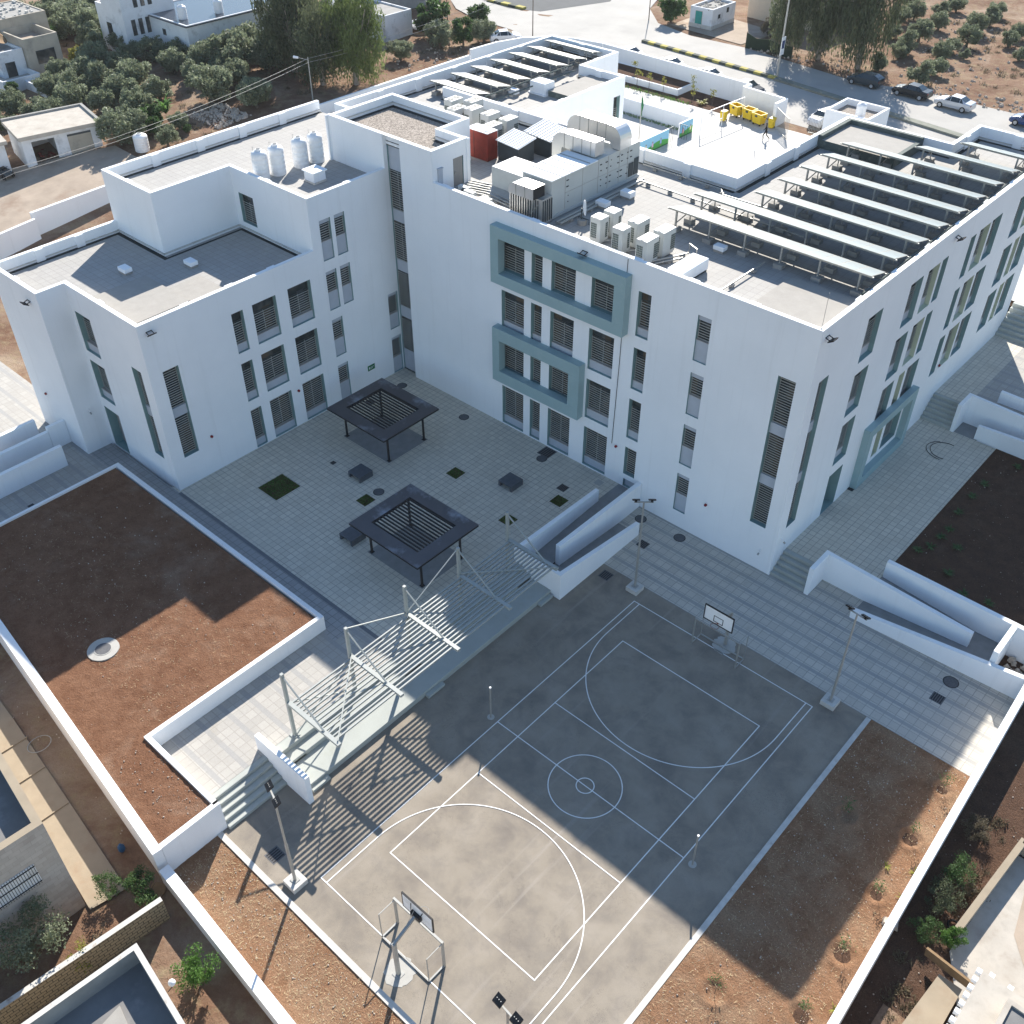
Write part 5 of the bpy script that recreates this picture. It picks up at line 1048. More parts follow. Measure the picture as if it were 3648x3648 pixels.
for y in (-1, -.7, -.4, -.1): m.bar((0, y, 0), (0, y, 1.5), .03)
m.bar((0, -1, 1.5), (0, -.1, 1.5), .04); obj('leaf', m, 'slate', t); m = MB()
for x in (.1, .4, .7, 1.0): m.bar((x, 1, 0), (x, 1, 1.5), .03)
m.bar((.1, 1, 1.5), (1, 1, 1.5), .04); obj('leaf', m, 'slate', t)
t = empty('flag_pole', (-43.6, 62.6, yz), 'pole with a furled green and red flag near the painted wall', 'flag pole'); m = MB(); m.cyl(0, 0, 0, 4.6, .05, 8); obj('pole', m, 'metal', t)
m = MB(); m.tube([(.05, 0, 4.4), (.12, 0, 3.6), (.1, 0, 2.6)], [.05, .14, .06], 8); obj('flag', m, 'greensign', t); m = MB(); m.tube([(.0, .06, 4.1), (.02, .1, 3.7)], .06, 6); obj('stripe', m, 'red', t)
t = empty('metal_frame', (-39.8, 68.2, yz), 'thin white metal frame standing across the yard beside the yellow containers', 'frame'); m = MB()
m.bar((0, 0, 0), (0, 0, 2.2), .06); m.bar((0.5, 7.4, 0), (.5, 7.4, 2.2), .06); m.bar((.25, 3.7, 0), (.25, 3.7, 2.2), .05); m.bar((0, 0, 2.2), (.5, 7.4, 2.2), .06); m.bar((0, 0, .9), (.3, 3.7, .9), .04); obj('bars', m, 'plastic', t)
# bins
def big_bin(x, y, rz, label):
    t = empty('waste_container', (x, y, yz), label, 'waste container', 'yellow waste containers in the yard', rz)
    m = MB(); b = [(-.55, -.4), (.55, -.4), (.55, .4), (-.55, .4)]; q = [(-.68, -.52), (.68, -.52), (.68, .52), (-.68, .52)]; q2 = [(-.6, -.45), (.6, -.45), (.6, .45), (-.6, .45)]
    m.prism(b, .22, .24)
    for i in range(4):
        j = (i+1) % 4
        m.quad([(*b[i], .22), (*b[j], .22), (*q[j], 1.25), (*q[i], 1.25)]); m.quad([(*q[i], 1.25), (*q[j], 1.25), (*q2[j], 1.25), (*q2[i], 1.25)]); m.quad([(*q2[j], 1.25), (*q2[i], 1.25), (b[i][0]*.9, b[i][1]*.9, .3), (b[j][0]*.9, b[j][1]*.9, .3)])
    obj('body', m, 'yellow', t); m = MB()
    for s in (-1, 1): m.bar((s*.75, -.1, 1.0), (s*.75, .1, 1.0), .08)
    m.box(-.15, .15, -.54, -.5, .9, 1.1); obj('latch', m, 'slate', t)
    for a in (-.45, .45):
        for c in (-.3, .3): m = MB(); m.tube([(a, c-.03, .1), (a, c+.03, .1)], .1, 10); obj('wheel', m, 'tyre', t)
big_bin(-40.1, 75.6, -.3, 'big yellow waste container farthest left of the three big ones'); big_bin(-38.4, 75.5, -.15, 'big yellow waste container in the middle of the three'); big_bin(-36.9, 75.0, -.2, 'big yellow waste container nearest the gate')
for x, y, l in ((-40.3, 73.4, 'small yellow wheeled bin at the left end of the containers'), (-35.3, 75.0, 'small yellow wheeled bin at the gate wall')):
    t = empty('wheeled_bin', (x, y, yz), l, 'bin', 'small yellow wheeled bins'); m = MB(); m.hexa([(-.22, -.25, .08), (.22, -.25, .08), (.22, .25, .08), (-.22, .25, .08)], [(-.3, -.35, 1.0), (.3, -.35, 1.0), (.3, .35, 1.0), (-.3, .35, 1.0)]); obj('body', m, 'yellow', t)
    m = MB(); m.hexa([(-.32, -.38, 1.0), (.32, -.38, 1.0), (.32, .4, 1.0), (-.32, .4, 1.0)], [(-.25, -.3, 1.08), (.25, -.3, 1.08), (.28, .38, 1.1), (-.28, .38, 1.1)]); obj('lid', m, 'yellow', t); m = MB(); m.tube([(-.28, .25, .1), (-.2, .25, .1)], .1, 10); m.tube([(.2, .25, .1), (.28, .25, .1)], .1, 10); obj('wheels', m, 'tyre', t)
# barred gates
def bars(name, a, b, z, h, label, n, group=None):
    t = empty(name, (*a, z), label, 'gate' if 'gate' in name else 'fence', group); m = MB(); d = Vector((b[0]-a[0], b[1]-a[1], 0))
    for i in range(n+1): p = d*i/n; m.bar((p.x, p.y, 0), (p.x, p.y, h), .03)
    obj('upright_bars', m, 'metal', t); m = MB(); m.bar((0, 0, h-.05), (d.x, d.y, h-.05), .05); m.bar((0, 0, .15), (d.x, d.y, .15), .05); obj('rail', m, 'metal', t)
bars('yard_gate', (-35.0, 75.2), (-32.3, 73.0), yz, 2.2, 'tall barred metal gate standing open beside the walking person', 14)
bars('yard_fence', (-31.6, 76.2), (-29.6, 76.4), yz, 2.0, 'barred fence panel in front of the white people carrier', 12)
# gatehouse
t = empty('gatehouse', (-27.2, 77.4, yz), 'small white guard house with flat parapet roof beside the road', 'guard house')
t2 = MB(); p = [(-2.4, -2.3), (2.4, -2.3), (2.4, 2.3), (-2.4, 2.3)]; q = inset(p, [.25]*4)
for i in range(4):
    j = (i+1) % 4; t2.quad([(*p[i], -.3), (*p[j], -.3), (*p[j], 3.3), (*p[i], 3.3)]); t2.quad([(*p[i], 3.3), (*p[j], 3.3), (*q[j], 3.3), (*q[i], 3.3)]); t2.quad([(*q[j], 2.7), (*q[i], 2.7), (*q[i], 3.3), (*q[j], 3.3)])
obj('wall', t2, 'white', t); obj('roof', sheet(q, 2.7), 'gravel', t); m = MB(); m.box(-2.43, -2.38, -.9, 0, 0, 2.1); obj('door', m, 'slate', t); m = MB(); m.box(-2.42, -2.38, .7, 1.7, 1.0, 2.0); obj('window', m, 'glass', t)
tank(-26.5, 76.6, yz+2.7, .5, 1.5, 'white water tank on the guard house roof', None)
# planters in the yard
struct('yard_soil', sheet([(-66, 75.4), (-41.1, 75.2), (-41.1, 79.2), (-62, 80.3), (-66, 79.6)], yz+.02), 'soil_dark')
m = MB(); m.box(-64, -48.6, 76.7, 80.2, 4, 4.95, 0); obj('planter', m, 'white', None, 'long raised white planter against the street wall of the yard', 'planter'); struct('planter_soil', sheet(rect(-63.8, -48.8, 76.9, 80.0), 4.955), 'soil_dark')
rnd = random.Random(4); m = MB()
for _ in range(900):
    x = rnd.uniform(-65, -46); blades(m, x, 75.3+rnd.uniform(-.25, .3), yz, (.2, .2), 1, .28, rnd, .03)
for _ in range(900): blades(m, rnd.uniform(-56, -41.5), 68.1+rnd.uniform(-.35, .25), yz, (.1, .1), 1, .2, rnd, .03)
obj('ground_cover', m, 'grass', None, 'low green ground cover along the yard beds', 'ground cover', kind='stuff')
# ---------------------------------------------------------------- person
def person(x, y, z, rz):
    bm_v = {'pel': (0, 0, .92, .12), 'waist': (0, 0, 1.05, .11), 'chest': (0.03, 0, 1.3, .14), 'neck': (.04, 0, 1.46, .055), 'head': (.06, 0, 1.6, .085), 'top': (.06, 0, 1.7, .07),
            'hl': (.02, .09, .88, .09), 'kl': (.25, .1, .5, .06), 'al': (.18, .1, .09, .045), 'fl': (.33, .1, .04, .035), 'hr': (-.02, -.09, .88, .09), 'kr': (-.08, -.1, .47, .06), 'ar': (-.42, -.1, .16, .045), 'fr': (-.34, -.1, .04, .035),
            'sl': (.03, .18, 1.38, .06), 'el': (-.12, .24, 1.13, .045), 'wl': (-.18, .26, .9, .032), 'dl': (-.17, .26, .8, .035), 'sr': (.03, -.18, 1.38, .06), 'er': (.12, -.24, 1.12, .045), 'wr': (.28, -.22, .95, .032), 'dr': (.34, -.22, .87, .035)}
    E_ = [('pel', 'waist'), ('waist', 'chest'), ('chest', 'neck'), ('neck', 'head'), ('head', 'top'), ('pel', 'hl'), ('hl', 'kl'), ('kl', 'al'), ('al', 'fl'), ('pel', 'hr'), ('hr', 'kr'), ('kr', 'ar'), ('ar', 'fr'), ('chest', 'sl'), ('sl', 'el'), ('el', 'wl'), ('wl', 'dl'), ('chest', 'sr'), ('sr', 'er'), ('er', 'wr'), ('wr', 'dr')]
    k = list(bm_v); me = bpy.data.meshes.new('person'); me.from_pydata([bm_v[i][:3] for i in k], [(k.index(a), k.index(b)) for a, b in E_], [])
    me.materials.append(M['cloth']); o = bpy.data.objects.new('person', me); COL.objects.link(o); o.location = (x, y, z); o.rotation_euler = (0, 0, rz)
    s = o.modifiers.new('skin', 'SKIN'); sub = o.modifiers.new('sub', 'SUBSURF'); sub.levels = sub.render_levels = 1
    for i, n in enumerate(k):
        sv = me.skin_vertices[0].data[i]; sv.radius = (bm_v[n][3],)*2; sv.use_root = n == 'pel'
    tag(o, 'person in dark clothes striding across the bright yard, arms swinging', 'person')
    m = MB(); m.lathe(.085, 0, [(.02, 1.51), (.075, 1.56), (.088, 1.63), (.07, 1.68)], 12); obj('face', m, 'skin', o, smooth=True)
    m = MB(); m.lathe(.04, 0, [(.095, 1.6), (.105, 1.66), (.085, 1.73), (.03, 1.76)], 12); obj('hair', m, 'black', o, smooth=True)
person(-34.0, 71.6, yz, math.radians(200))
# ---------------------------------------------------------------- cars
def car(paint, label, x, y, z, rz, L=4.25, H=1.42, hatch=False, van=False, group='cars parked along the road'):
    t = empty('parked_car', (x, y, z), label, 'car', group, rz); k = L/4.3; hk = H/1.42
    st = [(-2.15, .34, .72, .80, .76, .66), (-2.06, .27, .88, .97, .85, .72), (-1.42, .24, .93, 1.03, .88, .72), (-.80, .24, .93, 1.38, .89, .60), (.28, .24, .92, 1.42, .89, .60), (1.02, .24, .90, 1.00, .88, .74), (1.85, .24, .74, .82, .85, .68), (2.14, .33, .56, .64, .74, .56)]
    if hatch: st[1] = (-2.08, .27, .92, 1.08, .85, .70); st[2] = (-1.85, .24, .95, 1.2, .87, .62); st[3] = (-1.3, .24, .94, 1.40, .88, .60)
    if van: st[4] = (.7, .24, .95, 1.42, .89, .62); st[5] = (1.45, .24, .92, 1.05, .88, .74); st[6] = (1.95, .24, .8, .9, .85, .68)
    st = [(a*k, b*hk, c*hk, d*hk, w, r) for a, b, c, d, w, r in st]
    def ring(s): a, b, c, d, w, r = s; return [(a, -w*.93, b), (a, -w, (b+c)/2), (a, -w*.97, c), (a, -r, d), (a, r, d), (a, w*.97, c), (a, w, (b+c)/2), (a, w*.93, b)]
    m = MB(); R = [ring(s) for s in st]
    for r in R: m.v += r
    for i in range(len(R)-1):
        for j in range(8): a = i*8+j; b = i*8+(j+1) % 8; m.f.append((a, b, b+8, a+8)); m.m.append(0)
    m.f.append(tuple(range(7, -1, -1))); m.m.append(0); e = (len(R)-1)*8; m.f.append(tuple(range(e, e+8))); m.m.append(0)
    bd = obj('body', m, paint, t, smooth=False, bevel=.03)
    def gl(name, q, ins=.1, off=.02):
        q = [Vector(p) for p in q]; c = sum(q, Vector())/4; n = (q[1]-q[0]).cross(q[2]-q[1]).normalized()
        if n.dot(c-Vector((0, 0, .8))) < 0: n = -n
        mm = MB(); mm.quad([p.lerp(c, ins)+n*off for p in q]); obj(name, mm, 'cglass', t)
    gl('windshield', [R[5][3], R[5][4], R[4][4], R[4][3]]); gl('rear_window', [R[2][3], R[2][4], R[3][4], R[3][3]])
    for a, b in ((2, 3), (5, 4)):
        pass
    for s in (0, 1):
        f = (lambda r: r[5]) if s else (lambda r: r[2]); g = (lambda r: r[4]) if s else (lambda r: r[3])
        mid = lambda p, q, u: tuple(Vector(p).lerp(Vector(q), u))
        gl('side_window', [f(R[3]), f(R[4]), g(R[4]), g(R[3])], .08)
        gl('side_window', [mid(f(R[4]), f(R[5]), .0), mid(f(R[4]), f(R[5]), .75), mid(g(R[4]), g(R[5]), .2), g(R[4])], .12); gl('side_window', [mid(f(R[3]), f(R[2]), .75), f(R[3]), g(R[3]), mid(g(R[3]), g(R[2]), .2)], .12)
    for a in (-1.32*k, 1.33*k):
        for s in (-1, 1):
            m = MB(); m.tube([(a, s*.70, .32), (a, s*.90, .32)], .32, 18); w_ = obj('wheel', m, 'tyre', t); m = MB(); m.tube([(a, s*.85, .32), (a, s*.915, .32)], .2, 12); obj('rim', m, 'hub', w_)
    for s in (-1, 1):
        m = MB(); m.box(2.0*k, 2.13*k, s*.45, s*.68, .58*hk, .70*hk); obj('headlight', m, 'clearlamp', t); m = MB(); m.box(-2.14*k, -2.04*k, s*.5, s*.78, .74*hk, .9*hk); obj('tail_light', m, 'redlamp', t)
        m = MB(); m.box(.85*k, 1.0*k, s*.9, s*1.03, .9*hk, 1.0*hk); obj('mirror', m, paint, t)
def paint(n, c, r=.25, me=.0): return plain(n, c, r, .03, 1, .6, me)
P_dark = paint('dark_green_car_paint', (.02, .035, .045)); P_black = paint('black_car_paint', (.012, .014, .016)); P_sil = paint('silver_car_paint', (.55, .56, .58), .3, .3); P_wh = paint('white_car_paint', (.75, .76, .77)); P_blue = paint('blue_car_paint', (.015, .05, .16)); P_char = paint('charcoal_car_paint', (.03, .04, .06)); P_gld = paint('pale_silver_car_paint', (.42, .43, .42), .3, .3)
RZ = 4.23
car(P_dark, 'dark hatchback parked in tree shade at the far side of the road', -34.6, 94.7, RZ, math.pi-.03, 4.1, 1.42, hatch=True)
car(P_black, 'black saloon with bright glare on its rear window, far side of the road', -28.75, 94.6, RZ, math.pi-.03, 4.4, 1.4)
car(P_sil, 'silver saloon parked last in the sun at the far side of the road', -23.45, 94.0, RZ, math.pi-.03, 4.25, 1.42)
car(P_blue, 'blue car cut by the right edge of the picture', -15.0, 94.0, RZ, math.pi-.03, 4.2, 1.42)
for (x, y), p, l in zip(((-60.9, 84.1), (-54.6, 83.9), (-48.9, 83.6), (-43.3, 82.9)), (P_wh, P_gld, P_wh, P_char), ('white car farthest left behind the street wall, only its roof showing', 'pale silver car second from left behind the street wall', 'white car third from left behind the street wall with dark side windows', 'dark blue grey car at the right end behind the street wall')): car(p, l, x, y, RZ, -.05, 4.2, 1.42)
car(P_wh, 'white people carrier facing the camera behind the barred fence', -31.6, 79.6, RZ, -1.75, 4.0, 1.62, hatch=True, van=True)
car(P_sil, 'dusty silver saloon parked between houses under the big trees', -89.2, 75.6, RZ, .5, 4.2, 1.4, group=None)
car(P_wh, 'white saloon parked at the end of the curved street wall', -77.6, 79.3, RZ, .9, 4.2, 1.4, group=None)
# median kerb blocks painted yellow and black
m1 = MB(); m2 = MB(); a = Vector((-64.2, 91.2)); b = Vector((-43.4, 89.6)); n = 20
md = empty('median_kerb', (-64.2, 91.2, 4.2), 'raised kerb painted in black and yellow blocks dividing the road', 'kerb')
for i in range(n):
    p = (b-a)*i/n; q = (b-a)*(i+1)/n; m = MB(); m.prism([(p.x, p.y-.3), (q.x, q.y-.3), (q.x, q.y+.3), (p.x, p.y+.3)], 0, .3); obj('kerb_block', m, 'kyellow' if i % 2 else 'kblack', md)
md2 = empty('median_kerb', (-93, 92.6, 4.2), 'second black and yellow kerb at the very top edge of the junction', 'kerb')
for i in range(5): m = MB(); m.box(i*1.4, i*1.4+1.4, -.4, .4, 0, .3); obj('kerb_block', m, 'kblack' if i % 2 else 'kyellow', md2)
struct('dark_road_patch', sheet([(-88, 91.5), (-83.5, 93.2), (-79.5, 104), (-92, 130), (-104, 130), (-100, 93)], 4.228), plain('dark_road_surface', (.07, .075, .08), .9, .1, .5))  # darker sheet laid over the far end of the junction
# ---------------------------------------------------------------- poles and wires
def pole(x, y, z, h, label, lean=(0, 0), lamp=None, sign=False, r=.09, mat='metal'):
    t = empty('street_pole', (x, y, z), label, 'pole', 'tall poles around the school'); m = MB(); m.tube([(0, 0, 0), (lean[0], lean[1], h)], [r, r*.6], 8); obj('pole', m, mat, t)
    if lamp:
        m = MB(); m.tube([(lean[0], lean[1], h-.3), (lean[0]+lamp[0], lean[1]+lamp[1], h-.1)], .03, 6); obj('arm', m, mat, t); m = MB(); X, Y = lean[0]+lamp[0], lean[1]+lamp[1]; m.tube([(X, Y, h-.1), (X+lamp[0]*.5, Y+lamp[1]*.5, h-.05)], [.12, .16], 8); obj('lamp', m, 'plastic', t)
    if sign: m = MB(); m.box(.1, .16, -.4, .4, 2.6, 4.6); o = obj('sign_panel', m, 'plastic', t); m = MB(); m.box(.165, .17, -.3, .3, 3.3, 4.2); obj('sign_mark', m, P_blue, o)
pole(-78, 47.6, 4.15, 4.9, 'pole with street lamp and wires just beyond the flat roof parapet', (0, 0), (-.9, -.6))
pole(-43.5, 89.9, 4.3, 14.5, 'very tall steel light pole with a sign on the road median', sign=True, r=.14)
pole(-76.5, 83.5, 4.2, 7.0, 'thin dark pole at the junction behind the curved wall', mat='bark', r=.07); pole(-69.6, 99.9, 4.2, 6.0, 'short dark pole at the far road edge in the sun', mat='bark', r=.07)
pole(-86.4, 77.6, 4.2, 5.5, 'wooden pole between the two round bushes at the road', mat='bark', r=.08)
def wire(pts, label, r=.016):
    t = MB(); 
    for a, b in zip(pts[:-1], pts[1:]):
        a = Vector(a); b = Vector(b); sag = (b-a).length*.02; t.tube([a.lerp(b, i/10)-Vector((0, 0, sag*4*(i/10)*(1-i/10))) for i in range(11)], r, 5, cap=False)
    obj('overhead_wire', t, 'metal', None, label, 'wire')
wire([(-78, 47.6, 8.9), (-76.4, 83.4, 11.0)], 'upper overhead wire running past the big trees to the junction'); wire([(-78, 47.6, 8.5), (-76.4, 83.4, 10.2)], 'lower overhead wire running past the big trees to the junction')
wire([(-78, 47.6, 8.9), (-76, 12, 7.6), (-75, -10, 6.5)], 'upper overhead wire running left over the dirt road'); wire([(-78, 47.6, 8.5), (-76, 12, 7.2), (-75, -10, 6.0)], 'lower overhead wire running left over the dirt road')
# ---------------------------------------------------------------- neighbouring houses
def block(parent, x0, x1, y0, y1, z0, z1, mat='oldwhite', roof='palepath', par=.35, name='wall'):
    m = MB(); p = rect(x0, x1, y0, y1); q = inset(p, [.2]*4)
    for i in range(4):
        j = (i+1) % 4; m.quad([(*p[i], z0), (*p[j], z0), (*p[j], z1), (*p[i], z1)]); m.quad([(*p[i], z1), (*p[j], z1), (*q[j], z1), (*q[i], z1)]); m.quad([(*q[j], z1-par), (*q[i], z1-par), (*q[i], z1), (*q[j], z1)])
    obj(name, m, mat, parent); obj('roof', sheet(q, z1-par), roof, parent)
def opening(parent, F, u0, u1, z0, z1, name='window', mat='glass', d=-.05, frame='frame'):
    m = MB(); F.box(m, u0-.06, u1+.06, z0-.06, z1+.06, -.03, .05); w_ = obj(name, m, frame, parent); m = MB(); F.box(m, u0, u1, z0, z1, -.045, .0); obj('pane', m, mat, w_)
h1 = empty('house', (0, 0, 0), 'beige and white two part house with rusty dish at the left edge', 'house', 'old houses beyond the school')
block(h1, -118.5, -112.6, 32.2, 36.6, 2.5, 7.6, 'beige', 'dirt', .9); block(h1, -126, -118.4, 31.5, 38.6, 2.5, 8.7, 'beige', 'greyconc', .1)
block(h1, -120, -113.2, 29.0, 32.1, 2.5, 6.6, 'oldwhite', 'greyconc', .3); block(h1, -115.0, -110.3, 27.4, 32.1, 2.5, 4.3, 'oldwhite', 'palepath', .6); block(h1, -110.25, -105.5, 30.0, 36, 2.5, 3.9, 'oldwhite', 'palepath', .2)
opening(h1, Fac('y', -112.6, -1), 33.4, 35.7, 4.6, 6.0); opening(h1, Fac('y', -113.2, -1), 29.6, 30.7, 3.6, 5.3)
m = MB(); rnd = random.Random(8)
for _ in range(60): x = rnd.uniform(-125.5, -118.8); y = rnd.uniform(32, 38); s = rnd.uniform(.15, .35); m.box(x, x+s, y, y+s*.8, 8.6, 8.6+s*.8)
obj('loose_roof_stones', m, 'kerb', h1, kind='stuff')
t = empty('satellite_dish', (-116.5, 30.6, 6.3), 'large rusty brown satellite dish on the house at the left edge', 'satellite dish'); m = MB(); m.lathe(0, 0, [(.02, 0), (.7, .1), (1.25, .38), (1.3, .42), (1.2, .36), (.02, .06)], 24)
R_ = Matrix.Rotation(math.radians(38), 4, Vector((1, -1, 0)).normalized()).inverted(); m.v = [tuple(R_ @ Vector(p) + Vector((0, 0, 1.0))) for p in m.v]; obj('dish', m, 'wood', t, smooth=True); m = MB(); m.cyl(0, 0, 0, 1.0, .07, 8); obj('mast', m, 'metal', t)
h2 = empty('house', (0, 0, 0), 'long whitewashed house with stair tower and pale flat roof, top left', 'house', 'old houses beyond the school')
block(h2, -111.3, -100.0, 46.8, 62.0, 3.5, 8.5, 'oldwhite', 'palepath', .15); block(h2, -112.6, -108.0, 43.2, 50.5, 3.5, 13.0, 'oldwhite', 'palepath', .2); block(h2, -114.5, -112.65, 43.4, 49, 3.5, 9.5, 'oldwhite', 'dirt', .2)
m = MB(); m.box(-111.4, -99.85, 46.6, 62.1, 8.3, 8.42); obj('roof_trim', m, P_char, h2)
for y in (45.0, 46.0, 47.0): opening(h2, Fac('y', -108.0, -1), y, y+.45, 9.6, 11.6)
for y in (44.2, 45.2, 46.2): opening(h2, Fac('y', -108.0, -1), y, y+.45, 6.5, 8.2)
opening(h2, Fac('x', 43.2, 1), -112.2, -111.2, 6, 7.5); opening(h2, Fac('y', -100.0, -1), 49.5, 51.3, 4.3, 6.6, 'door', 'glass'); opening(h2, Fac('y', -100.0, -1), 54, 55.2, 5.6, 7); opening(h2, Fac('y', -100.0, -1), 58, 59.4, 5.4, 7.2); opening(h2, Fac('x', 46.8, 1), -105.5, -104.9, 6.6, 7.2); opening(h2, Fac('x', 46.8, 1), -104.8, -104.3, 5.2, 5.7)
tank(-103.3, 48.6, 8.35, .55, 1.6, 'white tank on the whitewashed house roof, nearer the stair tower', 'white tanks on the old house'); tank(-102.3, 53.2, 8.35, .55, 1.6, 'white tank on the whitewashed house roof, farther from the stair tower', 'white tanks on the old house')
h3 = empty('garage', (0, 0, 0), 'small white garage building with one open bay and one shutter', 'garage', 'garages by the dirt road')
def rotblock(parent, o, ang, w, d, z0, z1, mat, roof, over=.0):
    pass
m = MB(); a = Vector((-90.0, 19.1)); b = Vector((-88.3, 26.9)); u = (b-a).normalized(); n = Vector((-u.y, u.x)); Lg = (b-a).length
def gp(s, t): q = a+u*s+n*t; return (q.x, q.y)
def gprism(mb, s0, s1, t0, t1, z0, z1, mi=0): mb.prism([gp(s0, t0), gp(s1, t0), gp(s1, t1), gp(s0, t1)], z0, z1, mi)
for s0, s1 in ((0, .95), (3.3, 4.6), (7.1, Lg)): gprism(m, s0, s1, 0, .3, 1, 4.75)
gprism(m, .95, 3.3, 0, .3, 4.35, 4.75); gprism(m, 4.6, 7.1, 0, .3, 4.35, 4.75); gprism(m, 0, .3, .3, 5.6, 1, 4.75); gprism(m, Lg-.3, Lg, .3, 5.6, 1, 4.75); gprism(m, .3, Lg-.3, 5.3, 5.6, 1, 4.75); gprism(m, 3.7, 4.2, .3, 5.3, 1, 4.7)
obj('wall', m, 'oldwhite', h3); m = MB(); gprism(m, -.3, Lg+.3, -.5, 5.8, 4.76, 5.15); obj('roof', m, 'palepath', h3); m = MB(); gprism(m, -.3, Lg+.3, 5.5, 5.8, 5.15, 5.35); gprism(m, Lg, Lg+.3, -.5, 5.5, 5.15, 5.35); obj('roof_edge', m, 'greyconc', h3)
m = MB(); gprism(m, 4.6, 7.1, .12, .2, 1.2, 4.1); obj('shutter', m, 'beige', h3); m = MB(); gprism(m, .3, 3.7, .3, 5.3, 1.5, 1.9); obj('garage_floor', m, 'dirt', h3); m = MB(); gprism(m, 4.6, 7.1, .1, .3, 4.1, 4.34); obj('shutter_box', m, 'slate', h3)
rnd = random.Random(9); m = MB()
for _ in range(26): s = rnd.uniform(1.6, 3.2); q = rnd.uniform(1.5, 4); z = rnd.uniform(.1, .3); x, y = gp(s, q); m.box(x, x+z, y, y+z, 1.9, 1.9+z)
obj('stored_clutter', m, 'red', None, 'low heap of mixed odds and ends inside the open garage', 'clutter', kind='stuff')
h4 = empty('garage', (0, 0, 0), 'second garage cut by the left edge, darker open bay', 'garage', 'garages by the dirt road'); m = MB(); gprism(m, -6.0, -1.6, 5.3, 5.6, .8, 4.6); gprism(m, -2.0, -1.6, .4, 5.3, .8, 4.6); gprism(m, -6, -5.6, .4, 5.3, .8, 4.6); gprism(m, -3.0, -2.0, .4, .7, .8, 4.6); obj('wall', m, 'oldwhite', h4); m = MB(); gprism(m, -6.2, -1.3, 0, 5.8, 4.6, 4.95); obj('roof', m, 'palepath', h4)
t = empty('quad_vehicle', (*gp(-2.5, -.6), 1.7), 'small dark utility vehicle parked in front of the second garage', 'vehicle'); m = MB(); m.hexa([(-.8, -.5, .3), (.8, -.5, .3), (.8, .5, .3), (-.8, .5, .3)], [(-.6, -.4, .8), (.5, -.4, .8), (.5, .4, .8), (-.6, .4, .8)]); obj('body', m, 'slate', t)
for x in (-.55, .55):
    for y in (-.5, .5): m = MB(); m.tube([(x, y-.1, .28), (x, y+.1, .28)], .28, 12); obj('wheel', m, 'tyre', t)
m = MB(); m.box(-.3, .3, -.2, .2, .8, 1.0); m.tube([(.4, -.3, 1.1), (.4, .3, 1.1)], .03, 6); obj('seat', m, 'black', t)
tank(-83.2, 28.6, 2.75, .75, 1.75, 'white dented water tank standing on the ground by the dirt road', None)
h5 = empty('house', (0, 0, 0), 'grey plastered house with white side wall behind the bright eucalyptus', 'house', 'old houses beyond the school'); block(h5, -100, -89.0, 68.9, 73.6, 3.8, 7.3, 'oldwhite', 'greyconc', .2); block(h5, -112, -98.2, 77.5, 88, 3.8, 11.5, 'greyconc', 'greyconc', .2); opening(h5, Fac('x', 68.9, 1), -92.5, -91.4, 5, 6.3)
h6 = empty('house', (0, 0, 0), 'small whitewashed shed with teal door and rubble roof across the road', 'shed', 'old houses beyond the school'); block(h6, -63.9, -60.4, 101.3, 106.9, 4.1, 6.8, 'oldwhite', 'greyconc', .3); opening(h6, Fac('x', 101.3, 1), -63.0, -62.0, 4.5, 6.3, 'door', 'tealdoor', frame='beige'); opening(h6, Fac('y', -60.4, -1), 102.8, 103.2, 5.5, 5.9); opening(h6, Fac('y', -60.4, -1), 104.8, 105.2, 5.9, 6.4)
m = MB(); m.box(-63.95, -60.35, 101.25, 106.95, 4.1, 4.75); obj('plinth', m, 'kerb', h6); m = MB(); rnd = random.Random(5)
for _ in range(18): x = rnd.uniform(-63.4, -61); y = rnd.uniform(101.8, 106); m.bar((x, y, 6.6), (x+rnd.uniform(-.8, .8), y+rnd.uniform(-1, 1), 6.7), .1)
obj('roof_debris', m, 'greyconc', h6, kind='stuff')
h7 = empty('house', (0, 0, 0), 'large beige house with arched porch behind the roadside trees', 'house', 'old houses beyond the school'); block(h7, -60.5, -50, 110.5, 122, 4.0, 10.5, plain('cream_render', (.58, .49, .38), .9, .04), 'palepath', .2); opening(h7, Fac('x', 110.5, 1), -58.4, -56.3, 7.4, 9.6); opening(h7, Fac('x', 110.5, 1), -55, -52.3, 4.5, 8.6, 'porch_arch', 'glass')
t = empty('net_fence', (-52.8, 97.7, 4.2), 'sagging dark green net fence along the road verge', 'fence'); m = MB(); pts = [(0, 0, 1.9), (1.3, .3, 1.35), (3.0, .7, 1.5), (4.6, .5, 1.2), (6.6, .1, 1.4)]
for a, b in zip(pts[:-1], pts[1:]): m.prism([(a[0], a[1]), (b[0], b[1]), (b[0], b[1]+.06), (a[0], a[1]+.06)], 0, [a[2], b[2], b[2], a[2]])
obj('net', m, 'greenp', t); m = MB(); [m.bar((p[0], p[1]+.1, 0), (p[0], p[1]+.1, p[2]+.1), .06) for p in pts]; obj('stakes', m, 'wood', t)
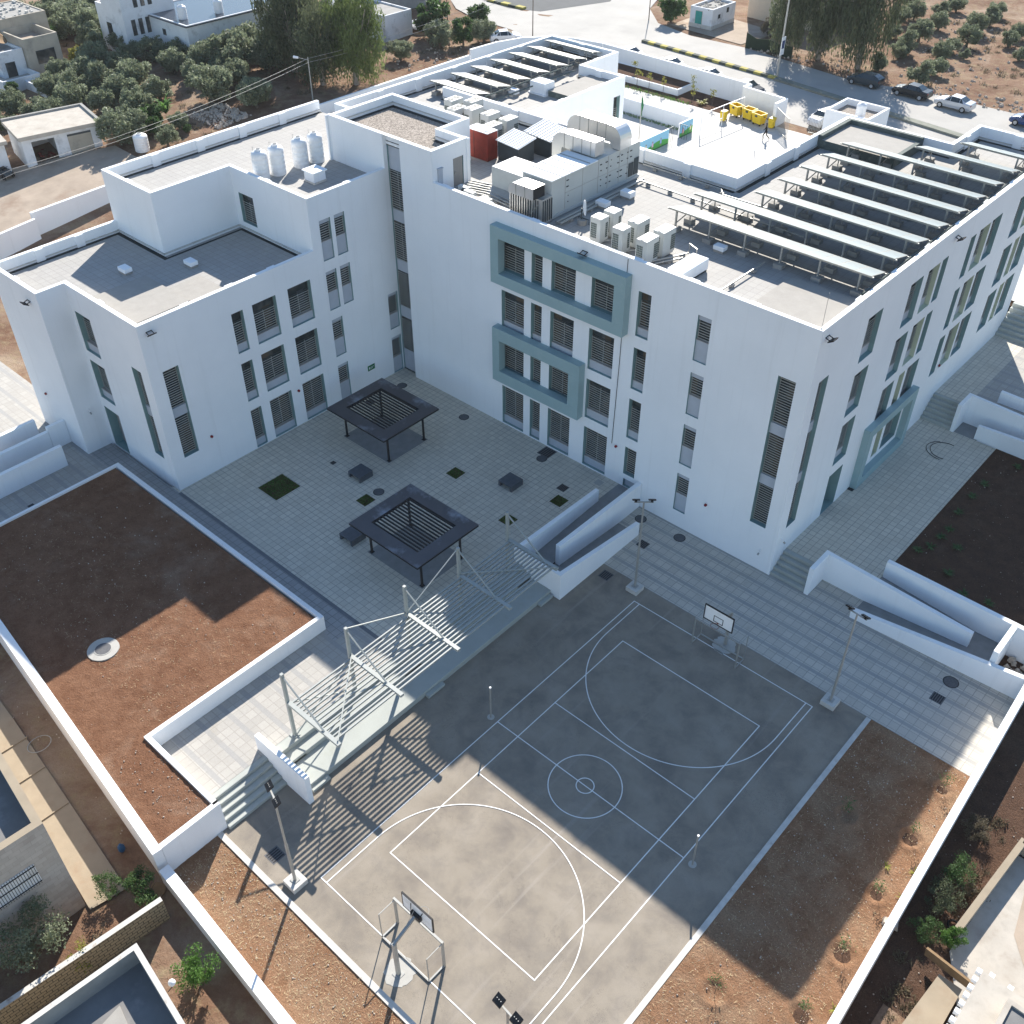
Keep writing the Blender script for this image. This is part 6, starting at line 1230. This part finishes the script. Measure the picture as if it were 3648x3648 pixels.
# near neighbours, lower left
h8 = empty('house', (0, 0, 0), 'stone clad house with dark flat roof at the lower left edge', 'house', 'neighbouring houses at the lower left'); A = Vector((-12.8, -19.95)); ux = Vector((-1, .122)).normalized(); uy = Vector((-.06, -1)).normalized()
def q2(s, t, A_=A, X=None, Y=None): p = A_+(X or ux)*s+(Y or uy)*t; return (p.x, p.y)
def rblock(parent, A_, X, Y, w_, d_, z0, z1, par, mats, t_=.35):
    p = [q2(w_, 0, A_, X, Y), q2(w_, d_, A_, X, Y), q2(0, d_, A_, X, Y), q2(0, 0, A_, X, Y)]; q = inset(p, [t_]*4); m = MB()
    for i in range(4):
        j = (i+1) % 4; m.quad([(*p[i], z0), (*p[j], z0), (*p[j], z1), (*p[i], z1)], 0); m.quad([(*p[i], z1), (*p[j], z1), (*q[j], z1), (*q[i], z1)], 1); m.quad([(*q[j], z1-par), (*q[i], z1-par), (*q[i], z1), (*q[j], z1)], 2)
    obj('wall', m, mats[:3], parent); obj('roof', sheet(q, z1-par), mats[3], parent); return q
rblock(h8, A, ux, uy, 14, 12, -.6, 6.5, .9, ['stone', 'path', 'greyconc', 'darkroof'])
m = MB(); m.prism([q2(0.02, 1.0), q2(-.03, 1.0), q2(-.03, 3.3), q2(0.02, 3.3)], 3.3, 4.6); wn = obj('window', m, 'plastic', h8)
m = MB(); [m.bar((*q2(-.06, 1.05+i*.11), 3.25), (*q2(-.06, 1.05+i*.11), 4.65), .02) for i in range(21)]; [m.bar((*q2(-.06, 1.0), z), (*q2(-.06, 3.3), z), .03) for z in (3.4, 4.0, 4.5)]; obj('grille', m, 'black', wn)
h9 = empty('house', (0, 0, 0), 'low house with deep dark roof parapet at the bottom left edge', 'house', 'neighbouring houses at the lower left'); B_ = Vector((-7.06, -19.88)); ex_ = Vector((1, -.125)).normalized(); ey_ = Vector((-.1, -1)).normalized()
p = [q2(0, 12, B_, ex_, ey_), q2(9, 12, B_, ex_, ey_), q2(9, 0, B_, ex_, ey_), q2(0, 0, B_, ex_, ey_)]; q = inset(p, [.22]*4); m = MB()
for i in range(4):
    j = (i+1) % 4; m.quad([(*p[i], -.5), (*p[j], -.5), (*p[j], 4.0), (*p[i], 4.0)], 0); m.quad([(*p[i], 4.0), (*p[j], 4.0), (*q[j], 4.0), (*q[i], 4.0)], 1); m.quad([(*q[j], 3.0), (*q[i], 3.0), (*q[i], 4.0), (*q[j], 4.0)], 2)
obj('wall', m, ['greyconc', 'kerb', 'greyconc'], h9); obj('roof', sheet(q, 3.0), 'darkroof', h9); m = MB(); m.prism([(-5.6, -23.5), (-4.9, -24.8), (-4.0, -22.0), (-5.9, -21.6)], 3.0, 3.1); obj('roof_slab', m, 'roofslab', h9)
t = empty('globe_lamp', (-4.9, -19.95, 3.2), 'round globe lamp on the outside of the low house parapet', 'lamp'); m = MB(); m.tube([(0, -.1, 0), (0, .15, .1), (0, .15, .2)], .02, 6); obj('arm', m, 'black', t); m = MB(); m.lathe(0, .15, [(.03, .2), (.12, .26), (.15, .35), (.12, .44), (.03, .5)], 14); obj('globe', m, 'plastic', t, smooth=True)
struct('garden_path', sheet([(-40, -15.9), (-25, -17.0), (-18.2, -17.67), (-12.1, -18.3), (-12.4, -19.95), (-18.4, -19.2), (-40, -16.8)], .05), 'path')
m = MB(); [wall_run(m, (x, y), (x-.05, y-1.95), .06, -.3, .12) for x, y in ((-23.4, -17.1), (-21.0, -17.4), (-18.2, -17.7))]; struct('path_edge', m, 'path')
wall_thing('block_wall', [((-9.55, -17.75), (-10.5, -26), .25, -.3, 1.5)], 'rough yellow block wall with stepped courses in the neighbour garden', mat=('block', 'kerb'))
t = empty('barrel', (-14.5, -17.0, 0), 'small blue plastic jug lying in the dark soil strip outside the wall', 'jug'); t.location = (-14.0, -17.35, 0.0); m = MB(); m.lathe(0, 0, [(.14, 0), (.16, .05), (.16, .3), (.06, .42), (.06, .48)], 14); obj('body', m, 'bluep', t, smooth=True); m = MB(); m.tube([(.06, 0, .44), (.16, 0, .4), (.15, 0, .25)], .015, 6); obj('handle', m, 'bluep', t)
m = MB(); m.lathe(0, 0, [(.42, 0), (.42, .03)], 20); obj('round_slab', m, 'wood', None, 'round brown cover lying in the soil near the block wall', 'slab', loc=(-11.0, -17.45, .02))
# lower right
wall_thing('garden_wall', [((17.45, 11.0), (16.95, 4.6), .3, -.3, .8), ((17.45, 10.9), (22, 10.6), .3, -.3, .8)], 'low pinkish wall around the bare yard at the lower right', mat=('beige', 'path'))
struct('pale_yard', sheet([(17.1, 4.0), (17.5, 10.6), (26, 10.2), (26, -8), (18.5, -8), (18.3, 2.0)], .03), 'palepath')
struct('sandy_yard', sheet([(18.9, 6.6), (18.2, 10.5), (26, 10.1), (26, 2), (20.6, 4.4)], .045), 'dirt')
t = empty('house', (19.9, -1, 0), 'pale house with toothed stone roof edge at the lower right corner', 'house'); m = MB(); m.box(-1.45, 6, -9, 3.15, -.3, 3.0); obj('wall', m, 'palepath', t); m = MB(); m.box(-.1, 5.5, -8.6, 2.2, 3.0, 3.5, 0); obj('roof', m, 'darkroof', t); m = MB(); m.box(-.3, -.1, -8.8, 2.4, 3.0, 3.6); m.box(-.1, 5.6, 2.2, 2.4, 3.0, 3.6); obj('parapet', m, 'palepath', t)
for i in range(12): m = MB(); m.box(-1.65, -1.45, 3.0-i*.42, 3.2-i*.42, 2.75, 2.98); obj('edge_block', m, 'white', t)
for i in range(6): m = MB(); m.box(-1.2+i*.75, -1.0+i*.75, 3.15, 3.35, 2.75, 2.98); obj('edge_block', m, 'white', t)
t = MB(); t.prism([(16.5, -6), (18.2, -6), (18.2, 2.4), (17.2, 2.4)], -.1, .6); obj('low_terrace', t, 'path', None, 'low sandy terrace slab between the garden and the toothed roof house', 'terrace')
t = MB(); t.bar((16.35, 2.9, .7), (18.45, 2.6, .9), .12, .5); obj('plank', t, 'wood', None, 'weathered plank lying across the terrace wall', 'plank')
m = MB(); pts = [(16.75+.25*math.cos(i*.5236), 5.2+.25*math.sin(i*.5236), .1) for i in range(13)]; m.tube(pts, .06, 6); obj('old_tyre', m, 'tyre', None, 'old tyre lying in the dark bushes', 'tyre')
# ---------------------------------------------------------------- vegetation
def crown_mesh(name, seed, n, size, mat, shape=(1, 1, 1), clumps=28, droop=0, core=.35, zc=1.15):
    """leaf clumps spread through a unit crown (radius 1, centre height zc)"""
    r = np.random.RandomState(seed); C_ = []
    while len(C_) < clumps:
        p = r.uniform(-1, 1, 3); d = np.linalg.norm(p)
        if .35 < d < 1 and p[2] > -.75: C_.append(p*np.array(shape)*(.80))
    C_ = np.array(C_); rad = r.uniform(.20, .40, clumps); k = r.randint(0, clumps, n)
    v = r.normal(size=(n, 3)); v /= np.linalg.norm(v, axis=1)[:, None]; q = C_[k] + v*(rad[k]*(r.rand(n)**.45))[:, None]
    if droop: q[:, 2] -= droop*(r.rand(n)**1.5)*(rad[k]*2)
    q[:, 2] += zc
    a = r.normal(size=(n, 3)); a /= np.linalg.norm(a, axis=1)[:, None]; b = np.cross(a, r.normal(size=(n, 3))); b /= np.linalg.norm(b, axis=1)[:, None]
    if droop: a = a*np.array([.35, .35, 1.2]); 
    s = size*r.uniform(.6, 1.4, n)[:, None]; V = np.stack([q-a*s-b*s*.1, q+b*s*.45, q+a*s+b*s*.1, q-b*s*.45], 1).reshape(-1, 3)
    me = bpy.data.meshes.new(name); me.from_pydata(V.tolist(), [], np.arange(4*n).reshape(-1, 4).tolist()); me.materials.append(M[mat]); return me
def trunk_mb(seed, h=.9, r=.09, limbs=5, lean=.1, forks=True, top=1.5):
    q = random.Random(seed); m = MB(); x, y = q.uniform(-lean, lean), q.uniform(-lean, lean)
    m.tube([(0, 0, -.15), (x*.4, y*.4, h*.5), (x, y, h)], [r*1.3, r, r*.75], 7)
    for i in range(limbs):
        a = 2*math.pi*i/limbs+q.uniform(-.4, .4); l = q.uniform(.45, .8); z = q.uniform(.55, 1)*h
        m.tube([(x*z/h, y*z/h, z), (x+math.cos(a)*l*.5, y+math.sin(a)*l*.5, z+(top-z)*.45), (x+math.cos(a)*l, y+math.sin(a)*l, top*q.uniform(.75, 1.05))], [r*.55, r*.35, r*.12], 5)
    return m
KINDS = {'o': ('olive_tree', 'leaf_o', 5200, .080, (1.15, 1.15, .9), 38, 0, 'bark', .75, .1), 'c': ('citrus_tree', 'leaf_c', 3400, .10, (1, 1, 1), 22, 0, 'bark', .6, .07), 'l': ('young_tree', 'leaf_l', 1500, .12, (.9, .9, 1.2), 14, 0, 'bark', .5, .05),
    'y': ('yellow_shrub', 'leaf_y', 1300, .10, (1, 1, .8), 14, 0, 'bark', .4, .05), 'e': ('eucalyptus_tree', 'leaf_e', 20000, .045, (1.1, 1.1, 1.5), 70, .9, 'barkp', 1.0, .085), 'E': ('eucalyptus_tree', 'leaf_E', 20000, .045, (1.05, 1.05, 1.5), 70, .9, 'barkp', 1.0, .085),
    's': ('dry_shrub', 'leaf_s', 2200, .07, (1, 1, .9), 20, 0, 'bark', .3, .04)}
protos = {}
def proto(kind, var):
    if (kind, var) not in protos:
        nm, leaf, n, sz, shp, cl, dr, bk, h, r = KINDS[kind]; seed = sum(map(ord, kind))*7+var*31
        me = crown_mesh('crown', seed, n, sz, leaf, shp, cl, dr, zc=1.45 if kind in 'eE' else .92); tb = trunk_mb(seed, h, r, 6, top=1.9 if kind in 'eE' else 1.15)
        t0 = bpy.data.meshes.new('trunk'); t0.from_pydata(tb.v, [], tb.f); t0.materials.append(M[bk]); protos[kind, var] = (me, t0)
    return protos[kind, var]
cnt = {}
def tree(kind, x, y, R, label, group, z=None, name=None, rz=None, zs=1):
    cnt[kind] = cnt.get(kind, 0)+1; var = cnt[kind] % (4 if kind == 'o' else 2); me, t0 = proto(kind, var); q = random.Random(x*7.3+y*3.1)
    t = empty(name or KINDS[kind][0], (x, y, Tz(y) if z is None else z), label, 'tree' if R > .9 else 'shrub', group, q.uniform(0, 6.28) if rz is None else rz); t.scale = (R*q.uniform(.92, 1.08), R*q.uniform(.92, 1.08), R*q.uniform(.9, 1.1)*zs)
    for nme, m_ in (('crown', me), ('trunk', t0)): o = bpy.data.objects.new(nme, m_); COL.objects.link(o); o.parent = t
TR = [('o', -103.8, 24.8, 1.5), ('o', -100.8, 26.3, 1.3), ('o', -99.2, 29.9, 1.6), ('o', -95.0, 31.4, 1.5), ('o', -104.9, 34.9, 1.9), ('o', -100.5, 34.8, 1.7), ('o', -96.5, 34.9, 1.8), ('o', -94.7, 34.9, 1.3), ('o', -86.5, 28.1, 2.0), ('o', -86.4, 30.4, 1.6), ('c', -87.0, 32.6, 1.4), ('o', -84.4, 34.1, 0.9), ('o', -81.7, 30.8, 1.1), ('c', -82.6, 33.9, 0.5), ('c', -121.8, 40.1, 1.5), ('o', -121.9, 41.9, 1.7), ('o', -116.6, 42.7, 2.0), ('l', -115.3, 43.4, 1.0), ('o', -123.9, 44.4, 2.1), ('o', -128.4, 43.0, 1.8), ('o', -123.2, 46.9, 1.7), ('o', -124.5, 49.8, 1.4), ('y', -112.5, 38.1, 1.1), ('c', -109.4, 28.0, 1.0), ('o', -107.3, 42.9, 1.1), ('o', -104.4, 44.1, 1.6), ('c', -106.1, 48.7, 1.3), ('o', -99.2, 43.5, 1.6), ('o', -93.8, 42.9, 1.4), ('o', -87.2, 40.6, 2.3), ('o', -93.2, 48.3, 2.4), ('o', -97.4, 53.4, 2.0), ('o', -91.7, 46.1, 1.7), ('o', -81.9, 42.7, 1.6), ('o', -91.0, 51.4, 1.9), ('o', -82.8, 43.7, 1.5), ('o', -91.2, 51.8, 2.1), ('e', -88.2, 53.2, 3.9), ('e', -81.8, 52.3, 3.2), ('E', -79.1, 55.0, 3.5), ('o', -81.9, 64.7, 1.4), ('o', -82.0, 71.6, 1.7), ('c', -80.6, 74.6, 1.7), ('c', -84.5, 81.7, 1.7), ('o', -79.6, 77.4, 1.5), ('c', -85.6, 74.2, 2.6), ('e', -47.2, 98.4, 2.7), ('e', -43.6, 99.8, 3.4), ('e', -38.2, 99.8, 3.5), ('o', -36.1, 100.8, 1.2), ('o', -41.0, 114.4, 1.1), ('o', -43.2, 121.3, 1.4), ('o', -42.6, 124.6, 1.4), ('o', -36.3, 109.0, 1.5), ('o', -36.3, 106.9, 1.1), ('o', -37.5, 115.2, 1.7), ('o', -38.0, 122.2, 1.4), ('o', -40.6, 128.6, 1.2), ('o', -39.9, 132.2, 1.2), ('o', -32.4, 113.6, 1.1), ('o', -31.9, 109.1, 1.3), ('o', -30.1, 99.4, 1.5), ('o', -30.1, 103.9, 1.2), ('o', -32.1, 117.6, 1.5), ('o', -33.4, 123.4, 1.5), ('o', -33.7, 128.9, 1.4), ('o', -34.8, 133.8, 1.2), ('o', -28.0, 120.9, 1.1), ('o', -28.4, 124.8, 1.1), ('o', -30.1, 112.1, 0.7), ('s', -53.5, 104.6, 1.3), ('c', -66.8, 101.1, 2.0),
      ('o', -98.0, 22.8, 1.2), ('o', -108.5, 33.8, 1.3), ('o', -103.0, 38.5, 1.6), ('o', -112.0, 40.5, 1.5), ('o', -119, 47, 1.9), ('o', -127, 47, 2.0), ('o', -115.5, 47.5, 1.6), ('o', -131, 46, 2.0), ('o', -95.6, 56.5, 1.9), ('e', -93.0, 57.5, 3.3), ('o', -47.5, 118, 1.4), ('o', -26.5, 133, 1.3), ('o', -24.6, 116, 1.0), ('o', -46, 130, 1.6)] + [('o', *t_) for t_ in [(-92.5, 27.5, 1.3), (-97.5, 26.5, 1.5), (-101.5, 32, 1.6), (-98, 37.5, 1.8), (-90.5, 33, 1.6), (-107, 37.5, 1.8), (-110.5, 44, 1.6), (-119, 44.5, 2.0), (-126, 50, 2.0), (-130, 41, 1.8), (-114, 50.5, 1.7), (-105.5, 30.5, 1.3), (-101.8, 21.5, 1.3), (-88.7, 31.0, 1.3), (-92.8, 37.3, 1.5), (-96, 46.5, 1.8), (-88.9, 45.0, 1.7), (-101.5, 46, 1.5), (-121, 50, 1.9), (-134, 50, 2.2), (-96, 50.0, 1.7)]]
special = {(-88.2, 53.2): 'dark eucalyptus farthest left of the big trees behind the lamp pole', (-81.8, 52.3): 'dark eucalyptus in the middle of the big trees behind the lamp pole', (-79.1, 55.0): 'bright yellow green eucalyptus beside the dark ones behind the lamp pole', (-93.0, 57.5): 'dark eucalyptus rising beside the whitewashed house',
    (-47.2, 98.4): 'hanging eucalyptus at the left of the roadside group, beside the beige house', (-43.6, 99.8): 'big eucalyptus with pale trunk standing at the road', (-38.2, 99.8): 'wide dark eucalyptus at the right of the roadside group', (-112.5, 38.1): 'yellow green shrub between the left house and the grove', (-115.3, 43.4): 'bright green young tree left of the whitewashed house',
    (-66.8, 101.1): 'dark round tree left of the shed with the teal door', (-53.5, 104.6): 'brownish shrub in front of the beige house', (-82.0, 71.6): 'olive tree with open crown near the silver car', (-81.9, 64.7): 'small olive tree right of the bright eucalyptus', (-85.6, 74.2): 'large dark round bush behind the silver car', (-84.5, 81.7): 'dark round bush closest to the road junction', (-80.6, 74.6): 'dark round bush between the open olive and the white car',
    (-79.6, 77.4): 'grey olive beside the white car', (-82.6, 33.9): 'tiny bright shrub on bare soil beyond the roof parapet', (-109.4, 28.0): 'dark shrub against the left house front', (-121.8, 40.1): 'dark round tree behind the left house', (-106.1, 48.7): 'dark leafy tree against the whitewashed house', (-87.0, 32.6): 'dark bushy tree beside the yucca near the rubble', (-30.1, 99.4): 'olive right above the black saloon', (-36.1, 100.8): 'olive just behind the dark hatchback',
    (-86.5, 28.1): 'large grey olive right behind the garage roof', (-86.4, 30.4): 'olive between the garage and the dark bushy tree', (-81.7, 30.8): 'low grey olive beside the ground water tank', (-87.2, 40.6): 'broad rounded olive standing alone before the big trees', (-81.9, 42.7): 'olive nearest the left side of the lamp pole'}
for k, x, y, R in TR:
    lb = special.get((x, y)); g = None
    if not lb:
        if x > -50: lb, g = 'grey green olive tree on the dry slope beyond the road', 'olive trees on the dry slope beyond the road'
        elif y > 39.5 and x > -110: lb, g = 'olive tree in the grove around the whitewashed house', 'olive trees around the whitewashed house'
        elif y > 39.5: lb, g = 'olive tree in the dense grove behind the left houses', 'olive trees behind the left houses'
        else: lb, g = 'silvery green olive tree in the grove between garage and left house', 'olive trees between garage and left house'
    tree(k, x, y, R*(1.12 if k == 'o' and x < -50 else 1), lb, g, zs=(1.75 if x > -60 else 1.15) if k in 'eE' else 1)
tree('c', -85.2, 31.5, 1.1, 'dark green bush beside the white ground tank', None)
def fine(kind, x, y, R, z, label, name, n, size, leaf, shp=(1, 1, 1), cl=26, seed=1, limbs=6, cat='shrub', h=.5, r=.05):
    t = empty(name, (x, y, z), label, cat); t.scale = (R, R, R); me = crown_mesh('crown', seed, n, size, leaf, shp, cl, zc=1.0); o = bpy.data.objects.new('crown', me); COL.objects.link(o); o.parent = t; obj('trunk', trunk_mb(seed, h, r, limbs, top=1.3), 'bark', t); return t
fine('o', -12.3, -22.6, 1.9, 0, 'spreading olive tree over the block wall at lower left', 'olive_tree', 5200, .035, 'leaf_o', (1, 1, .8), 24, 21, 8, 'tree')
fine('l', -5.9, -18.6, 1.05, 0, 'bright green citrus tree leaning on the boundary wall at lower left', 'citrus_tree', 3600, .05, 'leaf_l', (.9, 1, 1.3), 20, 22, 5, 'tree')
fine('c', -11.0, -17.9, .95, 0, 'dark green bush filling the corner between boundary wall and block wall', 'bush', 3200, .05, 'leaf_c', (1.2, .9, .7), 20, 23)
fine('c', -12.4, -18.9, .8, 0, 'dark bush hugging the stone house corner', 'bush', 1800, .05, 'leaf_c', (1.2, .9, .6), 16, 24)
fine('y', -10.2, -21.6, .8, .3, 'thin yellow green sapling behind the block wall', 'sapling', 500, .06, 'leaf_y', (.9, .9, 1.1), 9, 25)
fine('l', 17.05, 4.4, .62, 0, 'feathery yellow green bush by the broken garden wall at lower right', 'bush', 4200, .06, 'leaf_l', (1, 1, .9), 22, 26)
for i, (x, y, R, l) in enumerate(((15.9, 7.6, .7, 'dark bush in the wall shade at lower right, beside the dry tuft'), (15.85, 5.9, .75, 'dark bush in the wall shade at lower right, middle of three'), (15.9, 4.0, .6, 'dark bush in the wall shade at lower right, nearest the feathery bush'), (15.6, 10.3, .6, 'dark bush low outside the boundary wall near the pavement end'))): fine('s' , x, y, R*1.15, -.2, l, 'bush', 2600, .05, ('leaf_c', 'leaf_e', 'leaf_c', 'leaf_s')[i], (1.2, 1.3, .55), 30, 30+i)
fine('s', 16.5, 7.1, .5, 0, 'tuft of dry pale twigs outside the boundary wall', 'dry_tuft', 700, .09, 'leaf_s', (1, 1, .6), 10, 40)
def spiky(x, y, z, R, label, leaf='leaf_l', n=22, group=None, name='spiky_plant', up=.5):
    q = random.Random(x+y); m = MB()
    for i in range(n):
        a = q.uniform(0, 6.28); l = R*q.uniform(.6, 1.1); e = q.uniform(.2, 1)*up+.15; w_ = R*.07; c, s = math.cos(a), math.sin(a)
        p0 = (0, 0, .02); p1 = (c*l*.5, s*l*.5, l*e*.75); p2 = (c*l, s*l, l*e*.8)
        m.quad([(-s*w_, c*w_, .02), (s*w_, -c*w_, .02), (p1[0]+s*w_, p1[1]-c*w_, p1[2]), (p1[0]-s*w_, p1[1]+c*w_, p1[2])]); m.quad([(p1[0]-s*w_, p1[1]+c*w_, p1[2]), (p1[0]+s*w_, p1[1]-c*w_, p1[2]), p2])
    obj(name, m, leaf, None, label, 'plant', group, loc=(x, y, z))
spiky(-86.8, 34.2, Tz(34)+1.0, 1.3, 'green yucca with sword leaves beside the dark bushy tree', 'leaf_l', 60, name='yucca', up=1.6)
spiky(-45.0, 76.3, yz, .9, 'pale spiky plant in the yard bed near the containers', 'leaf_y', 40)
for i, (x, y) in enumerate(((13.18, 5.91), (14.35, 6.46), (14.46, 4.88), (14.58, -1.64))): spiky(x, y, .03, .33, 'pale rosette weed ' + ['at the shadow edge of the planting strip', 'close to the boundary wall above the white stone', 'beside the boundary wall, largest of the weeds', 'at the bottom of the planting strip near the wall'][i], 'leaf_y', 14, 'pale rosette weeds in the planting strip', 'weed')
G3 = 'green weeds in the dark planted bed'
for i, (x, y) in enumerate(((5.3, 33.49), (5.4, 35.2), (6.3, 38.5), (5.3, 31.3), (5.6, 29.3), (5.5, 28.3), (4.95, 26.2), (5.4, 27.0), (10.0, 24.6), (6.7, 28.0), (7.2, 25.5), (8.6, 24.4))): spiky(x, y, 1.08, .45, 'green weed patch growing in the dark planted bed', 'leaf_c', 26, G3, 'weed', .4)
G4 = 'young saplings in the planting strip basins'
for i, (x, y, r) in enumerate(basins):
    t = empty('sapling', (x, y, -.02), 'young sapling standing in a dug basin of the planting strip', 'sapling', G4); m = MB(); m.tube([(0, 0, 0), (.03, .02, .6), (.0, .05, 1.15)], [.015, .01, .006], 5); obj('stem', m, 'bark', t)
    me = crown_mesh('leaves', 50+i, 90, .05, 'leaf_c', (.22, .22, .4), 5, zc=.95); o = bpy.data.objects.new('leaves', me); COL.objects.link(o); o.parent = t
for i in range(11):
    q = random.Random(60+i); x = -64+i*2.0+q.uniform(-.4, .4); t = empty('sapling', (x, q.choice((75.8, 76.3, 78.4)), yz+.1), 'thin young sapling in the yard planters', 'sapling', 'thin saplings in the yard planters'); m = MB(); m.tube([(0, 0, 0), (0, .05, 1.6)], [.03, .012], 5); obj('stem', m, 'bark', t)
    me = crown_mesh('leaves', 70+i, 70, .10, 'leaf_y', (.35, .35, .6), 5, zc=1.4); o = bpy.data.objects.new('leaves', me); COL.objects.link(o); o.parent = t
# stones, dry tufts, rubble
def stones(name, areas, mat, label, seed, s0=.02, s1=.07):
    q = random.Random(seed); m = MB()
    for (x0, x1, y0, y1, z, n) in areas:
        for _ in range(n):
            x, y = q.uniform(x0, x1), q.uniform(y0, y1); s = s0+(s1-s0)*q.random()**3; a = q.uniform(0, 3); c, d = math.cos(a)*s, math.sin(a)*s; zz = z if not callable(z) else z(y)
            m.hexa([(x-c, y-d, zz), (x+d, y-c*.8, zz), (x+c, y+d, zz), (x-d, y+c*.8, zz)], [(x-c*.5, y-d*.5, zz+s*.8), (x+d*.6, y-c*.5, zz+s*.9), (x+c*.5, y+d*.5, zz+s*.7), (x-d*.6, y+c*.5, zz+s)])
    obj(name, m, mat, None, label, 'stones', kind='stuff')
M['stonew'] = plain('pale_stone', (.46, .39, .32), .95, .2, 4)
stones('loose_stones', [(8.9, 14.2, -12, 13.2, .02, 900), (-11, 8, -16.5, -14, .0, 1000), (-37, -17.5, -13, -3, 1.87, 420), (-17, -11.8, -15.5, -13.7, 1.87, 130), (4.6, 14, 23.2, 39, 1.08, 220), (-28, -12, -17.0, -15.6, .02, 60), (15.4, 17.5, -6, 20, -.02, 160)], 'stonew', 'small pale stones scattered over the bare soil of the site', 3, .012, .055)
stones('rubble', [(-86.5, -80.5, 36.5, 41, lambda y: Tz(y)-.02, 700), (-52, -44, 97.3, 99.5, 4.2, 90), (-45, -24, 97.5, 135, 4.15, 500), (-83, -76, 62, 80, 4.2, 160), (-28, -16, 96.5, 101, 4.2, 150), (12.4, 14, 21.3, 22.4, .0, 40)], 'stonew', 'pale rubble and stones lying on the dry ground around the site', 6, .04, .30)
q = random.Random(12); m = MB()
for _ in range(5200):
    k = q.random()
    if k < .45: x, y, z = q.uniform(8.8, 14.3), q.uniform(-12, 13.2), .02
    elif k < .85: x, y, z = q.uniform(-11, 8.2), q.uniform(-16.6, -14), 0
    else: x, y, z = q.uniform(-37, -17.6), q.uniform(-13, -6), 1.87
    a = q.uniform(0, 6.28); l = q.uniform(.04, .16); c, s = math.cos(a), math.sin(a); w_ = .006
    m.quad([(x-s*w_, y+c*w_, z+.01), (x+s*w_, y-c*w_, z+.01), (x+c*l+s*w_, y+s*l-c*w_, z+l*.5), (x+c*l-s*w_, y+s*l+c*w_, z+l*.5)])
sb = MB(); q2_ = random.Random(77)
for _ in range(520):
    zone = q2_.random()
    if zone < .5: x, y = q2_.uniform(-132, -78.5), q2_.uniform(24, 62)
    elif zone < .85: x, y = q2_.uniform(-46, -18), q2_.uniform(99, 134)
    elif zone < .92: x, y = q2_.uniform(-84, -74), q2_.uniform(58, 82)
    else: x, y = q2_.uniform(15.6, 17.4), q2_.uniform(-4, 12)
    R_s = q2_.uniform(.15, .55) if y > 20 else q2_.uniform(.12, .3); z = Tz(y)-.05 if y > 20 else -.05
    for _k in range(34 if y > 20 else 60):
        a = q2_.uniform(0, 6.28); l = R_s*q2_.uniform(.3, 1); c, s_ = math.cos(a), math.sin(a); bx, by = x+q2_.gauss(0, R_s*.6), y+q2_.gauss(0, R_s*.6); w_ = R_s*.07
        sb.quad([(bx-s_*w_, by+c*w_, z), (bx+s_*w_, by-c*w_, z), (bx+c*l*.6+s_*w_, by+s_*l*.6-c*w_, z+l*.8), (bx+c*l*.6-s_*w_, by+s_*l*.6+c*w_, z+l*.8)])
obj('dry_scrub', sb, 'leaf_s', None, 'dry brown scrub and weeds between the trees and outside the walls', 'scrub', kind='stuff')
M['straw'] = plain('dry_straw', (.50, .40, .24), .9, .15, 3); obj('dry_grass', m, 'straw', None, 'dry straw scattered over the bare soil strips', 'dry grass', kind='stuff')
m = MB(); m.hexa([(-.35, -.16, 0), (.35, -.2, 0), (.33, .18, 0), (-.33, .2, 0)], [(-.3, -.14, .25), (.31, -.17, .27), (.3, .14, .26), (-.3, .16, .24)]); o = obj('stone_block', m, 'stonew', None, 'pale squared stone lying against the boundary wall of the planting strip', 'stone', loc=(14.62, 3.4, .02)); o.rotation_euler = (0, 0, .3)
# hoses on the east terrace
m = MB(); m.tube([(1.9+1.0*math.cos(a/10), 37.0+1.0*math.sin(a/10), 1.12) for a in range(14, 52, 2)], .02, 5); m.tube([(1.9+1.25*math.cos(a/10), 36.9+1.1*math.sin(a/10), 1.13) for a in range(22, 50, 2)], .02, 5); obj('hose', m, 'black', None, 'thin dark hose curled on the terrace paving near the steps', 'hose')
m = MB(); m.tube([(-22.5+.5*math.cos(a/10), -16.9+.6*math.sin(a/10), .1) for a in range(0, 126, 4)], .02, 5); obj('wire_coil', m, 'metal', None, 'coil of wire lying on the sandy garden path at the left edge', 'wire coil')
print('objects', len(bpy.data.objects))

# ---------------------------------------------------------------- thin air haze
m = MB(); m.box(-1700, 1700, -800, 2100, -4, 62)
hz = bpy.data.materials.new('haze_air'); hz.use_nodes = True; n_ = hz.node_tree; n_.nodes.clear(); ou = n_.nodes.new('ShaderNodeOutputMaterial'); pv = n_.nodes.new('ShaderNodeVolumePrincipled')
pv.inputs['Color'].default_value = (.86, .90, .95, 1); pv.inputs['Density'].default_value = 0.00012; pv.inputs['Anisotropy'].default_value = 0.2; n_.links.new(pv.outputs[0], ou.inputs['Volume'])
obj('haze', m, hz, None, 'thin pale haze in the air over the whole place', 'haze', kind='stuff')
